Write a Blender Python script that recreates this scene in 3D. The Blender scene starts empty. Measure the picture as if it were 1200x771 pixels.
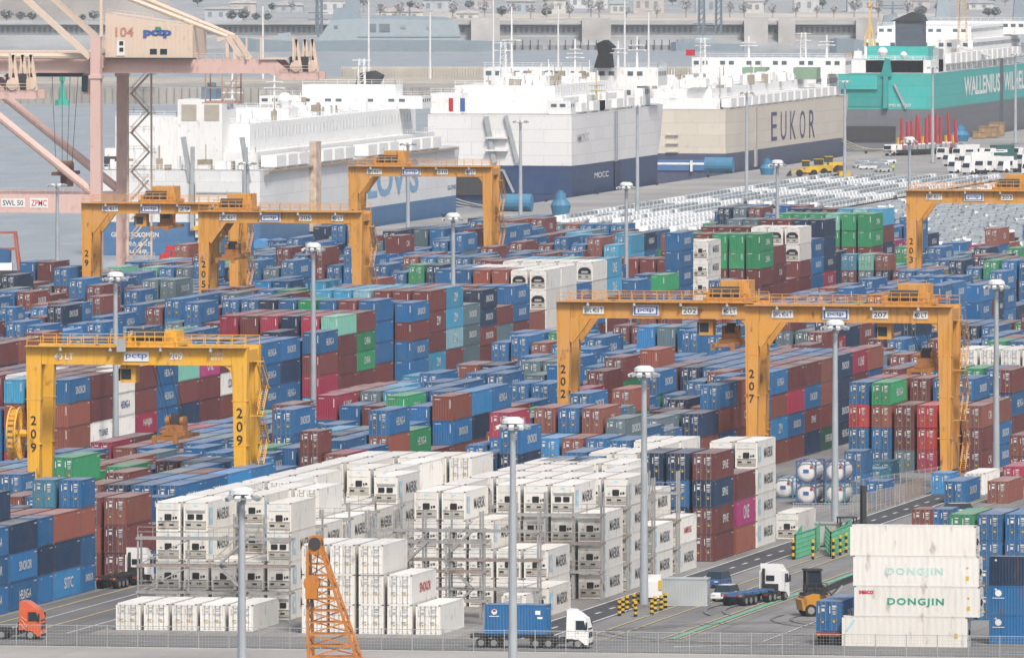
import bpy, math, random
import numpy as np
from mathutils import Vector, Matrix
R = math.radians
sc = bpy.context.scene

# ------------------------------------------------------------------ camera, sky, sun, exposure
F_PX, Y_HOR, CAM_H, TH = 14500.0, -170.0, 76.0, R(10.7)
SN, CS = math.sin(TH), math.cos(TH)
cam_d = bpy.data.cameras.new("camera")
cam = bpy.data.objects.new("camera", cam_d)
sc.collection.objects.link(cam)
cam.location = (0, 0, CAM_H)
cam_d.sensor_width = 36.0
cam_d.lens = 36.0 * F_PX / 1200.0
cam_d.clip_start, cam_d.clip_end = 5.0, 40000.0
pitch = math.atan((385.5 - Y_HOR) / F_PX)
cam.rotation_euler = (R(90) - pitch, 0, TH)
sc.camera = cam

SUN_EL, SUN_AZ = R(50), R(150)          # azimuth clockwise from +Y
world = bpy.data.worlds.new("World")
sc.world = world
world.use_nodes = True
wn = world.node_tree
sky = wn.nodes.new("ShaderNodeTexSky")
sky.sky_type = 'NISHITA'
sky.sun_disc = False
sky.sun_elevation = SUN_EL
sky.sun_rotation = SUN_AZ
sky.air_density = 0.9
sky.dust_density = 4.0
sky.ozone_density = 0.6
wn.links.new(sky.outputs[0], wn.nodes["Background"].inputs[0])
wn.nodes["Background"].inputs[1].default_value = 0.11
sun_d = bpy.data.lights.new("sun", 'SUN')
sun = bpy.data.objects.new("sun", sun_d)
sc.collection.objects.link(sun)
sun_d.energy = 2.5
sun_d.angle = R(11)
sun_d.color = (1.0, 0.95, 0.88)
d = Vector((math.sin(SUN_AZ) * math.cos(SUN_EL), math.cos(SUN_AZ) * math.cos(SUN_EL), math.sin(SUN_EL)))
sun.rotation_euler = d.to_track_quat('Z', 'Y').to_euler()
sc.view_settings.view_transform = 'Standard'
sc.view_settings.look = 'None'
sc.view_settings.gamma = 1.0
sc.view_settings.exposure = 0.40
sc.render.engine = 'CYCLES'
sc.cycles.max_bounces = 4
sc.cycles.diffuse_bounces = 3
sc.cycles.glossy_bounces = 2
sc.cycles.transmission_bounces = 2
sc.cycles.volume_bounces = 0
sc.cycles.caustics_reflective = False
sc.cycles.caustics_refractive = False
sc.cycles.use_denoising = True
HAZE = 0.000043

def px(v, u, z=0.0):
    """world point -> pixel of the 1200 x 771 photograph, and pixels per metre"""
    X = u * SN + v * CS
    D = u * CS - v * SN
    s = F_PX / D
    return 600 + X * s, Y_HOR + (CAM_H - z) * s, s
def at(x, y, z=0.0):
    s = (y - Y_HOR) / (CAM_H - z)
    X, D = (x - 600) / s, F_PX / s
    return X * CS - D * SN, X * SN + D * CS
def u_at(x, v):
    """where the line at constant v crosses pixel column x"""
    s = (CS * (x - 600) - SN * F_PX) / v
    return (SN * (x - 600) + CS * F_PX) / s
def z_at(x, y, v):
    s = (CS * (x - 600) - SN * F_PX) / v
    return CAM_H - (y - Y_HOR) / s

# ------------------------------------------------------------------ materials
MATS = {}
def nd(t, kind, **kw):
    n = t.nodes.new(kind)
    for k, v in kw.items():
        setattr(n, k, v)
    return n
def mix(t, fac, a, b, mode='MIX'):
    n = nd(t, "ShaderNodeMix", data_type='RGBA', blend_type=mode)
    for sock, val in ((n.inputs[0], fac), (n.inputs[6], a), (n.inputs[7], b)):
        if hasattr(val, "links") or hasattr(val, "is_linked"):
            t.links.new(val, sock)
        else:
            sock.default_value = val if not isinstance(val, tuple) else (*val[:3], 1)
    return n.outputs[2]
def maprange(t, v, a, b, c, d_):
    n = nd(t, "ShaderNodeMapRange")
    t.links.new(v, n.inputs[0])
    for i, x in enumerate((a, b, c, d_)):
        n.inputs[i + 1].default_value = x
    return n.outputs[0]
def noise(t, vec, scale, detail=3, sc3=None):
    if sc3:
        m = nd(t, "ShaderNodeMapping")
        m.inputs[3].default_value = sc3
        t.links.new(vec, m.inputs[0]); vec = m.outputs[0]
    n = nd(t, "ShaderNodeTexNoise")
    n.inputs["Scale"].default_value = scale
    n.inputs["Detail"].default_value = detail
    t.links.new(vec, n.inputs["Vector"])
    return n.outputs[0]
def new_mat(name):
    m = bpy.data.materials.new(name)
    m.use_nodes = True
    t = m.node_tree
    b = t.nodes["Principled BSDF"]
    return m, t, b
def plain(name, rgb, rough=.6, metal=0.0, var=.12, scale=.4):
    if name in MATS: return MATS[name]
    m, t, b = new_mat(name)
    g = nd(t, "ShaderNodeNewGeometry")
    n = noise(t, g.outputs["Position"], scale, 4)
    f = maprange(t, n, .3, .7, 1 - var, 1 + var)
    c = nd(t, "ShaderNodeVectorMath", operation='SCALE')
    c.inputs[0].default_value = rgb
    t.links.new(f, c.inputs[3])
    t.links.new(c.outputs[0], b.inputs["Base Color"])
    b.inputs["Roughness"].default_value = rough
    b.inputs["Metallic"].default_value = metal
    b.inputs["Specular IOR Level"].default_value = .3
    MATS[name] = m
    return m
def paint(name, rgb, rough=.5, rust=.5, dust=.3, var=.25, dustcol=(.42, .40, .38), seams=False, aged=0.0):
    """weathered paint: per object shade, vertical grime streaks, rust, dust lying on upward faces"""
    if name in MATS: return MATS[name]
    m, t, b = new_mat(name)
    g = nd(t, "ShaderNodeNewGeometry")
    oi = nd(t, "ShaderNodeObjectInfo")
    at_ = nd(t, "ShaderNodeAttribute", attribute_name="rnd")
    ad = nd(t, "ShaderNodeMath", operation='ADD')
    t.links.new(oi.outputs["Random"], ad.inputs[0]); t.links.new(at_.outputs["Fac"], ad.inputs[1])
    fr = nd(t, "ShaderNodeMath", operation='FRACT'); t.links.new(ad.outputs[0], fr.inputs[0])
    shade = maprange(t, fr.outputs[0], 0, 1, 1 - var, 1 + var)
    sclv = nd(t, "ShaderNodeVectorMath", operation='SCALE')
    sclv.inputs[0].default_value = rgb
    t.links.new(shade, sclv.inputs[3])
    col = sclv.outputs[0]
    grey = sum(rgb) / 3
    if aged:
        f2 = nd(t, "ShaderNodeMath", operation='MULTIPLY'); t.links.new(fr.outputs[0], f2.inputs[0]); f2.inputs[1].default_value = 7.31
        f3 = nd(t, "ShaderNodeMath", operation='FRACT'); t.links.new(f2.outputs[0], f3.inputs[0])
        col = mix(t, maprange(t, f3.outputs[0], .35, 1, 0, aged), col, (.56, .49, .35))
    fade = maprange(t, noise(t, g.outputs["Position"], .35, 3), .35, .75, 0, .35)
    col = mix(t, fade, col, tuple(.55 * x + .45 * (grey + .08) for x in rgb))
    st = noise(t, g.outputs["Position"], 1.0, 4, (2.2, 2.2, .22))
    col = mix(t, maprange(t, st, .52, .8, 0, .45 * rust), col, tuple(x * .45 for x in rgb))
    rs = noise(t, g.outputs["Position"], 1.0, 5, (1.1, 1.1, .5))
    col = mix(t, maprange(t, rs, .61, .73, 0, .7 * rust), col, (.16, .07, .035))
    if seams:
        sp = nd(t, "ShaderNodeSeparateXYZ"); t.links.new(g.outputs["Position"], sp.inputs[0])
        sm = nd(t, "ShaderNodeMath", operation='ADD'); t.links.new(sp.outputs[0], sm.inputs[0]); t.links.new(sp.outputs[1], sm.inputs[1])
        cb_ = nd(t, "ShaderNodeCombineXYZ"); t.links.new(sm.outputs[0], cb_.inputs[0]); t.links.new(sp.outputs[2], cb_.inputs[1])
        br = nd(t, "ShaderNodeTexBrick"); t.links.new(cb_.outputs[0], br.inputs["Vector"])
        br.inputs["Scale"].default_value = 1.0; br.inputs["Mortar Size"].default_value = .07
        br.inputs["Brick Width"].default_value = 11.0; br.inputs["Row Height"].default_value = 2.9
        br.inputs["Color1"].default_value = (1, 1, 1, 1); br.inputs["Color2"].default_value = (.90, .90, .90, 1); br.inputs["Mortar"].default_value = (.74, .72, .70, 1)
        col = mix(t, .85, col, br.outputs["Color"], 'MULTIPLY')
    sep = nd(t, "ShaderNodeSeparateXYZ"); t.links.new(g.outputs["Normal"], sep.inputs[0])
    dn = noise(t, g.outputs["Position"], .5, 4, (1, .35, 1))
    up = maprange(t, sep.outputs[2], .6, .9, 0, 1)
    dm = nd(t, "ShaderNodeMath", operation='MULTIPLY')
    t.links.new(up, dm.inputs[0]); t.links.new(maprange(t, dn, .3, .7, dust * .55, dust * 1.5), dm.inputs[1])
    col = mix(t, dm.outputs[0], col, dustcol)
    t.links.new(col, b.inputs["Base Color"])
    b.inputs["Roughness"].default_value = rough
    b.inputs["Specular IOR Level"].default_value = .35
    MATS[name] = m
    return m

COL = {  # container liveries
 'b': ("blue", (.012, .115, .285)), 'n': ("navy", (.011, .034, .08)), 'B': ("bright blue", (.02, .22, .50)),
 'l': ("light blue", (.04, .30, .50)), 'p': ("pale blue", (.22, .42, .50)), 'm': ("maroon", (.15, .04, .038)),
 'r': ("red-brown", (.23, .072, .05)), 'c': ("crimson", (.32, .024, .06)), 'R': ("red", (.42, .025, .025)),
 's': ("salmon", (.42, .13, .13)), 'g': ("green", (.02, .24, .10)), 'G': ("dark green", (.015, .09, .055)),
 't': ("mint green", (.16, .42, .33)), 'y': ("grey", (.10, .16, .19)), 'w': ("white", (.75, .74, .70)),
 'e': ("cream", (.60, .56, .47)), 'M': ("magenta", (.36, .03, .16)), 'W': ("white", (.77, .745, .67)),
 'K': ("white", (.76, .74, .69)), 'N': ("teal blue", (.03, .19, .30)),
}
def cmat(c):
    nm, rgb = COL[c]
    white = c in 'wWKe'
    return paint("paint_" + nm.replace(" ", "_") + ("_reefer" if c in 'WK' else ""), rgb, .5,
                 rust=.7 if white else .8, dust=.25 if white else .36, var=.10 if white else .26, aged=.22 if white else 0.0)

# ------------------------------------------------------------------ mesh helpers
class MB:
    def __init__(s):
        s.V, s.F, s.M = [], [], []
    def add(s, vs, fs, m=0):
        o = len(s.V)
        s.V += [tuple(v) for v in vs]
        s.F += [tuple(i + o for i in f) for f in fs]
        s.M += [m] * len(fs)
        return s
    def quad(s, a, b, c, d_, m=0):
        return s.add((a, b, c, d_), ((0, 1, 2, 3),), m)
    def box(s, x0, y0, z0, x1, y1, z1, m=0):
        return s.add([(x0, y0, z0), (x1, y0, z0), (x1, y1, z0), (x0, y1, z0), (x0, y0, z1), (x1, y0, z1), (x1, y1, z1), (x0, y1, z1)],
                     [(0, 3, 2, 1), (4, 5, 6, 7), (0, 1, 5, 4), (1, 2, 6, 5), (2, 3, 7, 6), (3, 0, 4, 7)], m)
    def bar(s, p, q, w, h=None, m=0, w2=None, h2=None):
        h = w if h is None else h
        w2 = w if w2 is None else w2
        h2 = h if h2 is None else h2
        p, q = Vector(p), Vector(q)
        dr = (q - p).normalized()
        up = Vector((0, 0, 1)) if abs(dr.z) < .95 else Vector((0, 1, 0))
        a = dr.cross(up).normalized(); b = a.cross(dr).normalized()
        vs = []
        for c, ww, hh in ((p, w, h), (q, w2, h2)):
            for i, j in ((-1, -1), (1, -1), (1, 1), (-1, 1)):
                vs.append(c + a * (i * ww / 2) + b * (j * hh / 2))
        return s.add(vs, [(0, 3, 2, 1), (4, 5, 6, 7), (0, 1, 5, 4), (1, 2, 6, 5), (2, 3, 7, 6), (3, 0, 4, 7)], m)
    def tube(s, p, q, r, r2=None, n=8, m=0):
        r2 = r if r2 is None else r2
        p, q = Vector(p), Vector(q)
        dr = (q - p).normalized()
        up = Vector((0, 0, 1)) if abs(dr.z) < .95 else Vector((0, 1, 0))
        a = dr.cross(up).normalized(); b = a.cross(dr).normalized()
        vs = []
        for c, rr in ((p, r), (q, r2)):
            for i in range(n):
                t = 2 * math.pi * i / n
                vs.append(c + a * (rr * math.cos(t)) + b * (rr * math.sin(t)))
        fs = [(i, (i + 1) % n, n + (i + 1) % n, n + i) for i in range(n)]
        fs += [tuple(range(n - 1, -1, -1)), tuple(range(n, 2 * n))]
        return s.add(vs, fs, m)
    def ext(s, poly, axis, a, b, m=0):
        """extrude a 2D outline along an axis"""
        f = {'x': lambda p, t: (t, p[0], p[1]), 'y': lambda p, t: (p[0], t, p[1]), 'z': lambda p, t: (p[0], p[1], t)}[axis]
        n = len(poly)
        vs = [f(p, a) for p in poly] + [f(p, b) for p in poly]
        fs = [(i, (i + 1) % n, n + (i + 1) % n, n + i) for i in range(n)] + [tuple(range(n - 1, -1, -1)), tuple(range(n, 2 * n))]
        return s.add(vs, fs, m)
    def mesh(s, name):
        me = bpy.data.meshes.new(name)
        me.from_pydata(s.V, [], s.F)
        me.polygons.foreach_set("material_index", s.M)
        me.update()
        return me
    def build(s, name, mats, parent=None, loc=(0, 0, 0), rz=0.0, smooth=False):
        me = s.mesh(name)
        for m in (mats if isinstance(mats, (list, tuple)) else [mats]):
            me.materials.append(m)
        if smooth:
            me.polygons.foreach_set("use_smooth", [True] * len(me.polygons))
        return link(name, me, parent, loc, rz)
def link(name, me, parent=None, loc=(0, 0, 0), rz=0.0):
    o = bpy.data.objects.new(name, me)
    sc.collection.objects.link(o)
    o.location = loc
    o.rotation_euler = (0, 0, rz)
    if parent is not None:
        o.parent = parent
    return o
def tag(o, label, cat, group=None):
    o["label"] = label; o["category"] = cat
    if group: o["group"] = group
    return o
def thing(name, label, cat, loc=(0, 0, 0), rz=0.0, group=None):
    return tag(link(name, None, None, loc, rz), label, cat, group)
def kind(o, k):
    o["kind"] = k
    return o
def copy_tree(o, parent=None):
    c = o.copy(); sc.collection.objects.link(c)
    if parent is not None: c.parent = parent
    for ch in list(o.children): copy_tree(ch, c)
    return c
TXT = {}
def text_geo(s, h, w=None, bold=0.0, space=1.0):
    """letter outlines filled flat in the XY plane, centred on the origin, cap height h"""
    key = (s, h, w, bold, space)
    if key in TXT: return TXT[key]
    cu = bpy.data.curves.new("lettering", 'FONT')
    cu.body = s; cu.align_x = 'CENTER'; cu.align_y = 'CENTER'
    cu.offset = bold; cu.space_character = space; cu.resolution_u = 3
    o = bpy.data.objects.new("lettering", cu)
    me = bpy.data.meshes.new_from_object(o)
    V = np.array([v.co[:] for v in me.vertices]).reshape(-1, 3)
    F = [tuple(p.vertices) for p in me.polygons]
    bpy.data.objects.remove(o); bpy.data.curves.remove(cu); bpy.data.meshes.remove(me)
    if len(V) == 0:
        TXT[key] = (np.zeros((0, 3)), []); return TXT[key]
    lo, hi = V.min(0), V.max(0)
    V = V - (lo + hi) / 2
    k = h / max(1e-6, hi[1] - lo[1])
    kx = k if w is None else w / max(1e-6, hi[0] - lo[0])
    V = V * np.array([kx, k, 1])
    TXT[key] = (V, F)
    return TXT[key]
AX = {'+x': ((0, 1, 0), (0, 0, 1)), '-y': ((1, 0, 0), (0, 0, 1)), '+y': ((-1, 0, 0), (0, 0, 1)), '-x': ((0, -1, 0), (0, 0, 1)), '+z': ((1, 0, 0), (0, 1, 0))}
def text_into(mb, s, h, c, face, w=None, m=0, bold=0.0, space=1.0):
    V, F = text_geo(s, h, w, bold, space)
    a, b = (np.array(x) for x in AX[face])
    P = np.array(c) + V[:, :1] * a + V[:, 1:2] * b
    return mb.add(P.tolist(), F, m)
def letter(s, h, c, face, mat, parent, w=None, name="lettering", bold=0.01, space=1.0):
    return text_into(MB(), s, h, c, face, w, 0, bold, space).build(name, mat, parent)

WHITE = plain("lettering_white", (.72, .73, .72), .6, var=.15)
BLACK = plain("black_rubber", (.015, .015, .016), .7)
DARK = plain("dark_steel", (.045, .045, .048), .6)
STEEL = plain("galvanised_steel", (.36, .38, .39), .45, .3)
GLASS = plain("dark_glass", (.02, .035, .045), .12, var=.05)
GREYP = plain("grey_paint", (.33, .36, .37), .5)
YEL = plain("yellow_paint", (.62, .40, .03), .5)
REDP = plain("red_paint", (.45, .02, .03), .5)
WPAINT = paint("white_vehicle_paint", (.80, .80, .79), .35, rust=.12, dust=.08, var=.05)
# ------------------------------------------------------------------ ground, road, water, far shore
QV = -497.0                                    # quay edge
def sheet(name, x0, y0, x1, y1, z, mat):
    return kind(MB().quad((x0, y0, z), (x1, y0, z), (x1, y1, z), (x0, y1, z)).build(name, mat), "structure")
def ground_mat(name, rgb, streak=.35, spots=.4, joints=False):
    m, t, b = new_mat(name)
    g = nd(t, "ShaderNodeNewGeometry")
    P = g.outputs["Position"]
    c = mix(t, maprange(t, noise(t, P, .035, 5), .35, .65, 0, 1), tuple(x * .82 for x in rgb), tuple(x * 1.16 for x in rgb))
    c = mix(t, maprange(t, noise(t, P, 1.0, 4, (.45, .012, 1)), .5, .72, 0, streak), c, tuple(x * .45 for x in rgb))
    c = mix(t, maprange(t, noise(t, P, .22, 5), .6, .75, 0, spots), c, tuple(x * .5 for x in rgb))
    c = mix(t, maprange(t, noise(t, P, .6, 3), .62, .72, 0, .25), c, tuple(min(.5, x * 1.5) for x in rgb))
    if joints:
        br = nd(t, "ShaderNodeTexBrick"); br.offset = 0
        br.inputs["Scale"].default_value = 1.0; br.inputs["Mortar Size"].default_value = .05
        br.inputs["Brick Width"].default_value = 5.0; br.inputs["Row Height"].default_value = 7.5
        br.inputs["Color1"].default_value = (1, 1, 1, 1); br.inputs["Color2"].default_value = (.86, .86, .86, 1); br.inputs["Mortar"].default_value = (.45, .45, .45, 1)
        t.links.new(P, br.inputs["Vector"])
        c = mix(t, .8, c, br.outputs["Color"], 'MULTIPLY')
    t.links.new(c, b.inputs["Base Color"])
    b.inputs["Roughness"].default_value = .85
    b.inputs["Specular IOR Level"].default_value = .2
    return m
CONC = ground_mat("worn_concrete", (.235, .232, .225), joints=True)
ASPH = ground_mat("dark_asphalt", (.075, .078, .084), .15, .2)
APRON = ground_mat("quay_concrete", (.30, .295, .285), .2, .25)
VERGE = ground_mat("pale_paving", (.34, .33, .31), .1, .15)
g = MB()
g.box(QV, -50, -6, 1150, 4400, 0)
kind(g.build("ground", CONC), "structure")
sheet("quay_apron", QV + .3, 1500, -446, 4390, .03, APRON)
sheet("car_park", -445.5, 2330, -100, 4000, .03, ground_mat("car_park_asphalt", (.30, .30, .30), .1, .2))
sheet("road", -224.2, 1120, -219.2, 2600, .03, ASPH)
sheet("pavement", -420, 1040, 60, 1156.5, .10, VERGE)
kb = MB().box(-420, 1156.5, 0, 60, 1157.0, .16)
kind(kb.build("kerb", plain("kerb_stone", (.40, .40, .38))), "structure")
# lane between the front stacks and the reefers
sheet("lane", -279.0, 1176, -265.0, 1600, .03, ground_mat("lane_asphalt", (.155, .155, .155), .5, .3))
sheet("yard_road", -420, 1160, 60, 1177, .035, ground_mat("yard_asphalt", (.175, .175, .172), .1, .3))
WL = plain("road_paint_white", (.50, .50, .49), .7, var=.35, scale=1.5)
YLN = plain("road_paint_yellow", (.45, .38, .20), .7, var=.25, scale=1.5)
GLN = plain("road_paint_green", (.16, .36, .27), .7, var=.2, scale=1.5)
def line(mat, v, u0, u1, w=.25, dash=None, name="road_marking"):
    m = MB()
    if dash:
        u = u0
        while u < u1:
            m.quad((v, u, .06), (v + w, u, .06), (v + w, min(u1, u + dash[0]), .06), (v, min(u1, u + dash[0]), .06)); u += sum(dash)
    else:
        m.quad((v, u0, .06), (v + w, u0, .06), (v + w, u1, .06), (v, u1, .06))
    return kind(m.build(name, mat), "structure")
line(WL, -224.0, 1178, 2600, .3); line(WL, -219.6, 1178, 2600, .3); line(WL, -221.8, 1178, 2600, .35, (3, 5))
line(YLN, -216.0, 1178, 1600, .25); line(YLN, -213.6, 1178, 1500, .25)
line(GLN, -207.6, 1180, 1345, .7); line(YLN, -206.6, 1180, 1345, .25); line(YLN, -208.3, 1180, 1345, .25)
line(WL, -198, 1178, 1330, .2); line(YLN, -186, 1178, 1330, .2)
line(YLN, -277.2, 1178, 1500, .3); line(WL, -274.2, 1178, 1500, .25); line(YLN, -271.0, 1178, 1500, .3); line(WL, -267.0, 1178, 1500, .25)
for vv in range(-300, 0, 14):
    kind(MB().quad((vv, 1166.2, .06), (vv + 5, 1166.2, .06), (vv + 5, 1166.5, .06), (vv, 1166.5, .06)).build("road_marking", WL), "structure")
kind(MB().quad((-420, 1176.6, .06), (60, 1176.6, .06), (60, 1176.9, .06), (-420, 1176.9, .06)).build("road_marking", YLN), "structure")
kind(MB().quad((-205, 1168, .07), (-190, 1176, .07), (-190, 1176.9, .07), (-205, 1168.9, .07)).build("road_marking", WL), "structure")

# tyre marks swept across the apron
for i, (x0, y0, r0, a0, a1) in enumerate(((-206, 1176, 16, 20, 85), (-203, 1172, 17.5, 15, 80), (-194, 1196, 22, 190, 260), (-189, 1184, 26, 100, 165), (-181, 1216, 20, 170, 235), (-213, 1232, 30, -40, 10), (-176, 1230, 34, 160, 200))):
    m_ = MB(); n_ = 18
    for k_ in (0, 1.9):
        for j_ in range(n_):
            q0, q1 = R(a0 + (a1 - a0) * j_ / n_), R(a0 + (a1 - a0) * (j_ + 1) / n_)
            ra, rb = r0 + k_, r0 + k_ + .32
            m_.quad((x0 + ra * math.cos(q0), y0 + ra * math.sin(q0), .075 + .004 * i), (x0 + rb * math.cos(q0), y0 + rb * math.sin(q0), .075 + .004 * i), (x0 + rb * math.cos(q1), y0 + rb * math.sin(q1), .075 + .004 * i), (x0 + ra * math.cos(q1), y0 + ra * math.sin(q1), .075 + .004 * i))
    kind(m_.build("tyre_mark", plain("tyre_mark_grey", (.17, .17, .17), .9, var=.3, scale=.5)), "structure")
# water
m, t, b = new_mat("harbour_water")
g_ = nd(t, "ShaderNodeNewGeometry")
b.inputs["Base Color"].default_value = (.17, .235, .265, 1)
b.inputs["Roughness"].default_value = .28
b.inputs["IOR"].default_value = 1.33
bp = nd(t, "ShaderNodeBump")
bp.inputs["Strength"].default_value = .9
bp.inputs["Distance"].default_value = .7
w1 = noise(t, g_.outputs["Position"], 1.0, 5, (.10, .028, 1))
w2 = noise(t, g_.outputs["Position"], 1.0, 3, (.6, .14, 1))
ad = nd(t, "ShaderNodeMath", operation='MULTIPLY_ADD'); t.links.new(w2, ad.inputs[0]); ad.inputs[1].default_value = .45; t.links.new(w1, ad.inputs[2])
t.links.new(ad.outputs[0], bp.inputs["Height"])
t.links.new(bp.outputs[0], b.inputs["Normal"])
wc = mix(t, maprange(t, w1, .35, .68, 0, 1), (.28, .30, .305), (.38, .395, .395))
t.links.new(wc, b.inputs["Base Color"])
sheet("water", -3000, -60, 1300, 9000, -3.0, m)

def far_pt(x, D):
    X = (x - 600) * D / F_PX
    return X * CS - D * SN, X * SN + D * CS
def zf(y, D):
    return CAM_H - (y - Y_HOR) * D / F_PX
ROCK = ground_mat("rock_armour", (.32, .335, .345), .1, .4)  # rock paled to bluish grey, haze painted into the colour
# far land: its front edge runs across the view
def far_strip(name, x0, x1, D0, D1, z0, z1, mat, k="structure"):
    a, b_, c, d_ = far_pt(x0, D0), far_pt(x1, D0), far_pt(x1, D1), far_pt(x0, D1)
    m = MB()
    m.add([(*a, z0), (*b_, z0), (*c, z0), (*d_, z0), (*a, z1), (*b_, z1), (*c, z1), (*d_, z1)],
          [(4, 5, 6, 7), (0, 1, 5, 4), (1, 2, 6, 5), (2, 3, 7, 6), (3, 0, 4, 7)])
    o = m.build(name, mat)
    return kind(o, k) if k else o
LAND = ground_mat("far_shore_ground", (.33, .345, .35), .05, .4)  # far land and sand paled and greyed, standing in for haze
SAND = ground_mat("far_sand", (.50, .46, .40), .05, .2)
far_strip("far_shore", -900, 2300, 5060, 8200, -5, 7.0, LAND)
far_strip("far_sand_bank", 440, 1110, 5110, 5300, 7.0, 8.0, SAND)
far_strip("far_hill_foot", -300, 200, 5200, 5330, 6.9, 15, ground_mat("hazed_slope", (.38, .36, .34), .05, .3))  # slope colour greyed to imitate haze
# rubble slope under the sea wall
a0, a1 = far_pt(-600, 5030), far_pt(2000, 5030)
b0, b1 = far_pt(-600, 5062), far_pt(2000, 5062)
kind(MB().add([(*a0, -4), (*a1, -4), (*b1, 2.6), (*b0, 2.6)], [(0, 1, 2, 3)]).build("rubble_slope", ROCK), "structure")
# ------------------------------------------------------------------ containers
CW = 2.438
def cont_parts(L, H, typ, lod=1):
    """shell of one container: x -1.219..1.219, y 0 (front)..L, z 0..H; slots 0 paint 1 dark 2 steel"""
    m = MB(); h = CW / 2
    for sx in (-1, 1):
        for y0 in (0, L - .16):
            m.box(sx * h if sx < 0 else h - .15, y0, 0, sx * h + .15 if sx < 0 else h, y0 + .16, H, 0)
        x0, x1 = (h - .06, h - .004) if sx > 0 else (-h + .004, -h + .06)
        m.box(x0, .16, .0, x1, L - .16, .17, 0)
        m.box(x0, .16, H - .09, x1, L - .16, H - .004, 0)
        # corrugated side
        reef = typ in ('reefer', 'rdoor')
        per, dep = ((.62, .014) if reef else (.30 if lod else .60, .042))
        xo, xi = sx * (h - .010), sx * (h - .010 - dep)
        n = max(4, int(round((L - .32) / per))); st = (L - .32) / n
        prof = []
        for i in range(n):
            y = .16 + i * st
            prof += [(y, xi), (y + st * .28, xi), (y + st * .5, xo), (y + st * .78, xo)]
        prof.append((L - .16, xi))
        vs = []
        for y, x in prof: vs += [(x, y, .17), (x, y, H - .09)]
        fs = [(2 * i, 2 * i + 2, 2 * i + 3, 2 * i + 1) for i in range(len(prof) - 1)]
        m.add(vs, fs, 0)
    if not typ.startswith('r'):
        x = h + .002
        m.quad((x, .55, H * .84), (x, .75, H * .84), (x, .75, H * .90), (x, .55, H * .90), 3)
        m.quad((x, L - 1.5, H * .86), (x, L - .4, H * .86), (x, L - .4, H * .895), (x, L - 1.5, H * .895), 3)
    # roof, shallow ribs
    n = int(L / (.75 if lod else 1.5)); st = (L - .1) / n; vs = []
    for i in range(n):
        y = .05 + i * st
        for yy, zz in ((y, H - .035), (y + st * .4, H - .035), (y + st * .5, H - .012), (y + st * .9, H - .012)):
            vs += [(-h + .06, yy, zz), (h - .06, yy, zz)]
    m.add(vs, [(2 * i, 2 * i + 1, 2 * i + 3, 2 * i + 2) for i in range(len(vs) // 2 - 1)], 0)
    m.quad((-h, 0, .02), (h, 0, .02), (h, L, .02), (-h, L, .02), 1)
    m.quad((-h + .1, L - .03, .02), (h - .1, L - .03, .02), (h - .1, L - .03, H - .02), (-h + .1, L - .03, H - .02), 0)
    # front end
    m.box(-h + .15, .0, 0, h - .15, .12, .14, 0); m.box(-h + .15, .0, H - .12, h - .15, .12, H - .003, 0)
    if typ == 'wall':
        n = 7; st = (2 * h - .3) / n; vs = []
        for i in range(n):
            x = -h + .15 + i * st
            for xx, yy in ((x, .065), (x + st * .28, .065), (x + st * .5, .02), (x + st * .78, .02)):
                vs += [(xx, yy, .14), (xx, yy, H - .12)]
        vs += [(h - .15, .065, .14), (h - .15, .065, H - .12)]
        m.add(vs, [(2 * i, 2 * i + 2, 2 * i + 3, 2 * i + 1) for i in range(len(vs) // 2 - 1)], 0)
        m.quad((.86, .012, H * .50), (.95, .012, H * .50), (.95, .012, H * .86), (.86, .012, H * .86), 3)
        m.quad((-.95, .012, H * .86), (-.25, .012, H * .86), (-.25, .012, H * .885), (-.95, .012, H * .885), 3)
    else:
        m.quad((-h + .1, .10, .1), (h - .1, .10, .1), (h - .1, .10, H - .1), (-h + .1, .10, H - .1), 1)
    for x in (-h, h - .17):                      # corner castings
        for y in (0, L - .17):
            for z in (0, H - .12):
                m.box(x - .006, y - .006, z - (.0 if z == 0 else -.004), x + .176, y + .176, z + .12, 0 if z == 0 else 2)
    return m
def door_parts(H, side, rods=True, white=False):
    """one door leaf with recessed panels, locking rods and stencilled data; slots 0 paint 1 steel 2 white"""
    m = MB()
    x0, x1 = (-1.06, -.012) if side < 0 else (.012, 1.06)
    m.box(x0, .03, .15, x1, .085, H - .13, 0)
    n = 3
    for i in range(n + 1):
        z = .15 + i * (H - .28) / n
        m.box(x0, .008, max(.15, z - .07), x1, .03, min(H - .13, z + .07), 0)
    if rods:
        for f in (.28, .72):
            x = x0 + (x1 - x0) * f
            m.box(x - .028, -.035, .1, x + .028, .004, H - .08, 1)
            for z in (.16, H * .36, H * .64, H - .2):
                m.box(x - .07, -.03, z - .05, x + .07, .008, z + .05, 1)
        m.box(x0 + .18, -.05, H * .40, x0 + .62, -.036, H * .425, 1)
    y = .004
    m.quad((x0 + .06, y, H * .60), (x0 + .14, y, H * .60), (x0 + .14, y, H * .84), (x0 + .06, y, H * .84), 2)
    def patch(a, c, b_, d_, mi=2):
        m.quad((x0 + a, y, c), (x0 + b_, y, c), (x0 + b_, y, d_), (x0 + a, y, d_), mi)
    if side > 0:
        patch(.40, H * .30, .60, H * .37, 3)
        patch(.32, H * .80, .80, H * .86); patch(.32, H * .73, .66, H * .765)
        for i in range(4): patch(.36, H * (.66 - .035 * i), .74 - .07 * (i % 2), H * (.675 - .035 * i))
    else:
        patch(.36, H * .66, .66, H * .76); patch(.36, H * .83, .72, H * .87)
        patch(.40, H * .28, .58, H * .34, 3)
    return m
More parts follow.
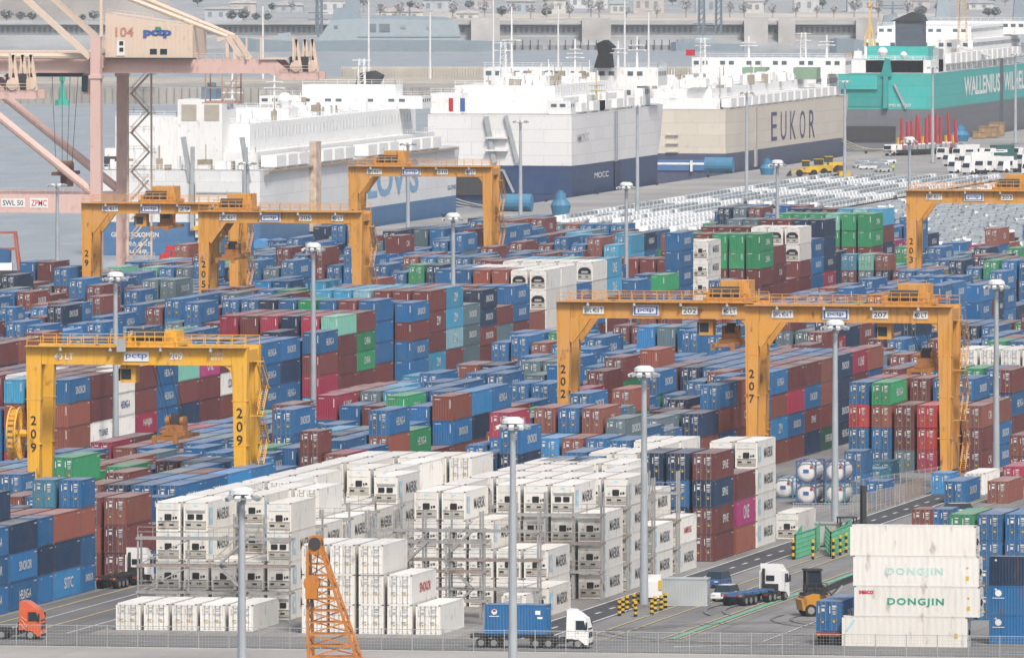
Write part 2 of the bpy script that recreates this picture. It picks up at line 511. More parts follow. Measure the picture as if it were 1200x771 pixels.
def reefer_unit(H, kindc):
    """refrigeration machinery in the front end; slots 0 white 1 black 2 grey 3 pale blue 4 paint 5 grimy beige"""
    m = MB()
    m.box(-1.06, .035, H * .36, 1.06, .09, H - .13, 0)
    m.box(-1.06, .06, .15, 1.06, .095, H * .36, 5)
    m.box(-1.02, -.01, H * .72, 1.02, .035, H * .80, 0)
    m.box(-.9, .015, H * .82, .9, .034, H * .93, 0)
    m.box(-.2, .005, H * .845, .2, .014, H * .905, 3)
    if kindc == 'K':
        pts = [(-.95, H * .36), (.95, H * .36), (1.0, H * .46), (.86, H * .60), (.5, H * .69), (-.3, H * .70), (-.8, H * .64), (-1.0, H * .5)]
        m.ext(pts, 'y', -.03, .034, 1)
        m.box(-.5, -.05, H * .42, .5, -.031, H * .52, 2)
    elif kindc == 'V':
        for a in (-.82, .06): m.ext([(a, H * .40), (a + .62, H * .40), (a + .66, H * .43), (a + .66, H * .56), (a + .6, H * .585), (a, H * .585)], 'y', -.02, .034, 1)
        m.box(-.95, .01, H * .62, .95, .034, H * .70, 2)
        for i in range(5): m.box(-.9, -.004, H * (.63 + .014 * i), .9, .01, H * (.635 + .014 * i), 5)
    else:
        m.ext([(-.34, H * .36), (.30, H * .36), (.34, H * .39), (.34, H * .56), (.28, H * .585), (-.30, H * .585), (-.36, H * .56), (-.36, H * .39)], 'y', -.03, .034, 1)
        m.box(.46, -.01, H * .40, .60, .03, H * .49, 1); m.box(.68, -.01, H * .42, .90, .03, H * .50, 1)
        m.box(-.86, -.01, H * .40, -.6, .03, H * .47, 2)
    m.box(-1.0, .03, H * .05 + .12, 1.0, .058, H * .10 + .12, 1)
    m.box(-.95, .02, H * .15 + .12, -.5, .058, H * .25, 1); m.box(.1, .02, H * .15 + .12, .55, .058, H * .24, 1)
    m.box(-1.05, -.02, H * .345, 1.05, .05, H * .375, 4)
    m.box(-1.05, -.02, .30, 1.05, .05, .36, 4)
    return m
PALEBLUE = plain("pale_blue_emblem", (.36, .60, .74), .5)
UNITW = paint("reefer_unit_white", (.68, .67, .63), .45, rust=.6, dust=.1, var=.06)
UNITB = paint("reefer_unit_beige", (.44, .42, .37), .6, rust=1.0, dust=.1, var=.06)
LETTERS = {'SINOKOR': (.95, 5.6), 'HEUNG-A': (.95, 5.2), 'MAERSK': (1.15, 5.9), 'CHINA': (1.0, 4.2), 'EVERGREEN': (.9, 7.0), 'ZIM': (1.2, 2.8),
           'K LINE': (1.1, 4.6), 'HYUNDAI': (.9, 5.0), 'ONE': (1.5, 3.6), 'SITC': (1.15, 4.2), 'TS LINES': (.8, 5.2), 'COSCO': (1.1, 4.6),
           'HANJIN': (1.1, 5.0), 'CAI': (1.0, 2.6), 'SPINE': (.9, 3.6), 'HAMBURG': (.7, 4.6), 'SM LINE': (.8, 4.2)}
DEFLET = {'b': ['SINOKOR', 'SINOKOR', 'HEUNG-A', 'HEUNG-A', ''], 'n': ['SINOKOR', 'HEUNG-A', '', ''], 'B': ['SITC', 'ZIM', ''], 'l': ['ZIM', 'ZIM', ''], 'p': ['ZIM', ''],
          'm': ['', '', '', 'CAI', 'SINOKOR'], 'r': ['', '', '', 'CAI'], 'c': ['', 'K LINE', 'HANJIN'], 'R': ['', 'K LINE'], 's': ['HAMBURG', ''], 'g': ['CHINA', 'HEUNG-A', ''],
          'G': ['EVERGREEN'], 't': ['', ''], 'y': ['HYUNDAI', 'SINOKOR', ''], 'w': ['', 'HEUNG-A', ''], 'e': ['', ''], 'M': ['ONE'], 'W': ['MAERSK'] * 5 + [''], 'K': ['', ''], 'N': ['', 'ZIM']}
RNG = random.Random(7)
class C:                                          # one container of the yard
    __slots__ = ("v", "u", "z", "L", "H", "c", "front", "txt", "rot", "vis", "bb", "row", "tier", "top", "rnd", "inst")
    def __init__(s, v, u, z, L, H, c, front, txt, rot=0.0):
        s.v, s.u, s.z, s.L, s.H, s.c, s.front, s.txt, s.rot = v, u, z, L, H, c, front, txt, rot
        s.vis = 0; s.bb = None; s.rnd = RNG.random(); s.top = False; s.tier = 0; s.inst = False
ALLC = []
def stack(v, u, tiers, L=12.19, H=2.896, front='door', z0=.02, txt=None, gap=.012):
    """tiers listed from the top down; v is the left side of the row, u the front"""
    n = len(tiers); z = z0
    for i, c in enumerate(reversed(tiers)):
        k = n - 1 - i
        fr = 'reefer' if c in 'WK' else ('rdoor' if c == 'w' and front == 'door' and H > 2.5 and (L > 8 or z0) and u < 1250 else front)
        tx = txt[k] if txt and k < len(txt) and txt[k] is not None else RNG.choice(DEFLET.get(c, ['']))
        if L < 8 and tx and RNG.random() < .3: tx = ''
        o = C(v + CW / 2 + RNG.uniform(-.03, .03), u + RNG.uniform(-.06, .06), z, L, H, c, fr, tx)
        o.tier = i; o.top = k == 0
        ALLC.append(o); z += H + gap

BAND = {0: -225.5, 1: -254.0, 2: -280.0, 3: -307.5, 4: -335.0, 5: -368.5, 6: -398.0, 7: -426.0}
PITCH_V, PITCH_U = 2.83, 12.8
U0 = {0: 1505, 1: 1352, 2: 1264.6, 3: 1290, 4: 1480, 5: 1560, 6: 1640, 7: 1780}
U1 = {0: 1700, 1: 1780, 2: 1985, 3: 2190, 4: 2185, 5: 2262, 6: 2240, 7: 2165}
HW = {0: [3, 4, 3, 4, 2], 1: [3, 4, 3, 4, 2], 2: [3, 4, 3, 2, 4], 3: [2, 2, 3, 2, 3], 5: [3, 3, 4, 2, 4], 6: [3, 2, 4, 3, 3], 7: [3, 2, 3, 3]}
PAL = {None: "bbbbbbbbbbbnnmmmmmrrrgyyclB", 5: "bbbbbbbbnnnmmmmrglBy", 6: "bbbbbbbbbbbnnmmry", 7: "bbbbbbbnnmmtyr", 3: "bbbbbbbbmmmrrrgyNtcn", 0: "bbbbbbmmmmrrgcyn"}
CELL = {}
def vleft(k, r): return BAND[k] - (6 - r) * PITCH_V + (PITCH_V - CW)
def bay_u(k, b): return U0[k] + b * PITCH_U
def ov(k, x, rows, H=2.896, front='wall', L=12.19, txt=None, r0=5, snap=True):
    """stacks read off the photograph: x is the pixel column of the corner between front end and side of the row r0"""
    vR = vleft(k, r0) + CW
    u = u_at(x, vR)
    b = int(round((u - U0[k]) / PITCH_U)) if snap else None
    for i, tiers in enumerate(rows):
        if tiers is None: continue
        CELL[(k, b, r0 - i)] = (tiers, H, front, L, txt[i] if txt and i < len(txt) else None)
def filler(k, b, r, hb, pal, cprev):
    h = max(1, min(4, hb + RNG.choice([-1, -1, 0, 0, 0, 0, 0, 0, 1 if hb > 2 else 0])))
    if cprev and RNG.random() < .55: c0 = cprev
    else: c0 = RNG.choice(pal)
    return "".join(c0 if RNG.random() < .5 else RNG.choice(pal) for _ in range(h)), c0

# ---- band 4: the long wall of stacks whose side faces the camera, read bay by bay
ov(4, 66, ["ncmm", "cRcm", "cmRm", "mnRm", "rmcm", "mmcm"], txt=[['', 'HANJIN', '', '']])
ov(4, 110, ["mmwm", "mmmm", "mmmm", "wmmm", "mmnm", "nmmm"], txt=[['', '', 'TS LINES', '']])
ov(4, 137, ["wwwm", "mmmm", "mmmm", "wmmm", "nmmm", "mmmm"], txt=[['', 'HEUNG-A', '', '']])
ov(4, 163, ["mmcn", "wwmm", "mmmm", "rmmm", "mmmm", "nmmm"], txt=[['', '', 'HANJIN', '']])
ov(4, 204, ["tmnn", "tmnn", "mmmm", "rmmm", "mmmm", "tmmm"], txt=[['', '', '', '']])
ov(4, 229, ["Mmmm", "mmmm", "mmmm", "rmmm", "cmmm", "mmmm"], txt=[['ONE', '', '', '']])
ov(4, 254, ["mwmm", "wmmm", "emmm", "rmmm", "cmmm", "mmmm"], txt=[['', 'COSCO', '', '']])
ov(4, 290, ["bnbb", "cbbn", "bnmn", "bbmm", "bbmm", "bbmm"])
ov(4, 333, ["bnbb", "bnbb", "nbbb", "bbnn", "bbbb", "bbnn"], txt=[['SINOKOR', '', 'HEUNG-A', '']])
ov(4, 360, ["", "", "", "", "", ""])
ov(4, 388, ["tmmmm", "ccccc", "ncccc", "cmccc", "mcccc", "ccccc"], txt=[['', '', '', '', '']], H=2.65)
ov(4, 409, ["llpmm", "mmmmm", "rrmmm", "lmmmm", "bmmmm", "nmmmm"], txt=[['ZIM', 'ZIM', 'ZIM', '', '']])
ov(4, 424, ["mggmm", "mmmmm", "mmmmm", "mmmmm", "mmmmm", "mmmmm"], txt=[['', 'CHINA', 'CHINA', '', '']], H=2.65)
ov(4, 446, ["bbbmm", "mrbmm", "bbbbb", "gbbbb", "bbbbb", "nbbbb"], txt=[['', '', '', '', '']])
ov(4, 467, ["", "", "", "", "m", "m"])
ov(4, 489, ["bmbbb", "bbmbb", "nbmbb", "bbbbb", "bbbbb", "nnnnn"], txt=[['SINOKOR', '', 'SINOKOR', '', '']], H=2.65)
ov(4, 511, ["mmmll", "mmmmm", "mmmmm", "pmmmm", "lmmmm", "lmmmm"], txt=[['', 'ZIM', '', 'ZIM', '']])
ov(4, 531, ["llpmm", "mmmmm", "lmmmm", "llmmm", "lmmmm", "mmmmm"], txt=[['ZIM', 'ZIM', 'ZIM', '', '']])
ov(4, 554, ["elmmm", "nnmmm", "wmmmm", "mmmmm", "mmmmm", "bmmmm"], txt=[['', 'K LINE', '', '', '']], H=2.75)
ov(4, 573, ["nnmmm", "mmmmm", "mmmmm", "nnmmm", "nmmmm", "bmmmm"], txt=[['SINOKOR', 'SINOKOR', 'SINOKOR', '', '']], H=2.65)
ov(4, 604, ["bbmnm", "bbmnm", "mmmmm", "mmmmm", "mmmmm", "nnmmm"], txt=[['SINOKOR', 'SINOKOR', '', '', '']], H=2.591)
ov(4, 625, ["rrr", "rrr", "rrr", "mm", "mm", "mm"])
ov(4, 645, ["KKKww", "KKKww", "rccmm", "rcmmm", "bcmmm", "bbmmm"])
ov(4, 664, ["KKKww", "KKKww", "KKKww", "KKKww", "wKKKw", "bbmmm"])
ov(4, 687, ["KKwww", "KKwww", "wKwww", "wwwww", "wwwww", "mmmmm"])
ov(4, 713, ["llmmm", "mmmmm", "tmmmm", "llmmm", "lmmmm", "nmmmm"], txt=[['ONE', 'ONE', '', '', '']])
ov(4, 735, ["mm", "mm", "mm", "mm", "mm", "mm"])
ov(4, 756, ["esmmm", "esmmm", "wsmmm", "smmmm", "emmmm", "emmmm"], txt=[['', 'HAMBURG', '', '', '']])
ov(4, 772, ["mm", "mm", "mm", "mm", "mm", "mm"])
ov(4, 790, ["bbbbbm", "", "", "mm", "mm", "mm"], H=2.75, txt=[['SINOKOR'] * 6])
ov(4, 811, ["m", "m", "mm", "mm", "mm", "mm"])
ov(4, 834, ["WWWWW", "WWWWW", "mmmm", "mmmm", "mmmm", "mmmm"], txt=[['MAERSK'] * 5])
ov(4, 850, ["m", "m", "m", "mm", "mm", "mm"])
ov(4, 866, ["m", "m", "m", "mm", "mm", "mm"])
ov(4, 878, ["m", "m", "m", "mm", "mm", "mm"])
ov(4, 892, ["ggmmm", "ggmmm", "ggmmm", "rrmmm", "gmmmm", "rmmmm"], txt=[['CHINA', 'CHINA', '', '', '']], H=2.8)
ov(4, 913, ["mmmm", "mmmm", "mmmm", "mm", "mm", "mm"])
ov(4, 928, ["mm", "mm", "mm", "mm", "mm", "mm"])
ov(4, 941, ["KKmmm", "KKmmm", "KKmmm", "mmmmm", "mmmmm", "mmmmm"], H=2.8)
ov(4, 960, ["nnncm", "nnncm", "mmmmm", "mmmmm", "ymmmm", "ymmmm"])
ov(4, 975, ["nnn", "nn", "nn", "mm", "mm", "mm"])
ov(4, 990, ["mm", "mm", "mm", "mm", "mm", "mm"])
ov(4, 1003, ["m", "m", "mm", "mm", "mm", "mm"])
ov(4, 1017, ["bbbbb", "bbbbb", "bbbbb", "bbbbb", "mmm", "mmm"], H=2.591, txt=[['', '', '', '', '']])
ov(4, 1027, ["ggmmm", "ggmmm", "tgmmm", "ggmmm", "ggmmm", "ggmmm"], txt=[['CHINA', 'CHINA', '', '', '']], H=2.8)
ov(4, 1040, ["lmnMm", "pmmmm", "lmmmm", "mmmmm", "nmmmm", "nmmmm"], txt=[['', '', 'SINOKOR', 'ONE', '']], H=2.9)
ov(4, 1052, ["MMm", "MMm", "mm", "mm", "mm", "mm"], txt=[['ONE', '', '']])
# ---- band 1: the row seen past the leg of crane 207
ov(1, 918, ["mcbm", "mmbm", "bmbm", "bbmm", "nbmm", "mmmm"], front='door', txt=[['', '', 'SINOKOR', '']])
ov(1, 938, ["mbmn", "mbmn", "rbmn", "bbmm", "bbmm", "mmbb"], front='door', txt=[['', 'SINOKOR', 'SPINE', '']])
ov(1, 957, ["rrmG", "rrmm", "bbmm", "bbmm", "bbmm", "bbmm"], front='door', txt=[['', '', '', 'EVERGREEN']])
ov(1, 976, ["nnnn", "bnnn", "bbbb", "rmmm", "bmmm", "bbbb"], front='door')
ov(1, 996, ["cmbb", "bmbb", "bbbb", "rrbb", "bbbb", "mmmm"], front='door', txt=[['K LINE', '', '', '']])
# ---- band 0 behind the tank containers
for i, (t_, tx) in enumerate([("bRbb", None), ("grbb", ['HEUNG-A', '', '', '']), ("mmy", None), ("RRc", None), ("mmm", None), ("rmm", None)]):
    CELL[(0, 0, i)] = (t_, 2.75, 'door', 12.19, tx)
for i, t_ in enumerate(["cmmb", "rrbb", "mrbb", "bmmm", "bbbb", "rbb"]):
    CELL[(0, 1, i)] = (t_, 2.75, 'door', 12.19, ['', 'SINOKOR', 'SINOKOR'] if i == 5 else None)
for i, t_ in enumerate(["bbbm", "rbbm", "ggbb", "gbbm", "bbmm", "bgb"]):
    CELL[(0, 3, i)] = (t_, 2.8, 'door', 12.19, ['CHINA', '', '', ''] if i == 3 else None)
for i in range(6):
    CELL[(0, 7, i)] = ("wwwb", 2.896, 'door', 12.19, None)
    CELL[(0, 6, i)] = ("bb" if i % 2 else "bm", 2.896, 'door', 12.19, None)
# ---- a few stacks of band 2 and 3
ov(2, 145, ["rmm", "mrm", "bbm", "bbn"], front='door', H=2.896, txt=[['', '', '']])
ov(2, 207, ["bbm", "bbb", "nbb", "rbb"], front='door', txt=[['HEUNG-A', '', '']])
ov(3, 112, ["gr", "bb", "bb", "rb", "rb", "bb"], front='door')
ov(3, 170, ["rm", "rb", "gb", "rb", "bb", "bb"], front='door')
for k in (0, 1, 2, 3, 4, 5, 6, 7):
    nb = int((U1[k] - U0[k]) / PITCH_U)
    pal = PAL.get(k, PAL[None])
    hb = 3
    cp = [None] * 6
    for b in range(nb):
        if RNG.random() < .62: hb = RNG.choice(HW.get(k, [3]))
        if k == 4: hb = 4
        if k == 3 and b < 31: hb = min(hb, 2)
        half = RNG.random() < .12
        fr = 'door' if RNG.random() < (.85 if k != 4 else .1) else 'wall'
        for r in range(6):
            key = (k, b, r)
            v = vleft(k, r); u = bay_u(k, b)
            if key in CELL:
                t_, H, f_, L, tx = CELL[key]
                if t_: stack(v, u, t_, L, H, f_, txt=tx)
                continue
            if px(v, u, 8)[0] > 1330: continue
            if half and k != 4:
                for j in range(2):
                    t_, cp[r] = filler(k, b, r, hb, pal, cp[r])
                    stack(v, u + j * 6.14, t_, 6.058, 2.591, fr)
            else:
                t_, cp[r] = filler(k, b, r, hb, pal, cp[r])
                stack(v, u, t_, 12.19, RNG.choice([2.896, 2.896, 2.591]), fr)
# ---- front-left block beside the lane
FL = [(1184.2, 12.19, ["bbb", "nbb", "bnn", "bbb", "bbn", "mbb"], ['HEUNG-A', 'SINOKOR', 'HEUNG-A']),
      (1197.4, 12.19, ["bbb", "bbn", "nnbb", "bnnb", "mbb", "bbb"], ['HEUNG-A', 'SINOKOR', 'HEUNG-A']),
      (1210.5, 12.19, ["nbb", "nnbb", "bnbb", "bbnb", "bbb", "bbb"], ['', 'SINOKOR', 'HEUNG-A']),
      (1223.7, 6.058, ["bnb", "nbb", "mbb", "bbnb", "bbb", "nbb"], ['SINOKOR', '', '']),
      (1230.3, 12.19, ["rnB", "rbb", "mbb", "bbb", "bbb", "bbb"], ['', '', 'SITC']),
      (1243.2, 6.058, ["brbb", "Nrbb", "nbb", "bbb", "bbb", "bbb"], ['', '', '', 'SINOKOR'])]
for u, L, rows, tx in FL:
    for i, t_ in enumerate(rows):
        stack(BAND[2] - (i + 1) * PITCH_V + .39, u, t_, L, 2.896, 'wall' if i == 0 and L > 8 else 'door', txt=tx if i == 0 else None)
# ---- reefer field, block A (left) and block B (right)
AV, BVR = -263.4, -225.5
for i in range(5):                                   # row of short boxes standing on the ground in front
    stack(AV + i * PITCH_V, 1184.6, "w", 12.19, 2.591, 'door', txt=[''])
HA = [[4, 4, 2, 2, 4], [4, 4, 4, 2, 3], [4, 3, 4, 4, 3], [4, 4, 4, 3, 4], [4, 4, 4, 4, 4], [4, 3, 4, 4, 4], [4, 4, 4, 4, 3], [4, 4, 4, 4, 4]]
for b, hs in enumerate(HA):
    for r, h in enumerate(hs):
        if b > 1 and RNG.random() < .3: h -= 1
        cc = "".join(RNG.choice("WWWWWWw") if b > 1 else 'W' for _ in range(h))
        tx = ['', 'MAERSK', 'MAERSK', 'MAERSK'] if (b, r) == (0, 4) else ['MAERSK'] * 4
        stack(AV + r * PITCH_V, 1203 + b * 13.6, cc, 12.19, 2.896, 'door', txt=[t_ if c_ == 'W' and (b == 0 or RNG.random() < .85) else '' for t_, c_ in zip(tx, cc)])
for vv, n, tx in ((-244.3, 3, ''), (-241.5, 3, ''), (-238.65, 3, ''), (-235.8, 2, 'SINOKOR'), (-232.95, 1, '')):
    stack(vv, 1182.4, "w" * n, 12.19, 2.896, 'door', txt=[tx] + [''] * n)
HB = [[0, 0, 0, 0, 1, 1], [4, 4, 3, 2, 2, 0], [4, 0, 4, 4, 4, 3], [4, 4, 4, 4, 4, 4], [4, 4, 4, 0, 4, 2], [4, 4, 4, 4, 3, 2]]
for b, hs in enumerate(HB):
    for r, h in enumerate(hs):
        if h == 0: continue
        cc = "W" * h
        if b >= 2 and r < 4 and RNG.random() < .3: cc = "K" + cc[1:]
        if (b, r) == (5, 5): cc = "wW"
        stack(BVR - (6 - r) * PITCH_V + .39, 1213 + b * 14.9, cc, 12.19, 2.896, 'door', txt=['HAMBURG', 'MAERSK'] if (b, r) == (5, 5) else ['MAERSK'] * 4)
stack(BVR - 1.2 * PITCH_V, 1206.0, "w", 6.058, 2.6, 'door', txt=[''])
DB = [(1311, ["mnmm", "nbnn", "nbbb", "WWWW", "WWWW", "bbbb"], [['SPINE', 'SPINE', 'SPINE', '']]),
      (1325, ["mMr", "mmm", "bbb", "WWWW", "WWW", "bbb"], [['', 'ONE', '']]),
      (1338.5, ["WWWW", "WWWW", "WWW", "WWWW", "WWWW", "bbbb"], [['MAERSK'] * 4])]
for u, rows, tx in DB:
    for i, t_ in enumerate(rows):
        stack(BVR - (i + 1) * PITCH_V + .39, u, t_, 12.19, 2.896, 'door', txt=tx[i] if i < len(tx) else None)
stack(BVR - PITCH_V + 2.0, 1356, "W", 12.19, 2.896, 'door', txt=[''])
for i, t_ in enumerate(["nnn", "nnb", "bbbN", "bnbb"]):
    stack(BVR - (i + 2.6) * PITCH_V, 1292, t_, 12.19, 2.896, 'door')
# ---- low containers behind the tank frames and by the right-hand road
for x, y, t_, L in ((1092, 580, "B", 6.058), (1012, 575, "N", 6.058), (1022, 566, "N", 6.058), (990, 580, "bb", 6.058), (1015, 590, "b", 6.058)):
    v, u = at(x, y); stack(v, u, t_, L, 2.591, 'door', txt=[''] * 2)
for x, y, t_, L, tx in ((1107, 590, "b", 12.19, 'SINOKOR'), (1131, 580, "w", 12.19, ''), (1176, 572, "c", 12.19, ''), (1158, 590, "r", 12.19, ''), (1069, 624, "r", 6.058, ''), (1090, 624, "b", 6.058, ''), (1184, 560, "rm", 12.19, '')):
    v, u = at(x, y); stack(v, u, t_, L, 2.591, 'door', txt=[tx])
# ---- right-hand front block: door ends towards the camera
for i, (t_) in enumerate(["gbbb", "bbbb", "bbbb", "bbbb", "bbbb"]):
    v, u = at(1113.5 + i * 32.6, 727)
    stack(v, u + RNG.uniform(-.1, .1), t_, 12.19, 2.62, 'door')
# ---- stacks turned broadside to the camera at the lower right
def broadside(x, y, tiers, H, L, txts, n0=0):
    v, u = at(x, y); z = .02
    for i, c in enumerate(reversed(tiers)):
        dx = [-.9, .3, .2, -.1][i % 4] if c == 'w' else 0
        o = C(v + dx, u, z, L, H, c, 'rdoor' if c == 'w' else 'door', txts[len(tiers) - 1 - i], rot=1.0)
        o.tier = i; o.top = i == len(tiers) - 1
        ALLC.append(o); z += H + .015
broadside(998, 758, "wwww", 2.896, 12.19, ['', 'DONGJIN pale', 'DONGJIN', 'strip'])
broadside(1160, 755, "nbb", 2.80, 12.19, ['', 'emblem', 'emblem'])

# ---- which containers does the photograph show, and how large
def corners(o):
    h = CW / 2
    if o.rot:   # long side along the view's left-right, its right-hand wall towards the camera
        x0, x1, y0, y1 = o.v, o.v + o.L, o.u, o.u + CW
    else:
        x0, x1, y0, y1 = o.v - h, o.v + h, o.u, o.u + o.L
    return x0, x1, y0, y1
def visibility(lst, S=.5):
    W_, H_ = int(1200 * S), int(771 * S)
    buf = -np.ones((H_, W_), np.int32)
    order = sorted(range(len(lst)), key=lambda i: (-((lst[i].u + lst[i].L / 2) * CS - lst[i].v * SN) // 1.5, lst[i].z))
    order = sorted(range(len(lst)), key=lambda i: (-round((lst[i].u * CS - lst[i].v * SN) * 1.0, 1), lst[i].z))
    for i in order:
        o = lst[i]; x0, x1, y0, y1 = corners(o); z0, z1 = o.z, o.z + o.H
        P = {}
        for a, xx in enumerate((x0, x1)):
            for b_, yy in enumerate((y0, y1)):
                for c, zz in enumerate((z0, z1)):
                    q = px(xx, yy, zz); P[a, b_, c] = (q[0] * S, q[1] * S)
        xs = [q[0] for q in P.values()]; ys = [q[1] for q in P.values()]
        o.bb = (min(xs) / S, min(ys) / S, max(xs) / S, max(ys) / S)
        for q in ((P[0, 0, 1], P[1, 0, 1], P[1, 1, 1], P[0, 1, 1]), (P[1, 0, 0], P[1, 1, 0], P[1, 1, 1], P[1, 0, 1]), (P[0, 0, 0], P[1, 0, 0], P[1, 0, 1], P[0, 0, 1])):
            X = [p[0] for p in q]; Y = [p[1] for p in q]
            a0, a1 = max(0, int(min(X))), min(W_ - 1, int(max(X)) + 1)
            b0_, b1_ = max(0, int(min(Y))), min(H_ - 1, int(max(Y)) + 1)
            if a1 < a0 or b1_ < b0_: continue
            gx = np.arange(a0, a1 + 1)[None, :] + .5; gy = np.arange(b0_, b1_ + 1)[:, None] + .5
            ar = sum(X[j] * Y[(j + 1) % 4] - X[(j + 1) % 4] * Y[j] for j in range(4))
            sg = 1 if ar > 0 else -1
            ins = np.ones((b1_ - b0_ + 1, a1 - a0 + 1), bool)
            for j in range(4):
                k2 = (j + 1) % 4
                ins &= sg * ((X[k2] - X[j]) * (gy - Y[j]) - (Y[k2] - Y[j]) * (gx - X[j])) >= 0
            sub = buf[b0_:b1_ + 1, a0:a1 + 1]; sub[ins] = i
    ids, cnt = np.unique(buf[buf >= 0], return_counts=True)
    for i, c in zip(ids, cnt): lst[i].vis = int(c / S / S)
    return buf
BUF = visibility(ALLC)
shown = sorted([o for o in ALLC if o.vis > 0], key=lambda o: -o.vis)
for o in shown[:296]: o.inst = True
print("containers", len(ALLC), "visible", len(shown), "smallest individual px", shown[min(295, len(shown) - 1)].vis)
# ------------------------------------------------------------------ build the containers
RODS = plain('lock_rod_grey', (.20, .23, .26), .5, .3)
DOORG = plain('stencil_grey', (.40, .41, .42), .6, var=.3)
CORN = paint("corner_casting", (.10, .09, .085), .6, rust=1, var=.3)
MARKW = plain("stencil_white", (.60, .61, .60), .6, var=.2)
LETN = plain("lettering_dark_grey", (.085, .09, .10), .6)
LETB = plain("lettering_blue", (.05, .11, .32), .6)
LETR = plain("lettering_red", (.5, .03, .06), .6)
LETG = plain("lettering_green", (.02, .30, .19), .6)
LETP = plain("lettering_pale_green", (.42, .66, .60), .6)
TEMPL = {}
def templ(kindk, *a):
    key = (kindk, *a)
    if key not in TEMPL:
        TEMPL[key] = {'body': cont_parts, 'door': door_parts, 'unit': reefer_unit}[kindk](*a)
    return TEMPL[key]
def ukind(o): return 'K' if o.c == 'K' else ('V' if (o.rnd * 13) % 1 < .22 else 'W')
def letter_mat(o):
    if o.c in 'WK': return LETN
    if o.c == 'w': return {'SINOKOR': LETR, 'HAMBURG': LETR}.get(o.txt, LETB)
    if o.c == 'e': return LETB
    return WHITE
def star(mb, c, r, m=0, n=7):
    pts = []
    for i in range(2 * n):
        a = math.pi / 2 + math.pi * i / n
        rr = r if i % 2 == 0 else r * .42
        pts.append((c[0], c[1] + rr * math.cos(a), c[2] + rr * math.sin(a)))
    mid = len(pts)
    return mb.add(pts + [c], [(i, (i + 1) % mid, mid) for i in range(mid)], m)
def side_marks(o, mb):
    """everything painted on the +x side wall; slots 0 main lettering, 1 pale blue, 2 white, 3 red, 4 yellow"""
    t = o.txt; x = CW / 2 + .012; L, H = o.L, o.H
    if t == 'MAERSK':
        text_into(mb, t, 1.12, (x, L * .62, H * .50), '+x', 5.8, 0, .008)
        mb.quad((x, L * .07, H * .22), (x, L * .20, H * .22), (x, L * .20, H * .80), (x, L * .07, H * .80), 1)
        star(mb, (x + .008, L * .135, H * .5), .62, 2)
    elif t in ('DONGJIN', 'DONGJIN pale'):
        V, F = text_geo('DONGJIN', .80, 5.3, .03)
        text_into(mb, 'DONGJIN', .86, (x, L * .49, H * .47), '+x', 5.5, 0, .03, 1.2)
        for xx in np.linspace(L * .49 - 2.7, L * .49 + 2.7, 8):      # slab serifs
            pass
        if t == 'DONGJIN':
            text_into(mb, 'seaco', .36, (x, 1.15, H * .80), '+x', 1.4, 3, .03)
        mb.quad((x, L - 1.2, H * .60), (x, L - 1.0, H * .60), (x, L - 1.0, H * .66), (x, L - 1.2, H * .66), 4)
        mb.quad((x, L - 1.25, H * .22), (x, L - .95, H * .22), (x, L - .95, H * .36), (x, L - 1.25, H * .36), 4)
    elif t == 'strip':
        mb.quad((x, .3, H * .50), (x, .55, H * .50), (x, 1.35, H * .88), (x, 1.1, H * .88), 1)
        mb.quad((x, L - 1.25, H * .30), (x, L - .95, H * .30), (x, L - .95, H * .46), (x, L - 1.25, H * .46), 4)
    elif t == 'emblem':
        mb.add([(x, .9 + .33 * math.cos(a), H * .74 + .33 * math.sin(a)) for a in [i * math.pi / 5 for i in range(10)]], [tuple(range(10))], 2)
        mb.quad((x, .3, H * .56), (x, 1.5, H * .56), (x, 1.5, H * .585), (x, .3, H * .585), 2)
        text_into(mb, 'SM LINE', .85, (x, L * .62, H * .48), '+x', 5.0, 2, .03)
    elif t:
        h, w = LETTERS[t]
        k = 1.0 if L > 8 else .62
        yc = .55 if t != 'ONE' else .5
        text_into(mb, t, h * (k if k == 1 else .8), (x, L * yc, H * .5), '+x', w * k, 0, .015)
    return mb
MC = {}
def cached(key, mb, n):
    if key not in MC:
        me = mb().mesh(key if isinstance(key, str) else str(key[0]))
        for i in range(n): me.materials.append(DARK)
        MC[key] = me
    return MC[key]
def inst(name, key, mbf, mats, parent=None, loc=(0, 0, 0), rz=0.0):
    me = cached(key, mbf, len(mats))
    o = link(name, me, parent, loc, rz)
    for i, m in enumerate(mats):
        o.material_slots[i].link = 'OBJECT'
        o.material_slots[i].material = m
    return o
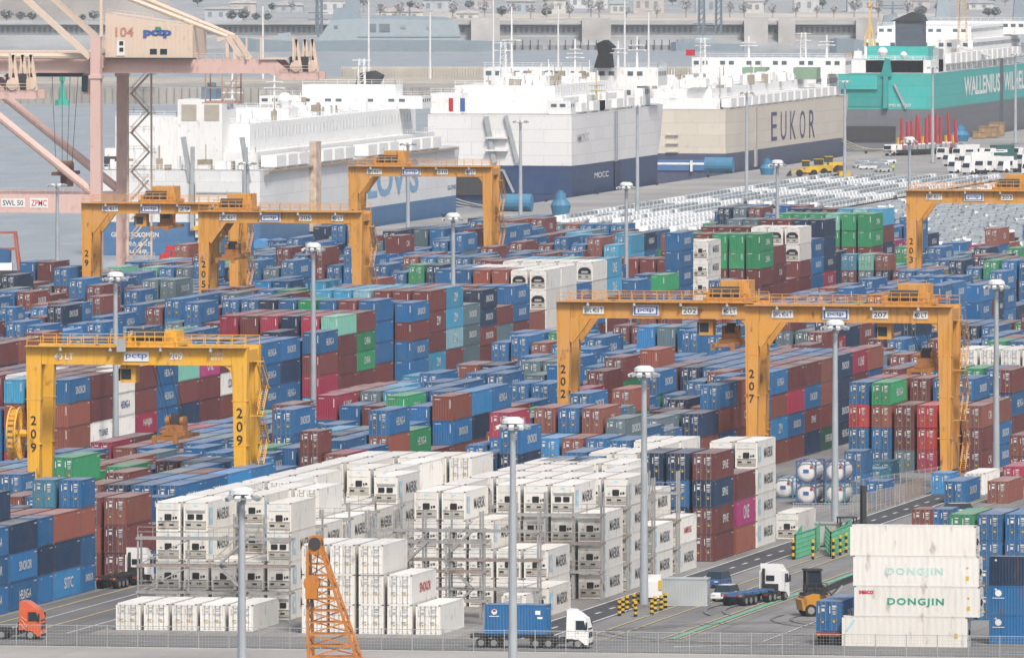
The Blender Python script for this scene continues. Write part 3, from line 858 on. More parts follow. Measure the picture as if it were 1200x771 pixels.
def build_container(o):
    p = cmat(o.c)
    loc, rz = ((o.v, o.u + CW / 2, o.z), -math.pi / 2) if o.rot else ((o.v, o.u, o.z), 0.0)
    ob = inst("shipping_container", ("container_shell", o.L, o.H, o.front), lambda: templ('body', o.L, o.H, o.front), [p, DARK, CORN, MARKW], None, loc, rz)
    if o.front in ('door', 'rdoor'):
        for s in (-1, 1):
            inst("door", ("container_door", o.H, s, o.c in 'we'), lambda: templ('door', o.H, s), [p, STEEL if o.c in 'we' else RODS, DOORG if o.c in 'we' else MARKW, YEL], ob)
    elif o.front == 'reefer':
        inst("refrigeration_unit", ("refrigeration_unit", o.H, ukind(o)), lambda: templ('unit', o.H, ukind(o)), [UNITW, BLACK, GREYP, PALEBLUE, p, UNITB], ob)
    if o.rot and o.c == 'w':
        c = inst("refrigeration_unit", ("refrigeration_unit", o.H, 'W'), lambda: templ('unit', o.H, 'W'), [UNITW, BLACK, GREYP, PALEBLUE, p, UNITB], ob, (0, o.L, 0), math.pi)
    key = ("container_lettering", o.txt, o.L, o.H, o.c in 'WKwe', o.rot)
    tm = side_marks(o, MB())
    lm = {'DONGJIN': LETG, 'DONGJIN pale': LETP}.get(o.txt, letter_mat(o))
    slots = [lm, PALEBLUE, WHITE if o.c not in 'we' else LETN, LETR, YEL]
    for nm, mi_ in (("lettering", (0,)), ("emblem", (1, 2)), ("owner_lettering", (3,)), ("hazard_label", (4,))):
        if o.txt in ('emblem',) and nm == "emblem": nm = "lettering"
        fs = [k for k, q in enumerate(tm.M) if q in mi_]
        if not fs: continue
        def sub(fs=fs):
            m = MB()
            for k in fs: m.add([tm.V[i] for i in tm.F[k]], [tuple(range(len(tm.F[k])))], tm.M[k])
            return m
        inst(nm, key + (nm,), sub, slots, ob)
    return ob

# labels: colour, look, tier, and the nearest thing one can find in the photograph
LAND = [(38, 520, "crane 209's left leg"), (287, 480, "crane 209's right leg"), (165, 400, "crane 209's girder"), (660, 410, "crane 202's left leg"),
        (885, 440, "crane 207's left leg"), (1112, 460, "crane 207's right leg"), (770, 350, "crane 202's girder"), (1000, 350, "crane 207's girder"), (100, 280, "crane 29's left leg"),
        (240, 290, "crane 205's left leg"), (420, 290, "crane 205's right leg"), (570, 240, "crane 210's right leg"), (1070, 270, "crane 203's left leg"),
        (385, 690, "the lattice boom"), (960, 565, "the tank containers"), (960, 640, "the green mesh fence"), (145, 655, "the lane's white tractor"),
        (25, 730, "the orange tractor"), (625, 740, "the blue lorry load"), (960, 690, "the yellow handler"), (1012, 590, "the black forklift mast"),
        (283, 650, "the short-reefer mast"), (601, 600, "the fence-side mast"), (755, 560, "the mast among bollards"),
        (979, 480, "the tank-side mast"), (1168, 440, "the roadside mast"), (135, 420, "the mast inside crane 209"), (367, 370, "the mint-stack mast"),
        (531, 330, "the light-blue-stack mast"), (734, 260, "the mast behind crane 202"), (910, 250, "the green-stack mast"), (1075, 690, "the broadside stack"),
        (500, 660, "the central reefer rack"), (240, 650, "the left reefer rack"), (690, 640, "the right reefer rack"), (877, 590, "the pink-panelled stack")]
def ordn(i): return ("first", "second", "third", "fourth", "fifth", "sixth", "seventh", "eighth", "ninth", "tenth")[i] if i < 10 else f"{i + 1}th"
def label_containers(lst):
    keyed = {}
    for o in lst:
        x, y = (o.bb[0] + o.bb[2]) / 2, (o.bb[1] + o.bb[3]) / 2
        lx, ly, ph = min(LAND, key=lambda l: ((x - l[0]) ** 2 + ((y - l[1]) * 1.6) ** 2))
        dx, dy = x - lx, y - ly
        if abs(dx) > 1.2 * abs(dy): dr = "left of" if dx < 0 else "right of"
        else: dr = "above" if dy < 0 else "below"
        nm = COL[o.c][0]
        if o.c in 'WK' or (o.c == 'w' and o.H > 2.8): nm += " refrigerated"
        elif o.L < 8: nm += " short"
        txt = {'DONGJIN': " with green lettering", 'DONGJIN pale': " with faded pale lettering"}.get(o.txt, "")
        tier = " on the ground" if o.tier == 0 else (" topmost" if o.top else f" in {ordn(o.tier)} tier")
        keyed.setdefault((nm, txt, tier, dr, ph), []).append((x, y, o))
    out = {}
    for (nm, txt, tier, dr, ph), L_ in keyed.items():
        L_.sort(key=lambda q: (q[0], q[1]))
        for i, (x, y, o) in enumerate(L_):
            base = f"{nm} container{txt}{tier} {dr} {ph}"
            if len(L_) > 1: base += f", {ordn(i)} from left"
            out[id(o)] = base
    return out
INST = [o for o in ALLC if o.inst]
LABELS = label_containers(INST)
used = {}
for o in INST:
    ob = build_container(o)
    grp = "refrigerated containers in the reefer field" if o.c in 'WK' else ("white containers in the yard" if o.c in 'we' else "dry containers stacked in the yard")
    tag(ob, LABELS[id(o)], "container", grp)

# the rest of the yard as one mass
def mass(lst):
    mats = [DARK, CORN, MARKW, STEEL, UNITW, BLACK, GREYP, PALEBLUE, WHITE, LETN, LETB, LETR, YEL]
    midx = {m.name: i for i, m in enumerate(mats)}
    def mi(m):
        if m.name not in midx:
            midx[m.name] = len(mats); mats.append(m)
        return midx[m.name]
    Vs, Ls, Cn, Ms, Rn = [], [], [], [], []; off = 0
    arr = {}
    def put(mb, key, T, slots, rnd):
        nonlocal off
        if key not in arr:
            arr[key] = (np.array(mb.V, np.float64), np.concatenate([np.array(f) for f in mb.F]), np.array([len(f) for f in mb.F]), np.array(mb.M))
        V, L, N, M = arr[key]
        Vs.append(V + T); Ls.append(L + off); Cn.append(N)
        Ms.append(np.array(slots)[M]); Rn.append(np.full(len(N), rnd)); off += len(V)
    bx = {}
    for o in lst:
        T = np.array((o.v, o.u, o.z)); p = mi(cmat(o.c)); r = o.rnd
        if o.vis == 0 and not (o.bb and o.bb[2] > 1195):
            k = ('hid', o.L, o.H)
            if k not in bx: bx[k] = MB().box(-CW / 2, 0, 0, CW / 2, o.L, o.H, 0)
            put(bx[k], k, T, [p], r); continue
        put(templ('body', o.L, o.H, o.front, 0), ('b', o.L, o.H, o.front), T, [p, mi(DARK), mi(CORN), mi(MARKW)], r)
        if o.front in ('door', 'rdoor'):
            for s in (-1, 1):
                put(templ('door', o.H, s), ('d', o.H, s), T, [p, mi(RODS) if o.c not in 'we' else mi(STEEL), mi(MARKW if o.c not in 'we' else DOORG), mi(YEL)], r)
        elif o.front == 'reefer':
            put(templ('unit', o.H, ukind(o)), ('u', o.H, ukind(o)), T, [mi(UNITW), mi(BLACK), mi(GREYP), mi(PALEBLUE), p, mi(UNITB)], r)
        if o.vis > 12:
            tm = side_marks(o, MB())
            if tm.F: put(tm, ('t', o.txt, o.L, o.H, o.c in 'we', o.c in 'WK'), T, [mi(letter_mat(o)), mi(PALEBLUE), mi(WHITE if o.c not in 'we' else LETN), mi(LETR), mi(YEL)], r)
    V = np.concatenate(Vs); L = np.concatenate(Ls); N = np.concatenate(Cn); M = np.concatenate(Ms); Rr = np.concatenate(Rn)
    me = bpy.data.meshes.new("container_mass")
    me.vertices.add(len(V)); me.vertices.foreach_set("co", V.astype(np.float32).ravel())
    me.loops.add(len(L)); me.loops.foreach_set("vertex_index", L.astype(np.int32))
    me.polygons.add(len(N))
    me.polygons.foreach_set("loop_start", np.concatenate([[0], np.cumsum(N)[:-1]]).astype(np.int32))
    me.polygons.foreach_set("loop_total", N.astype(np.int32))
    for m in mats: me.materials.append(m)
    me.polygons.foreach_set("material_index", M.astype(np.int32))
    a = me.attributes.new("rnd", 'FLOAT', 'FACE'); a.data.foreach_set("value", Rr.astype(np.float32))
    me.update(calc_edges=True); me.shade_flat()
    print("mass faces", len(N))
    return link("stacked_containers", me)
cm = kind(mass([o for o in ALLC if not o.inst]), "stuff")
cm["label"] = "mass of stacked containers filling the yard between the cranes"
# ------------------------------------------------------------------ gantry cranes over the stacks
ORANGE = paint("crane_orange", (.62, .29, .045), .5, rust=1.3, dust=.12, var=.03)
YELLOW = paint("crane_yellow", (.76, .40, .02), .45, rust=1.1, dust=.1, var=.03)
SIGN = plain("sign_white", (.72, .73, .72), .5, var=.05)
SIGNB = plain("sign_blue", (.05, .12, .36), .5)
def rail(mb, p, q, h=1.05, step=1.5, r=.045, m=0):
    p, q = Vector(p), Vector(q); n = max(1, int((q - p).length / step))
    for i in range(n + 1):
        a = p.lerp(q, i / n); mb.bar(a, a + Vector((0, 0, h)), r * 1.6, m=m)
    for hh in (h, h * .55):
        mb.bar(p + Vector((0, 0, hh)), q + Vector((0, 0, hh)), r * 1.5, m=m)
    return mb
def stairs(mb, p, q, w=.7, m=0):
    p, q = Vector(p), Vector(q)
    dr = (q - p).normalized(); side = Vector((0, 1, 0)) if abs(dr.x) > abs(dr.y) else Vector((1, 0, 0))
    for sg in (-.5, .5):
        mb.bar(p + side * w * sg, q + side * w * sg, .08, .22, m)
        mb.bar(p + side * w * sg + Vector((0, 0, .95)), q + side * w * sg + Vector((0, 0, .95)), .06, m=m)
    n = int((q - p).length / .35)
    for i in range(n + 1):
        a = p.lerp(q, i / n); mb.bar(a - side * w * .5, a + side * w * .5, .22, .05, m)
    return mb
def sign(parent, txt, x, y, z, w, h, face='-y', mat=None, tmat=None):
    o = MB().box(x - w / 2, y - .05, z - h / 2, x + w / 2, y, z + h / 2).build("sign_board", mat or SIGN, parent)
    letter(txt, h * .62, (x, y - .06, z), face, tmat or BLACK, o, w * .86)
    return o
def rtg(label, v, u, num, W, Ht, col, tx, spreader=None, reel=False, Lp=7.6, bracket=True, stair=True, logo=True, extra=None, vis_leg=True, gd=1.88):
    root = thing("gantry_crane", label, "gantry crane", (v, u, 0), 0, "gantry cranes straddling the container blocks")
    gz = Ht - 1.12 - gd                                # underside of girder
    for yy in (0.0, Lp - 1.3):
        for sx in (0, 1):
            m = MB(); xo = 0 if sx == 0 else W; sg = 1 if sx == 0 else -1
            m.ext([(xo + sg * .25, 1.9), (xo + sg * 1.35, 1.9), (xo + sg * 1.75, gz + gd + .02), (xo, gz + gd + .02)], 'y', yy, yy + 1.3)
            m.box(xo + sg * .2 - (0 if sg > 0 else .1), yy - .06, 1.9, xo + sg * 1.5 + (.1 if sg > 0 else 0), yy + 1.36, 2.2) if sg > 0 else m.box(xo - 1.5, yy - .06, 1.9, xo - .15, yy + 1.36, 2.2)
            for zz in (gz * .3, gz * .55, gz * .8): m.box(xo - .04 if sg > 0 else xo - 1.75, yy - .03, zz, xo + 1.72 if sg > 0 else xo + .03, yy + 1.33, zz + .12)
            m.box(xo + sg * .42 - .05, yy - .07, 2.2, xo + sg * .42 + .05, yy - .005, gz)
            lg = m.build("leg", col, root)
            if yy == 0 and sx == 0 and num and vis_leg:
                for i, ch in enumerate(num):
                    letter(ch, 1.0, (.85, -.06, gz - 6.2 - 1.5 * i), '-y', BLACK, lg, .62, "digit")
            if yy == 0 and sx == 1 and num and reel:
                for i, ch in enumerate(num):
                    letter(ch, 1.1, (W - .85, -.06, gz - 5.2 - 1.5 * i), '-y', BLACK, lg, .66, "digit")
    for yy in (0.05, Lp - 1.25):
        m = MB().box(1.76, yy, gz, W - 1.76, yy + 1.2, gz + gd)
        for x in np.arange(3, W - 3, 2.6): m.box(x, yy - .03, gz + .1, x + .06, yy, gz + gd - .08)
        r_ = 1.3
        for c_ in range(6):
            a0, a1 = c_ * math.pi / 12, (c_ + 1) * math.pi / 12
            m.ext([(W - 1.76, gz), (W - 1.76 - r_ * (1 - math.sin(a0)), gz - r_ * (1 - math.cos(a0))), (W - 1.76 - r_ * (1 - math.sin(a1)), gz - r_ * (1 - math.cos(a1)))], 'y', yy + .1, yy + 1.1)
        if bracket:
            m.ext([(1.7, gz - 2.8), (2.0, gz - 3.1), (4.3, gz), (1.7, gz)], 'y', yy - .1, yy + .5)
        m.box(.0, yy - .02, gz + gd, W, yy + 1.24, gz + gd + .17)
        m.build("girder", col, root)
    gt = gz + gd - 1.88
    for sx in (0.1, W - 1.1):
        MB().box(sx, 1.3, gz + .3, sx + 1.0, Lp - 1.3, gz + gd - .2).build("end_tie", col, root)
    for sx in (0, 1):
        x0 = .2 if sx == 0 else W - 1.4
        s_ = MB().box(x0, -1.4, 1.1, x0 + 1.2, Lp + 1.4, 1.9).build("sill_beam", col, root)
        for yy in (-1.0, .9, Lp - .9, Lp + 1.0):
            MB().tube((x0 + .25, yy, .75), (x0 + .95, yy, .75), .75, n=14).build("wheel", BLACK, s_)
    w = MB(); rail(w, (.2, -.35, gt + 2.05), (W - .2, -.35, gt + 2.05)); w.box(0, -.75, gt + 1.97, W, .04, gt + 2.04)
    w.build("walkway", col, root)
    w = MB(); rail(w, (.2, Lp, gt + 2.05), (W - .2, Lp, gt + 2.05)); w.build("walkway", col, root)
    for i, x in enumerate(np.linspace(4, W - 4, 4)):
        MB().tube((x, -.6, gt + 1.55), (x, -.6, gt + 1.95), .22, .12, 8).build("floodlight", GREYP, root)
    # trolley
    hh = 4.6 if col is ORANGE else 3.7
    t = MB().box(tx - 2.9, .2, gt + 2.05, tx + 2.9, Lp - .2, gt + 2.6)
    t.box(tx - 2.6, .6, gt + 2.6, tx - 2.2, Lp - .6, gt + 3.3); t.box(tx + 2.0, .6, gt + 2.6, tx + 2.9, 2.4, gt + 3.6)
    tr = t.build("trolley", col, root)
    h_ = MB().box(tx - 1.2, 2.2, gt + 2.6, tx + 2.4, Lp - .8, gt + hh)
    for x in np.arange(tx - 1.0, tx + 2.3, .55): h_.box(x, 2.15, gt + 2.7, x + .12, 2.2, gt + hh - .1)
    for x in (tx - 1.2, tx + 2.3): h_.bar((x, 2.1, gt + hh), (x, 2.1, gt + hh + .5), .08)
    for i_ in range(5): h_.box(tx - 2.6 + i_ * .9, 1.6, gt + 2.6, tx - 2.1 + i_ * .9, 2.1, gt + 3.0 + .35 * (i_ % 3))
    h_.build("machinery_house", col, tr)
    MB().tube((tx - 2.0, 1.5, gt + 3.2), (tx + 1.3, 1.5, gt + 3.2), .72, n=12).build("hoist_drum", DARK, tr)
    rl = rail(MB(), (tx - 2.8, .1, gt + 2.6), (tx + 2.8, .1, gt + 2.6), step=1.1); rl.build("trolley_railing", col, tr)
    if spreader is not None:
        cx = tx - 2.4
        c = MB().box(cx - 1.1, .9, gz - 2.0, cx + .6, 3.0, gz + .1); c.build("operator_cabin", col, tr)
        MB().box(cx - 1.35, 1.0, gz - 1.8, cx - 1.11, 2.9, gz - .4).box(cx - 1.0, .84, gz - 1.6, cx + .1, .89, gz - .5).build("cabin_window", GLASS, tr)
        sz, sx_ = spreader
        sp = MB()
        sp.box(sx_ - 1.3, 2.2, sz, sx_ + 1.3, 5.4, sz + .5)
        sp.box(sx_ - 1.0, 2.6, sz + .5, sx_ + 1.0, 5.0, sz + 1.2)
        for sg in (-1, 1):
            sp.tube((sx_ + sg * 1.0, 3.0, sz + 1.6), (sx_ + sg * .6, 3.0, sz + 1.6), .5, n=10)
            sp.tube((sx_ + sg * 1.0, 4.6, sz + 1.6), (sx_ + sg * .6, 4.6, sz + 1.6), .5, n=10)
            sp.box(sx_ + sg * 1.2 - .14, -2.2, sz - .28, sx_ + sg * 1.2 + .14, 9.8, sz + .12)
            sp.box(sx_ + sg * 1.2 - .25, -2.5, sz - .65, sx_ + sg * 1.2 + .25, -2.1, sz + .1)
        sp.box(sx_ - 1.2, -2.4, sz - .28, sx_ + 1.2, -2.1, sz + .12); sp.box(sx_ - 1.2, 9.5, sz - .28, sx_ + 1.2, 9.8, sz + .12)
        spo = sp.build("spreader", paint("spreader_greasy_orange", (.42, .17, .03), .5, rust=1.6, dust=.1), root)
        MB().box(sx_ - .5, 3.2, sz + 1.2, sx_ + .5, 4.4, sz + 2.4).build("headblock", DARK, spo)
        for a in (-.9, .9):
            for b_ in (3.0, 4.6):
                MB().tube((sx_ + a, b_, sz + 1.6), (tx + a, b_, gz + 2.1), .035, n=5).build("hoist_rope", DARK, root)
    # electrics and ladders on the legs
    e_ = MB().box(W - 1.5, 1.5, 2.2, W - .1, Lp - 1.6, 5.4); e_.build("power_pack", col, root)
    MB().box(W - 1.3, 1.2, 5.45, W - .3, 2.6, 6.6).build("generator_box", GREYP, root)
    lad = MB()
    for yy in (Lp - 3.0, Lp - 2.4): lad.bar((W - .6, yy, 2.2), (W - .6, yy, gz + 2.0), .07)
    for z in np.arange(2.5, gz + 2, .4): lad.bar((W - .6, Lp - 3.0, z), (W - .6, Lp - 2.4, z), .05)
    lad.build("ladder", col, root)
    if stair:
        st = MB(); z = 2.2; k = 0
        while z < gz - 1:
            a, b_ = (W + .1, 1.6, z), (W + 1.2, 4.6, min(z + 3.0, gz))
            if k % 2: a, b_ = (W + 1.2, 4.6 - .2, z), (W + .1 + 1.0, 1.6, min(z + 3.0, gz))
            else: a, b_ = (W + 1.1, 1.6, z), (W + 1.1, 4.6, min(z + 3.0, gz))
            stairs(st, a, b_, .6); st.box(W, 1.2 if k % 2 else 4.4, z + 2.9, W + 1.6, 1.7 if k % 2 else 5.0, z + 3.0)
            z += 3.0; k += 1
        st.build("stairway", col, root)
    if reel:
        r0 = MB(); c0 = (-1.25, .6, 5.0)
        for i in range(24):
            a0, a1 = 2 * math.pi * i / 24, 2 * math.pi * (i + 1) / 24
            for xx in (-1.7, -.8):
                r0.bar((xx, .6 + 2.9 * math.cos(a0), 12 + 2.9 * math.sin(a0)), (xx, .6 + 2.9 * math.cos(a1), 12 + 2.9 * math.sin(a1)), .16)
                r0.bar((xx, .6 + .5 * math.cos(a0), 12 + .5 * math.sin(a0)), (xx, .6 + 2.9 * math.cos(a0), 12 + 2.9 * math.sin(a0)), .07)
            r0.bar((-1.7, .6 + 2.5 * math.cos(a0), 12 + 2.5 * math.sin(a0)), (-.8, .6 + 2.5 * math.cos(a0), 12 + 2.5 * math.sin(a0)), .35)
        r0.tube((-1.9, .6, 12), (.3, .6, 12), .45)
        r0.build("cable_reel", col, root)
    # lettering on the girder
    fy = .0
    if col is ORANGE:
        sign(root, "SWL 40.6 T", 4.6, fy, gz + gd * .53, 2.6, .95)
        sg = MB().box(W * .44 - 1.6, -.07, gz + gd * .53 - .65, W * .44 + 1.6, -.02, gz + gd * .53 + .65).build("sign_board", SIGN, root)
        MB().box(W * .44 - 1.45, -.10, gz + gd * .53 - .53, W * .44 + 1.45, -.072, gz + gd * .53 + .53).build("sign_panel", SIGNB, sg)
        MB().box(W * .44 - 1.25, -.13, gz + gd * .53 - .4, W * .44 + 1.25, -.102, gz + gd * .53 + .4).build("sign_field", SIGN, sg)
        letter("pctp", .55, (W * .44, -.14, gz + gd * .53), '-y', SIGNB, sg, 2.0, bold=.03)
        sign(root, num, W * .655, fy, gz + gd * .53, 1.9, .95)
        sign(root, "40 LT", W * .85, fy, gz + gd * .53, 1.8, .95)
    else:
        letter("40 LT", .75, (3.1 + 1.2, .0, gz + .9), '-y', SIGN, root, 2.2, bold=.03)
        s2 = sign(root, "pctp", W * .50, fy, gz + .95, 2.8, 1.1, tmat=SIGNB)
        letter(num, .85, (W * .68, -.01, gz + gd * .53), '-y', SIGN, root, 1.5, bold=.03)
        letter("HANJIN", .4, (W * .86, -.01, gz + 1.25), '-y', SIGN, root, 1.6); letter("HEAVY", .35, (W * .86, -.01, gz + .75), '-y', SIGN, root, 1.6)
        MB().box(W * .44 - .5, -1.1, gz + 1.5, W * .44 + .5, -.78, gz + 2.9).build("junction_box", GREYP, root)
    return root
def v_left(x, s): return (CS * (x - 600) - SN * F_PX) / s
def place(x, s):
    vv = v_left(x, s); uu = (SN * (x - 600) + CS * F_PX) / s
    return vv, uu
CR = [  # pixel of near-left leg, scale, number, height, colour, trolley, spreader (height, x), options
    (30, 10.60, "209", 25.0, 22.7, YELLOW, 14.0, (11.8, 16.2), dict(reel=True, bracket=False), "yellow gantry crane 209 with a cable reel, over the maroon and white stacks"),
    (652, 9.62, "202", 25.2, 22.6, ORANGE, 21.0, (16.6, 21.0), dict(stair=False), "orange gantry crane 202 whose spreader hangs beside crane 207"),
    (873, 9.74, "207", 25.2, 22.8, ORANGE, 19.5, (14.3, 21.6), {}, "orange gantry crane 207 standing behind the tank containers"),
    (95, 7.50, "29", 25.2, 22.6, ORANGE, 12.0, (18.0, 13.0), dict(gd=1.5), "orange gantry crane beside the pink quay crane, its girder behind crane 205"),
    (232, 7.78, "205", 25.2, 23.3, ORANGE, 5.2, (15.3, 4.6), dict(gd=1.6), "orange gantry crane 205 before the pink quay crane, spreader low at its left"),
    (408, 6.82, "210", 25.2, 23.5, ORANGE, 7.0, None, dict(gd=1.6), "orange gantry crane 210 in front of the ship with blue letters"),
    (1062, 7.23, "203", 25.2, 22.6, ORANGE, 17.0, None, dict(), "orange gantry crane 203 in front of the dense car park"),
]
for x, s, num, W, Ht, col, tx, spd, opt, lab in CR:
    vv, uu = place(x, s)
    rtg(lab, vv, uu, num, W, Ht, col, tx, spd, **opt)

# ------------------------------------------------------------------ pink ship-to-shore cranes on the quay
PINK = paint("quay_crane_pink", (.63, .43, .38), .5, rust=.35, dust=.1, var=.03)
PINK2 = paint("quay_crane_beige", (.66, .53, .42), .5, rust=.35, dust=.1, var=.03)
def sts(label, v, u, full=True, num="104"):
    root = thing("quay_crane", label, "quay crane", (v, u, 0), 0, "pink ship to shore cranes on the quay")
    LW, Dp = -27.0, 20.8
    for y in (0, Dp):
        for x, top in ((0, 44.6 if y == 0 else 40), (LW, 44.6)):
            m = MB().ext([(x - 1.0, 1.6), (x + 1.0, 1.6), (x + .85, top), (x - .85, top)], 'y', y - .9, y + .9)
            m.box(x - 1.15, y - 1.1, 37.4, x + 1.15, y + 1.1, 38.0)
            m.build("leg", PINK, root)
        pb = MB().box(LW + .9, y - .8, 14.2, -.9, y + .8, 17.4); 
        pbo = pb.build("portal_beam", PINK, root)
        if y == 0:
            rail(MB(), (LW + 1, -.7, 17.4), (-1, -.7, 17.4)).build("railing", PINK, pbo)
            sign(pbo, "SWL 50", -14.6, -.82, 15.9, 4.2, 1.5); sign(pbo, "ZPMC", -10.0, -.82, 15.9, 3.2, 1.7, tmat=REDP)
        MB().tube((LW, y, 38.5), (-.6, y, 17.6), .75, n=10).build("brace", PINK, root)
        MB().bar((-1.0, y, 41), (LW + .5, y, 63.5), 1.0, 1.0).build("frame_diagonal", PINK2, root)
        MB().bar((LW, y, 44), (LW, y, 63.5), 1.2, 1.2).build("apex_mast", PINK, root)
        MB().tube((LW, y + (1 if y else -1) * 0, 63.5), (22.4, 6.5 + (1.5 if y else -1.5) * 2, 44.6), .42, n=8).build("back_stay", PINK2, root)
        by = 6.5 + (1.5 if y else -1.5) * 2
        MB().bar((22.4, by, 44.6), (25.2, by, 40.6), .8).bar((20.6, by, 44.0), (22.4, by, 44.6), .7).build("stay_strut", PINK2, root)
        MB().bar((22.4, by, 44.6), (22.4, by, 40.6), .55).build("stay_post", PINK2, root)
    for x in (0, LW):
        MB().box(x - .9, .9, 39.2, x + .9, Dp - .9, 41).build("cross_beam", PINK, root)
        MB().box(x - .8, -6, .9, x + .8, Dp + 6, 2.4).build("sill_beam", PINK, root)
    for by in (3.5, 9.5):
        m = MB().ext([(-62, 38.3), (30.0, 38.3), (32.0, 37.2), (38.4, 37.2), (38.4, 38.6), (33.2, 38.6), (31, 40.7), (-62, 40.7)], 'y', by - .6, by + .6)
        bo = m.build("boom_girder", PINK, root)
    MB().tube((-62, 1.6, 41.2), (-.9, 1.6, 41.2), .55, n=10).build("boom_tube", PINK2, root)
    MB().tube((-62, 12.4, 41.6), (-.9, 12.4, 41.6), .5, n=10).build("boom_tube", PINK2, root)
    rail(MB(), (2, 2.6, 40.7), (31, 2.6, 40.7)).build("railing", PINK2, root)
    # end platform with rope sheaves
    m = MB().box(28.5, 2.5, 40.7, 33.2, 10.5, 41.0)
    rail(m, (32, 2.4, 38.6), (38.6, 2.4, 38.6)); rail(m, (24, 2.4, 44.4), (34.5, 2.4, 44.4), h=.1)
    for x in (26, 28.5, 34.2): m.bar((x, 2.4, 40.7), (x, 2.4, 44.6), .3)
    m.build("end_platform", PINK2, root)
    for i, x in enumerate((34.6, 35.8, 36.8)):
        MB().bar((x - .7, 3.2 + i * 1.5, 38.6), (x, 3.2 + i * 1.5, 44.2), .5).bar((x + .9, 3.2 + i * 1.5, 38.6), (x, 3.2 + i * 1.5, 44.2), .5).tube((x, 2.6 + i * 1.5, 39.6), (x, 3.8 + i * 1.5, 39.6), 1.0, n=12).build("sheave_frame", PINK2, root)
    MB().box(33.4, 3.0, 38.7, 36.5, 9.5, 41.2).build("winch", DARK, root)
    hg = MB()
    for x in (18.6, 24.0):
        for y in (3, 7):
            hg.bar((x, y, 38.3), (x, y, 33.3), .22)
    for z in (33.4, 35.8): hg.bar((18.6, 3, z), (24, 3, z), .22); hg.bar((18.6, 7, z), (24, 7, z), .22); hg.bar((18.6, 3, z), (18.6, 7, z), .22); hg.bar((24, 3, z), (24, 7, z), .22)
    hg.bar((21.5, 3, 33.4), (24, 3, 38.2), .2); hg.bar((21.5, 3, 38.2), (21.5, 3, 33.4), .2)
    hg.box(18, 2.6, 33.1, 24.4, 7.4, 33.3)
    hg.build("hanging_platform", paint("platform_brown_steel", (.42, .27, .2), .6), root)
    if not full: return root
    # machinery house
    h_ = MB().ext([(1.2, 41.0), (16.6, 41.0), (16.6, 46.6), (9.5, 47.4), (1.2, 48.6)], 'y', 1.8, 13.2)
    for x in np.arange(1.6, 16.4, .75): h_.box(x, 1.755, 41.2, x + .10, 1.8, 46.5)
    ho = h_.build("machinery_house", PINK2, root)
    letter(num, 1.6, (4.6, 1.70, 45.4), '-y', plain("lettering_pink", (.46, .22, .18), .6), ho, 3.2, bold=.02)
    letter("pctp", 1.7, (10.4, 1.70, 45.2), '-y', LETB, ho, 5.0, bold=.06)
    MB().box(10.4 - .35, 1.64, 45.9, 10.4 + .6, 1.70, 46.3).build("logo_dash", LETG, ho)
    for x in (9.7, 11.5): MB().box(x - .6, 1.68, 41.6, x + .6, 1.76, 42.5).build("window", GLASS, ho)
    dr_ = MB().box(3.2, 1.66, 41.3, 4.6, 1.76, 43.9).build("door", SIGN, ho)
    for z in (42.0, 43.1): MB().box(3.7, 1.60, z, 4.4, 1.66, z + .7).build("window", GLASS, dr_)
    MB().box(1.2, 1.0, 40.72, 17.2, 1.8, 40.98).build("house_walkway", DARK, ho)
    rail(MB(), (1.4, 2.2, 48.3), (9.5, 2.2, 47.4)).build("roof_railing", PINK2, ho)
    MB().bar((.9, 0, 44.6), (.9, 0, 60), .5, .5).build("signal_mast", PINK2, root)
    # operator cabin and trolley on the waterside
    c = MB().box(-3.4, 4.6, 34.6, -.4 - .6, 8.4, 38.2); co = c.build("operator_cabin", PINK, root)
    MB().box(-3.6, 4.4, 35.0, -2.6, 4.58, 37.8).build("cabin_window", plain("green_glass", (.03, .10, .10), .1), co)
    MB().box(-12.0, 4.0, 37.6, -4, 9, 38.2).build("trolley", DARK, root)
    for x in (-9.2, -7.4, -6.0, -4.6): MB().tube((x, 6, 37.6), (x * .6 - 3.0, 6, 21.5), .05, n=5).build("hoist_rope", DARK, root)
    sp = MB().box(-8.0, 0, 20.6, -5.6, 12, 21.2).box(-7.8, 4, 21.2, -5.8, 8, 22.6).tube((-8.2, 5, 22.4), (-5.4, 5, 22.4), .8).box(-7.2, 3.6, 18.6, -5.9, 8.0, 20.6)
    sp.build("spreader", paint("spreader_rust", (.16, .08, .05), .6, rust=1.5), root)
    # stair tower on the far leg
    st = MB()
    for z0 in np.arange(17.5, 37, 3.4):
        k = int(z0 / 3.4) % 2
        a, b_ = (2.2, Dp - 3, z0), (5.4, Dp - 3, z0 + 3.4)
        if k: a, b_ = (5.4, Dp - 3, z0), (2.2, Dp - 3, z0 + 3.4)
        stairs(st, a, b_, .9); st.box(1.0 if k else 5.2, Dp - 3.6, z0 + 3.3, 2.4 if k else 6.6, Dp - 2.4, z0 + 3.42)
        rail(st, (1.0, Dp - 3.6, z0 + 3.4), (6.4, Dp - 3.6, z0 + 3.4), step=1.8)
    for z0 in np.arange(2.4, 17, 3.4):
        stairs(st, (2.2, Dp - 3, z0), (5.2, Dp - 3, z0 + 3.4), .9)
        rail(st, (1.0, Dp - 3.6, z0 + 3.4), (6.4, Dp - 3.6, z0 + 3.4), step=1.8)
    st.bar((1.6, Dp - 3, 2.4), (1.6, Dp - 3, 38), .35)
    st.bar((5.8, Dp - 3, 2.4), (5.8, Dp - 3, 38), .3); st.build("stair_tower", PINK2, root)
    return root
sv, su = place(113, 6.79)
sts("pink quay crane numbered 104 with a beige machinery house, at the water's edge", sv, su)
sv2, su2 = place(-238, 7.36)
sts("pink quay crane whose rope sheaves alone reach in at the picture's left edge", sv2, su2, full=False)

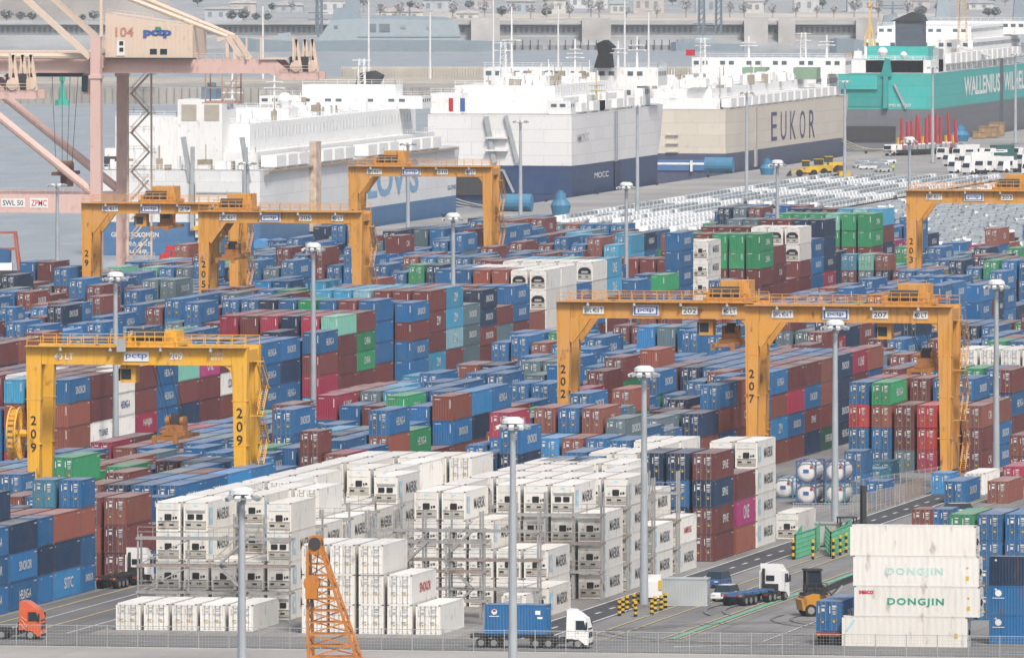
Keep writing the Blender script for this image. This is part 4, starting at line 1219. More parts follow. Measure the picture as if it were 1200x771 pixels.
# ------------------------------------------------------------------ light masts
POLE = plain("mast_grey", (.38, .42, .45), .5, .2, var=.1)
HEADW = plain("lamp_cover_white", (.66, .68, .68), .4, var=.06)
def light_mast(x, y, label, h=24.5, dome=True, s=None):
    s = s or (y - Y_HOR) / (CAM_H - h)
    v, u = place(x, s)
    root = thing("light_mast", label, "lamp post", (v, u, 0), RNG.uniform(0, .6), "tall light masts of the terminal")
    MB().tube((0, 0, 0), (0, 0, h - 1.2), .45, .25, 12).build("pole", POLE, root, smooth=False)
    MB().box(-.7, -.7, .0, .7, .7, .35).build("base_block", CONC, root)
    r_ = MB(); n = 12
    for i in range(n):
        a0, a1 = 2 * math.pi * i / n, 2 * math.pi * (i + 1) / n
        r_.bar((1.12 * math.cos(a0), 1.12 * math.sin(a0), h - 1.0), (1.12 * math.cos(a1), 1.12 * math.sin(a1), h - 1.0), .10)
        if i % 3 == 0: r_.bar((0, 0, h - 1.0), (1.3 * math.cos(a0), 1.3 * math.sin(a0), h - 1.0), .12)
    r_.tube((0, 0, h - 1.4), (0, 0, h - .7), .34, n=10)
    r_.build("head_ring", GREYP, root)
    for i in range(10):
        a = 2 * math.pi * i / 10
        c, s_ = math.cos(a), math.sin(a)
        MB().bar((1.1 * c, 1.1 * s_, h - .85), (1.6 * c, 1.6 * s_, h - 1.05), .46, .30).build("floodlight", HEADW if i % 3 else GREYP, root)
    if dome:
        MB().tube((0, 0, h - .62), (0, 0, h - .30), 1.05, 1.0, 14).tube((0, 0, h - .30), (0, 0, h - .05), 1.0, .6, 14).build("cover", HEADW, root)
    return root
for x, y, lab, dome in (
    (283, 570, "light mast before the short white reefers, its foot below the picture", True), (601, 488, "light mast by the fence, in front of the blue container lorry", True),
    (755, 428, "light mast standing among striped bollards at the roadside", True), (979, 374, "light mast beside the tank containers and green fence", True),
    (1168, 327, "light mast by the road beside crane 207's right leg", True), (135, 318, "light mast seen through crane 209 above its left leg", True),
    (367, 284, "light mast beside the mint green container stack", True), (531, 249, "light mast beside the light blue container stack", True),
    (734, 213, "light mast behind crane 202, before the white ship's hull", True), (911, 187, "light mast beside the green container stack", True),
    (67, 210, "light mast in front of open water beside the pink quay crane", False), (290, 185, "light mast above crane 205, before the stern of the near ship", False),
    (478, 163, "light mast behind crane 210's girder", False), (610, 137, "light mast at the corner between two white ships", False),
    (747, 119, "light mast before the white ship's bow", False), (875, 104, "light mast before the cream ship's side letters", False),
    (990, 91, "light mast beside the cream ship's bow", False), (1093, 75, "light mast before the teal ship's corner", False),
    (1190, 60, "light mast before the teal ship's side, near its white letters", False), (1066, 160, "light mast behind crane 203, before the red booms", True)):
    light_mast(x, y, lab, dome=dome)
# ------------------------------------------------------------------ car carriers along the quay
SV = -500.5
def hull_paint(name, rgb, rust=.35): return paint(name, rgb, .5, rust=rust, dust=.05, var=.0, seams=True)
DECKW = paint("ship_deck_white", (.75, .76, .755), .5, rust=.55, dust=.12, var=.05)
DECKG = paint("ship_deck_grey", (.52, .54, .54), .6, rust=.6, dust=.3, var=.05)
def ship(label, u0, u1, Bm, zp, zt, up, lo, bow=34, rake=9):
    """flat sided car carrier: stern at u0 facing the camera, bow at u1"""
    root = thing("car_carrier", label, "car carrier ship", (SV - Bm / 2, u0, 0), 0, "car carrier ships moored along the quay")
    L = u1 - u0; hb = Bm / 2
    ts = [0, 4, 12, L * .3, L * .6, L - bow, L - bow * .72, L - bow * .46, L - bow * .24, L - bow * .1, L]
    def half(y, z):
        f = 1.0
        if y < 12: f = .965 + .035 * (y / 12)
        yb = L - bow
        if y > yb:
            q = (y - yb) / (L - yb); k = max(0, min(1, (z + 3) / (zt + 3)))
            pw = 1.15 + 1.9 * k
            f = max(.01, 1 - q ** pw)
        return hb * f
    def ys(y, z):
        k = (z + 3) / (zt + 3)
        return y + (rake * k if y > L - 1 else (rake * k * max(0, (y - (L - bow)) / bow)))
    def band(z0, z1, name, mat, n=3):
        m = MB(); zs = [z0 + (z1 - z0) * i / n for i in range(n + 1)]
        rings = []
        for z in zs:
            ring = [(half(y, z), ys(y, z), z) for y in ts] + [(-half(y, z), ys(y, z), z) for y in reversed(ts)]
            rings.append(ring)
        N = len(rings[0])
        vs = [p for r_ in rings for p in r_]
        fs = [(i * N + j, i * N + (j + 1) % N, (i + 1) * N + (j + 1) % N, (i + 1) * N + j) for i in range(n) for j in range(N)]
        fs.append(tuple(range(n * N, (n + 1) * N)))
        m.add(vs, fs)
        return m.build(name, mat, root)
    lowr = band(-4.5, zp, "lower_hull", lo)
    upr = band(zp, zt, "upper_hull", up)
    # weather deck with bulwark
    dk = MB()
    n = len(ts)
    for i in range(n - 1):
        a, b_ = ts[i], ts[i + 1]
        dk.quad((half(a, zt) - .1, ys(a, zt) + (.1 if i == 0 else 0), zt + .06), (-half(a, zt) + .1, ys(a, zt) + (.1 if i == 0 else 0), zt + .06), (-half(b_, zt) + .1, ys(b_, zt), zt + .06), (half(b_, zt) - .1, ys(b_, zt), zt + .06))
    dk.build("weather_deck", DECKG, root)
    return root, hb, L, half
SHIPGL = plain('ship_window_hazed', (.10, .13, .15), .15, var=.3)  # window grey lightened to imitate haze in front of the ships
RUSTLEDGE = paint("ledge_rust_brown", (.36, .28, .22), .7, rust=2.2, dust=.1)
def block(root, x0, x1, y0, y1, z0, z1, mat=None, name="deck_house", rl=True, win=False):
    o = MB().box(x0, y0, z0, x1, y1, z1).build(name, mat or DECKW, root)
    if rl: rail(MB(), (x0 + .1, y0 + .1, z1), (x1 - .1, y0 + .1, z1), step=2.2, r=.05).build("railing", DECKW, o); rail(MB(), (x1 - .1, y0 + .1, z1), (x1 - .1, y1 - .1, z1), step=2.6, r=.05).build("railing", DECKW, o)
    if win:
        n = int((x1 - x0) / 2.2)
        for i in range(n):
            if win == 2 or i % 3 != 2:
                x = x0 + .5 + i * (x1 - x0 - 1) / n; MB().box(x, y0 - .06, z0 + (z1 - z0) * .56, x + 1.3, y0 - .004, z0 + (z1 - z0) * .80).build("window", SHIPGL, o)
        m2 = int((y1 - y0) / 2.2)
        for i in range(m2):
            y = y0 + .5 + i * (y1 - y0 - 1) / max(1, m2); MB().box(x1 + .004, y, z0 + (z1 - z0) * .56, x1 + .06, y + 1.3, z0 + (z1 - z0) * .80).build("window", SHIPGL, o)
    return o
def doors_row(root, x, y0, y1, z, h=2.0, step=5):
    for y in np.arange(y0, y1, step): MB().box(x + .004, y, z, x + .08, y + .9, z + h).build("vent_grille", plain("vent_grey", (.56, .58, .58), .6), root)
def vent_box(root, x, y, z, w=3.0, l=4.0, h=2.2, mat=None):
    m = MB().box(x - w / 2, y, z + .35, x + w / 2, y + l, z + h).box(x - w / 2 + .4, y + .4, z, x + w / 2 - .4, y + l - .4, z + .35)
    return m.build("vent_box", mat or DECKW, root)
def mast(root, x, y, z0, z1, arms=2, mat=None, w=.5, name="mast"):
    m = MB().bar((x, y, z0), (x, y, z1), w, w2=w * .5, h2=w * .5)
    for i in range(arms):
        z = z0 + (z1 - z0) * (.55 + .3 * i / max(1, arms)); m.bar((x - 2.2 + .4 * i, y, z), (x + 2.2 - .4 * i, y, z), .22); m.bar((x, y - 1.2, z), (x, y + 1.2, z), .2)
        m.box(x - 1.4, y - .5, z, x + 1.4, y + .5, z + .12)
    return m.build(name, mat or DECKW, root)
def lattice_mast(root, x, y, z0, z1, w=1.4):
    m = MB(); n = int((z1 - z0) / 1.2)
    for a in (-1, 1):
        for b_ in (-1, 1): m.bar((x + a * w / 2, y + b_ * w / 2, z0), (x + a * w / 3, y + b_ * w / 3, z1), .16)
    for i in range(n):
        z = z0 + i * (z1 - z0) / n; m.bar((x - w / 2, y - w / 2, z), (x + w / 2, y - w / 2, z + 1.1), .10); m.bar((x + w / 2, y - w / 2, z), (x + w / 2, y + w / 2, z + 1.1), .1); m.box(x - w / 2, y - w / 2, z, x + w / 2, y + w / 2, z + .06)
    for z in (z1 - .3, z1 - 2): m.bar((x - 2, y, z), (x + 2, y, z), .15)
    return m.build("radar_mast", DECKW, root)
def ramp(root, hb, zr, mat, dark, x0, x1):
    """stern ramp folded up against the transom, with its lifting posts"""
    MB().box(x0, -.55, .6, x1, -.08, zr).build("stern_ramp", mat, root)
    m = MB()
    for x in (x0 - .6, x1 + .6): m.bar((x, -.7, zr * .2), (x, -.25, zr + 7), .7, .7)
    for z in np.arange(1.5, zr, 2.6): m.box(x0 + .2, -.75, z, x1 - .2, -.56, z + .3)
    m.build("ramp_post", dark, root)
def dome(root, x, y, z, r=1.2):
    m = MB(); n = 10
    for k in range(4):
        a0, a1 = k * math.pi / 8, (k + 1) * math.pi / 8
        m.tube((x, y, z + r * math.sin(a0)), (x, y, z + r * math.sin(a1)), r * math.cos(a0), max(.05, r * math.cos(a1)), n)
    m.tube((x, y, z - r), (x, y, z), r * .5, r, n)
    return m.build("radome", DECKW, root)
def clutter(root, hb, y0, y1, z, n, seed):
    r_ = random.Random(seed)
    for i in range(n):
        m = MB(); br_ = r_.random() < .25
        x, y = r_.uniform(-hb + 2, hb - 2), r_.uniform(y0, y1); s_ = r_.uniform(.25, 1.1)
        m.box(x - s_, y - s_, z, x + s_, y + s_, z + r_.uniform(.6, 2.4))
        if r_.random() < .25: m.bar((x, y, z), (x, y, z + r_.uniform(2, 5)), .16)
        m.build("deck_gear", plain("deck_gear_brown", (.30, .26, .20), .7) if br_ else DECKW, root)

# near ship with the blue letters (stern towards the camera at the left)
BLUEHULL = hull_paint("hull_blue", (.055, .16, .33)); WHITEHULL = hull_paint("hull_white", (.68, .70, .71), .3)
r1, hb, L, half = ship("near car carrier, rust-streaked white over blue, with big blue letters on its side", u_at(308, SV), u_at(551, SV), 34, 3.6, 13.8, WHITEHULL, BLUEHULL, bow=16, rake=4)
V1 = hb + .06
stx = -hb * .965
nm = "GLOVIS SOLOMON"
letter(nm, .95, (-8.8, -.07, 1.1 + 0), '-y', WHITE, r1, 9.6, bold=.02)
letter("글로비스 솔로몬", 1.0, (-8.8, -.07, -.9 + .2), '-y', WHITE, r1, 7.0, bold=.02)
letter("JEJU 제주", 1.0, (-8.8, -.07, -2.3), '-y', WHITE, r1, 5.0, bold=.02)
letter("GLOVIS", 7.0, (V1, u_at(452, SV) - u_at(308, SV), 8.9), '+x', hull_paint("letter_blue", (.17, .36, .58)), r1, 70.0, bold=.03)
letter("GLOVIS", .9, (V1, L - 21, 5.4), '+x', LETB, r1, 9.0)
ramp(r1, hb, 11.5, WHITEHULL, GREYP, 3.5, 13)
MB().box(3.3, -.12, .2, 13.3, -.02, 3.4).build("stern_opening", DARK, r1)
MB().box(2.5, -.9, 2.0, 14, -.57, 3.0).build("ramp_hinge", YEL, r1)
MB().box(hb + .02, 2, 13.4, hb + .9, L - 18, 13.8).build("side_ledge", RUSTLEDGE, r1)
block(r1, -hb + 3, hb - 3.5, 10, L - 22, 13.87, 17.2)
block(r1, -hb + 5, hb - 6, 16, L - 30, 17.2, 22.6)
doors_row(r1, hb - 3.5, 14, L - 26, 14.2, 2.2, 3.4); doors_row(r1, hb - 6, 20, L - 34, 19.6, 2.0, 3.4)
for i, y in enumerate(np.arange(12, L - 24, 11.5)):
    if i % 4 != 3: vent_box(r1, hb - 1.3, y, 13.9, 3.2, 9.0, 2.6)
tw = MB().box(hb + .02, u_at(366, SV) - u_at(308, SV) - 3, .5, hb + 1.4, u_at(366, SV) - u_at(308, SV) + 2, 18.5).build('side_door_tower', plain('tower_rust_tan', (.50, .40, .32), .7, var=.3, scale=.8), r1)
fc = block(r1, -2, 7.0, 8.5, 22, 13.9, 27.6, rl=False)       # funnel casing with louvres
for x in (-1.2, 3.4): MB().box(x, 8.42, 23.4, x + 3, 8.49, 26.6).build("louvre", plain("louvre_beige", (.38, .35, .29), .7), fc)
letter("GLOVIS", 1.2, (7.06, 16, 26.2), '+x', LETB, fc, 6)
MB().box(1.8, 13, 27.6, 4.8, 19, 30.0).tube((3.3, 16, 30.0), (3.3, 16, 30.8), .9).build("funnel", plain("funnel_blue_grey", (.12, .18, .25), .5), r1)
block(r1, -hb + 2.5, -2.0, 8, 24, 13.9, 24.2, rl=True); block(r1, -hb + 1.2, -6, 4, 7, 13.9, 18, rl=False)
MB().box(-hb + 1.1, 3.9, 14.4, -hb + 5.5, 4.0, 16.4).build("louvre", DARK, r1)
b_ = block(r1, -hb - 2, hb - 1, L - 48, L - 38, 22.6, 25.2, win=True)
block(r1, -10, 10, L - 47, L - 39, 25.2, 27.6); lattice_mast(r1, 2, L - 43, 27.6, 33)
MB().ext([(0, 27.6), (4.6, 27.6), (5.6, 29.4), (3.6, 30.4), (.6, 29.8)], 'y', L - 40, L - 36).build("funnel_cowl", DARK, r1)
dome(r1, -9, L - 60, 24.4, 1.3); mast(r1, -12, L - 66, 22.6, 31); mast(r1, -4, 70, 22.6, 32, 3); dome(r1, 6, 74, 26.2, 1.6)
block(r1, -6, 8, 60, 78, 22.6, 24.8); MB().box(8.02, 62, 23.0, 8.1, 64, 24.4).build("fire_panel", REDP, r1)
clutter(r1, hb - 5, 30, L - 40, 22.6, 90, 3); clutter(r1, hb - 1, 1.5, 9, 13.9, 40, 4)
for x in (2.4, 14.2): MB().bar((x, .2, 11.6), (x - 1.4, -.2, 20.4), .9).build("ramp_derrick", GREYP, r1)
rail(MB(), (-hb + .2, .2, 13.85), (hb - .2, .2, 13.85), step=2.4, r=.05).build("railing", DECKW, r1)

# second ship: white over navy
NAVYHULL = hull_paint("hull_navy", (.022, .055, .145)); WH2 = hull_paint("hull_white_clean", (.70, .70, .70), .15)
r2, hb, L, half = ship("white car carrier with navy lower hull and a black funnel, second along the quay", u_at(673, SV), u_at(793, SV), 34, 6.4, 17.8, WH2, NAVYHULL, bow=26, rake=8)
MB().box(-hb * .96, -.10, .2, -hb * .96 + 31, -.02, 6.2).build("stern_panel", NAVYHULL, r2)
MB().box(-10, -.9, -.2, 1.5, -.12, 4.4).build("stern_ramp", DARK, r2)
MB().bar((-10.6, -1, 4.2), (-6, -1, 5.4), .5).bar((-6, -1, 5.4), (1, -1, 5.4), .4).bar((1, -1, 5.4), (3.4, -1, .4), .5).build("ramp_frame", GREYP, r2)
MB().bar((-3, -.5, 17.4), (-1, -.4, 7), 1.0).bar((1.5, -.5, 17.6), (4.2, -.4, 7), .8).build("ramp_derrick", GREYP, r2)
for z in (9.6, 12.4): MB().box(-3, -1.4, z, 2, -.05, z + .4).build("stern_platform", WH2, r2)
letter("MOCC", 1.7, (hb + .06, 12, 12.6), '+x', plain("letter_grey", (.44, .46, .48), .6), r2, 13)
letter("MOCC", 1.3, (hb + .06, 34, 3.6), '+x', WHITE, r2, 18); letter("MOCC PACIFIC", 1.1, (hb - 2.0, L - 20, 13.2), '+x', LETN, r2, 17)
for y in (50, 52.6): MB().box(hb + .02, y, .2, hb + .2, y + 1.4, 17.6).build("side_slot", plain("slot_shadow_grey", (.30, .32, .35), .6), r2)
sr = MB().box(hb + .02, 50, .2, hb + .24, 58, 6.2).build("side_ramp", hull_paint("ramp_navy", (.012, .03, .09)), r2)
block(r2, -hb + 2, hb - 4, 8, L - 44, 17.9, 21.4); doors_row(r2, hb - 4, 12, L - 50, 18.4, 2.2, 3.2)
block(r2, -hb + 4, hb - 7, 14, L - 46, 21.4, 24.0); doors_row(r2, hb - 7, 18, L - 52, 21.8, 1.8, 3.2)
for y in np.arange(10, L - 36, 15): vent_box(r2, hb - 1.2, y, 17.9, 2.0, 8.0, 2.4)
for y in np.arange(16, L - 30, 24): vent_box(r2, hb - 1.0, y, 17.9, 1.8, 3.0, 4.2)
block(r2, -hb + .8, -9, 2, 14, 17.9, 22.5); MB().box(-12, 1.94, 18.4, -11, 1.99, 21.4).build("red_door", REDP, r2); MB().box(-5.4 - 4, 1.94, 18.4, -8.9 + .6, 1.99, 21.4).build("blue_panel", LETB, r2)
block(r2, hb - 6, hb - 1, 1, 7, 17.9, 20.8, rl=False, win=2)
br = block(r2, -hb - 4, hb + 3, L - 42, L - 30, 22.6, 26.8, win=True)
block(r2, -hb + 2, hb - 2, L - 42, L - 24, 17.9, 22.6, rl=False, win=True)
lattice_mast(r2, -13, L - 60, 24, 33); mast(r2, -11, L - 60, 24, 41, 1)
mast(r2, 2, L - 50, 24, 33.5, 3); mast(r2, 11, L - 44, 26.8, 33, 2); mast(r2, 14, L - 36, 26.8, 34, 2); mast(r2, hb - 3, 44, 17.9, 26, 2, plain("mast_buff", (.50, .42, .26), .6))
MB().ext([(5.6, 26.8), (9.4, 26.8), (9.0, 30), (9.8, 31.6), (8.0, 33.2), (6.2, 32.4), (6.6, 30)], 'y', L - 46, L - 40).build("funnel", BLACK, r2)
clutter(r2, hb - 6, 20, L - 50, 24.0, 90, 5)

# third ship: cream over navy
CREAM = hull_paint("hull_cream", (.62, .57, .48), .2); NAVY2 = hull_paint("hull_slate_navy", (.065, .085, .15))
r3, hb, L, half = ship("cream car carrier with slate blue lower hull and tall spaced letters on its side", u_at(853, SV), u_at(1006, SV), 34, 4.3, 14.8, CREAM, NAVY2, bow=22, rake=7)
for i_, ch_ in enumerate('EUKOR'): letter(ch_, 7.0, (hb + .06, u_at(907 + 11.1 * i_, SV) - u_at(853, SV), 9.4 - .15 * i_), '+x', plain('letter_navy', (.06, .07, .15), .6), r3, 8.5, bold=.0)
letter("MORNING", 1.2, (hb - .6, L - 22, 2.6 + .6), '+x', WHITE, r3, 12)
MB().box(-hb * .96, -.3, .2, hb * .96, -.02, 2.8).build("stern_ramp", hull_paint("ramp_blue", (.06, .16, .36)), r3)
MB().box(-hb * .9, -.36, 1.6, hb * .7, -.31, 2.1).build("ramp_stripe", WHITE, r3)
for x in (-hb * .75, -2, 8): MB().box(x, -1.0, .0, x + .5, -.35, 2.6).build("ramp_strut", WHITE, r3)
for z in (4.6, 6.6, 8.6): MB().box(2, -.6, z, 5, -.03, z + .3).build("stern_platform", CREAM, r3)
MB().box(hb + .02, 38, .2, hb + .4, 40.5, 14.6).build("side_slot", plain("slot_tan", (.42, .40, .38), .6), r3)
MB().box(hb + .02, 40.6, .2, hb + .24, 46, 4.2).build("side_ramp", hull_paint("ramp_slate", (.03, .06, .14)), r3)
MB().ext([(38, 14.8), (44, 14.8), (44, 17), (40, 18.2), (38, 17.6)], 'x', hb - 4, hb - .5).build("ramp_house", CREAM, r3)
block(r3, -hb + 2, hb - 3, 6, L - 40, 14.87, 17.4); block(r3, -hb + 4, hb - 6, 12, L - 44, 17.4, 19.6)
for y in np.arange(6, L - 30, 10.5): vent_box(r3, hb - 1.4, y, 14.9, 2.4, 7.6, 2.5)
for y in np.arange(10, L - 60, 16): vent_box(r3, hb - 9, y, 19.6, 4, 5, 2.4)
b3 = block(r3, -hb - 3, hb + 2.4, L - 36, L - 26, 20.6, 24.6, win=True); block(r3, -hb + 2, hb - 2, L - 38, L - 20, 14.87, 20.6, rl=False, win=True)
lattice_mast(r3, -13, L - 60, 19.6, 30); lattice_mast(r3, 8, L - 32, 24.6, 31); mast(r3, -6, L - 32, 24.6, 30, 2); mast(r3, 14, L - 32, 24.6, 30.4, 2)
MB().box(-17, L - 62, 25.5, -15, L - 60, 27).build("flag", REDP, r3)
clutter(r3, hb - 3, 4, L - 44, 19.6, 90, 8)
for x in (-3, 10): block(r3, x, x + 6, L - 60, L - 54, 19.6, 22.6, plain("house_green", (.20, .30, .22), .6), rl=False)

# fourth ship: teal over grey
TEAL = hull_paint("hull_teal", (.035, .43, .40), .15); GREYH = hull_paint("hull_grey", (.15, .16, .18), .2); TEALD = hull_paint("hull_teal_deep", (.02, .30, .28), .3)
r4, hb, L, half = ship("teal car carrier with grey lower hull, teal and black funnel and white letters", u_at(1094, SV), u_at(1094, SV) + 200, 34, 8.4, 17.8, TEAL, GREYH, bow=30, rake=8)
letter("WALLENIUS", 5.2, (hb + .06, 87, 13.4), '+x', WHITE, r4, 66, bold=.03); letter("WILHELMSEN", 5.2, (hb + .06, 160, 13.4), '+x', WHITE, r4, 66, bold=.03)
letter("IMO 9574077", .75, (8.0, -.07, 9.4), '-y', WHITE, r4, 6)
MB().box(hb + .02, 120, .2, hb + .5, 123, 20).build("side_slot", plain("slot_dark", (.10, .12, .14), .6), r4)
MB().box(-hb * .85, -.2, 9, hb * .20, -.02, 17.6).build("stern_ramp", TEALD, r4); MB().box(-hb * .75, -.9, 13.6, 2, -.21, 17.4).build("ramp_flap", TEAL, r4)
MB().box(-hb * .85, -.5, 0, hb * .4, -.02, 3.8).build("stern_opening", DARK, r4)
for x in (-hb * .88, 4.2): MB().bar((x, -.8, 8.5), (x, -.1, 17), 1.2).ext([(x - 1.3, 17), (x + 1.6, 17), (x + 1.0, 21.5), (x - .2, 22)], 'y', -.7, .8).build("ramp_post", TEALD, r4)
for x in (-hb * .6, 6.5): MB().bar((x, -.4, 15), (x + 3.2, -.4, 8.5), .5).build("ramp_derrick", GREYP, r4)
block(r4, -hb + 1, hb - 2, 8, L - 36, 17.87, 21.2); doors_row(r4, hb - 2, 30, L - 40, 18.3, 2, 3.6)
for y in np.arange(34, L - 30, 9.5): vent_box(r4, hb - 1.5, y, 19.6, 2.2, 6.6, 3.0)
block(r4, -2.5, 13, 8, 24, 17.9, 21.3); dome(r4, 2.5, 5, 23.4, 1.4); dome(r4, 8, 6, 22.6, 1.0)
MB().box(-3, 13, 21.2, 13.5, 24, 24.8).build("funnel_base", TEAL, r4)
fn = MB().box(4.5, 14, 24.8, 11.6, 22, 31.5).build("funnel", plain("funnel_slate", (.09, .11, .14), .5), r4)
MB().ext([(3.2, 31.5), (12.0, 31.5), (11.2, 33.2), (9, 34), (6.6, 33)], 'y', 13.5, 22.5).build("funnel_cap", DARK, fn)
MB().box(10, 22, 17.9, hb - 2, 30, 24).build("pipe_house", GREYP, r4)
block(r4, -hb + 1, hb - 3, L - 110, L - 20, 21.2, 25.5, win=True); block(r4, -hb + 3, hb - 5, L - 100, L - 24, 25.5, 29.0, win=True)
b4 = block(r4, -hb - 2, hb + 2, L - 40, L - 28, 26, 29.6, win=2)
BUFF = plain("derrick_buff", (.62, .44, .20), .6)
mast(r4, -3, 18, 24.8, 44, 1, BUFF, .8); MB().bar((-4.5, 18, 24.8), (-3, 18, 32), .5).bar((-1.5, 18, 24.8), (-3, 18, 32), .5).build("mast_stay", BUFF, r4)
lm = lattice_mast(r4, 12, 84, 25, 38, 2.4); lm.material_slots[0].link = 'OBJECT'; lm.material_slots[0].material = BUFF
MB().bar((hb - 4, 70, 24), (hb + 1, 96, 21), .7).build("deck_crane", DECKW, r4)
clutter(r4, hb - 3, 30, L - 60, 21.2, 80, 9)

# mooring lines
def rope(label, p, q, sag=1.2, r=.09, mat=None):
    p, q = Vector(p), Vector(q); m = MB(); n = 8; pr = p
    for i in range(1, n + 1):
        t_ = i / n; a = p.lerp(q, t_); a.z -= sag * 4 * t_ * (1 - t_); m.bar(pr, a, r * 2); pr = a
    return tag(m.build("mooring_line", mat or plain("rope_cream", (.62, .58, .45), .8)), label, "mooring line", "mooring lines of the ships")
for i, (x0, y0, z0, x1, y1) in enumerate(((182, 268, 4, 230, 296), (190, 268, 4, 232, 292), (196, 268, 4, 236, 290), (178, 270, 4, 228, 300), (170, 272, 4, 226, 298))):
    a = at(x0, 284); v, u = at(x1, y1 + 2, .6)
    rope("mooring line from the near ship's stern down to the quay", (SV - 34 + (x0 - 100) / 6.0 + 10, u_at(308, SV) - .1, z0 - .5), (max(QV + 1, v), u, .6))
for i in range(4):
    v, u = at(1030, 172, .5)
    rope("pale mooring line from the cream ship's bow, before the teal stern", (SV + .4 - i * .6, u_at(985, SV), 4.2 - i * .5), (QV + 1.5, u_at(1034, QV + 1) + i, .6), 1.0)
for i in range(3):
    rope("mooring line at the near ship's bow beside the dark stern ramp", (SV - 2, u_at(545, SV), 2.6 - i * .7), (QV + 1.2, u_at(600 + 5 * i, QV + 1), .5), .8)

# ------------------------------------------------------------------ breakwater and the naval shore
BWC = plain("breakwater_concrete", (.40, .37, .31), .8, var=.2, scale=.05)
BWL = plain("breakwater_parapet", (.52, .50, .45), .8, var=.12, scale=.2)
D_B = 3930.0
bw = thing("breakwater", "long concrete breakwater with a pale ribbed parapet across the channel", "breakwater", (0, 0, 0))
def across(mb, x0, x1, D0, D1, z0, z1, m=0):
    a, b_, c, d_ = far_pt(x0, D0), far_pt(x1, D0), far_pt(x1, D1), far_pt(x0, D1)
    return mb.add([(*a, z0), (*b_, z0), (*c, z0), (*d_, z0), (*a, z1), (*b_, z1), (*c, z1), (*d_, z1)],
                  [(4, 5, 6, 7), (0, 1, 5, 4), (1, 2, 6, 5), (2, 3, 7, 6), (3, 0, 4, 7), (0, 3, 2, 1)], m)
across(MB(), -320, 812, D_B, D_B + 60, -4, 2.2).build("wall", plain("breakwater_face", (.30, .29, .27), .8, var=.3, scale=.06), bw)
across(MB(), -320, 812, D_B + 60, D_B + 150, -4, 2.6).build("top_surface", BWC, bw)
pp = MB(); across(pp, 400, 812, D_B + 150, D_B + 154, 2, 6.0)
for x in np.arange(402, 812, 3.2): across(pp, x, x + 1.0, D_B + 149.2, D_B + 150, 2.6, 6.2)
pp.build("parapet", BWL, bw)
pl = MB()
for x in np.arange(-300, 810, 9): across(pl, x, x + .8, D_B - .4, D_B, -4, 2.0)
pl.build("wall_joint", plain("joint_grey", (.22, .22, .21), .8), bw)
for x, h in ((432, 26), (504, 22), (578, 26), (654, 24), (732, 26), (308, 24), (760, 22)):
    v, u = far_pt(x, D_B + 120)
    r_ = thing("breakwater_lamp", f"thin white lamp pole on the breakwater, {'topped by two lamps' if x in (504, 578) else 'plain topped'}", "lamp post", (v, u, 2.6), 0, "thin white poles on the breakwater")
    MB().tube((0, 0, 0), (0, 0, h), .38, .26, 8).build("pole", HEADW, r_)
    MB().box(-1.4, -.3, h, 1.4, .3, h + .35).build("lamp", GREYP, r_)
v, u = far_pt(73, D_B - 20)
by_ = thing("channel_beacon", "slim green navigation beacon on open water by the quay crane", "beacon", (v, u, -3))
GRN = plain("beacon_green", (.03, .38, .28), .5)
MB().tube((0, 0, 0), (0, 0, 1.6), 2.4, 2.4, 10).build("float", GRN, by_); MB().tube((0, 0, 1.6), (0, 0, 7.5), 1.2, .5, 8).tube((0, 0, 7.5), (0, 0, 9), .9, .9, 8).build("tower", GRN, by_)

# sea wall with arched openings
DW = 5060.0
WALLC = plain("sea_wall_concrete", (.38, .39, .395), .8, var=.2, scale=.05)  # sea wall colour greyed and paled as painted haze
sw = thing("sea_wall", "long sea wall with a row of dark openings above rubble", "sea wall", (0, 0, 0))
across(MB(), -700, 2200, DW - 3, DW, -3, 8.2).build("wall", WALLC, sw)
across(MB(), -700, 2200, DW - 6, DW - 3.0, 6.6, 7.4).build("ledge", WALLC, sw)
band_ = MB(); across(band_, -700, 2200, DW - 3.3, DW - 3.02, 2.8, 6.0); band_.build("recess_band", plain("recess_shade_grey", (.29, .31, .325), .8), sw)  # raised strip coloured darker to imitate shade in a recess
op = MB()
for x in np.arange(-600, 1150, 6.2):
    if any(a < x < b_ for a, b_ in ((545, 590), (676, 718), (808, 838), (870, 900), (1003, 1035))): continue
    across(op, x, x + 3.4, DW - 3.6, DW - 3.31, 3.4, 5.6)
op.build("openings", plain("opening_shade_hazed", (.13, .155, .175), .8), sw)  # raised blocks coloured as the openings' shade, paled for haze
for x0, x1 in ((552, 586), (682, 716), (872, 900), (912, 932), (1003, 1032)):
    o = across(MB(), x0, x1, DW - 14, DW - 3.7, -3, 9.4).build("buttress", plain("buttress_beige", (.42, .41, .40), .8, var=.2, scale=.1), sw)
for x0, x1 in ((590, 640), (640, 720), (735, 800)):
    v, u = far_pt(x0, DW - 40)
    pn = thing("pontoon", "low dark pontoon jetty under the sea wall", "pontoon", (0, 0, 0), 0, "pontoons below the sea wall")
    across(MB(), x0 + 1, x1 - 4, DW - 48, DW - 40, -3, -1.2).build("deck", plain("pontoon_grey", (.24, .25, .26), .7), pn)
    pm = MB()
    for x in np.arange(x0 + 4, x1 - 6, 9): across(pm, x, x + 1.2, DW - 49, DW - 48.1, -3, 1.0)
    pm.build("piles", DARK, pn)

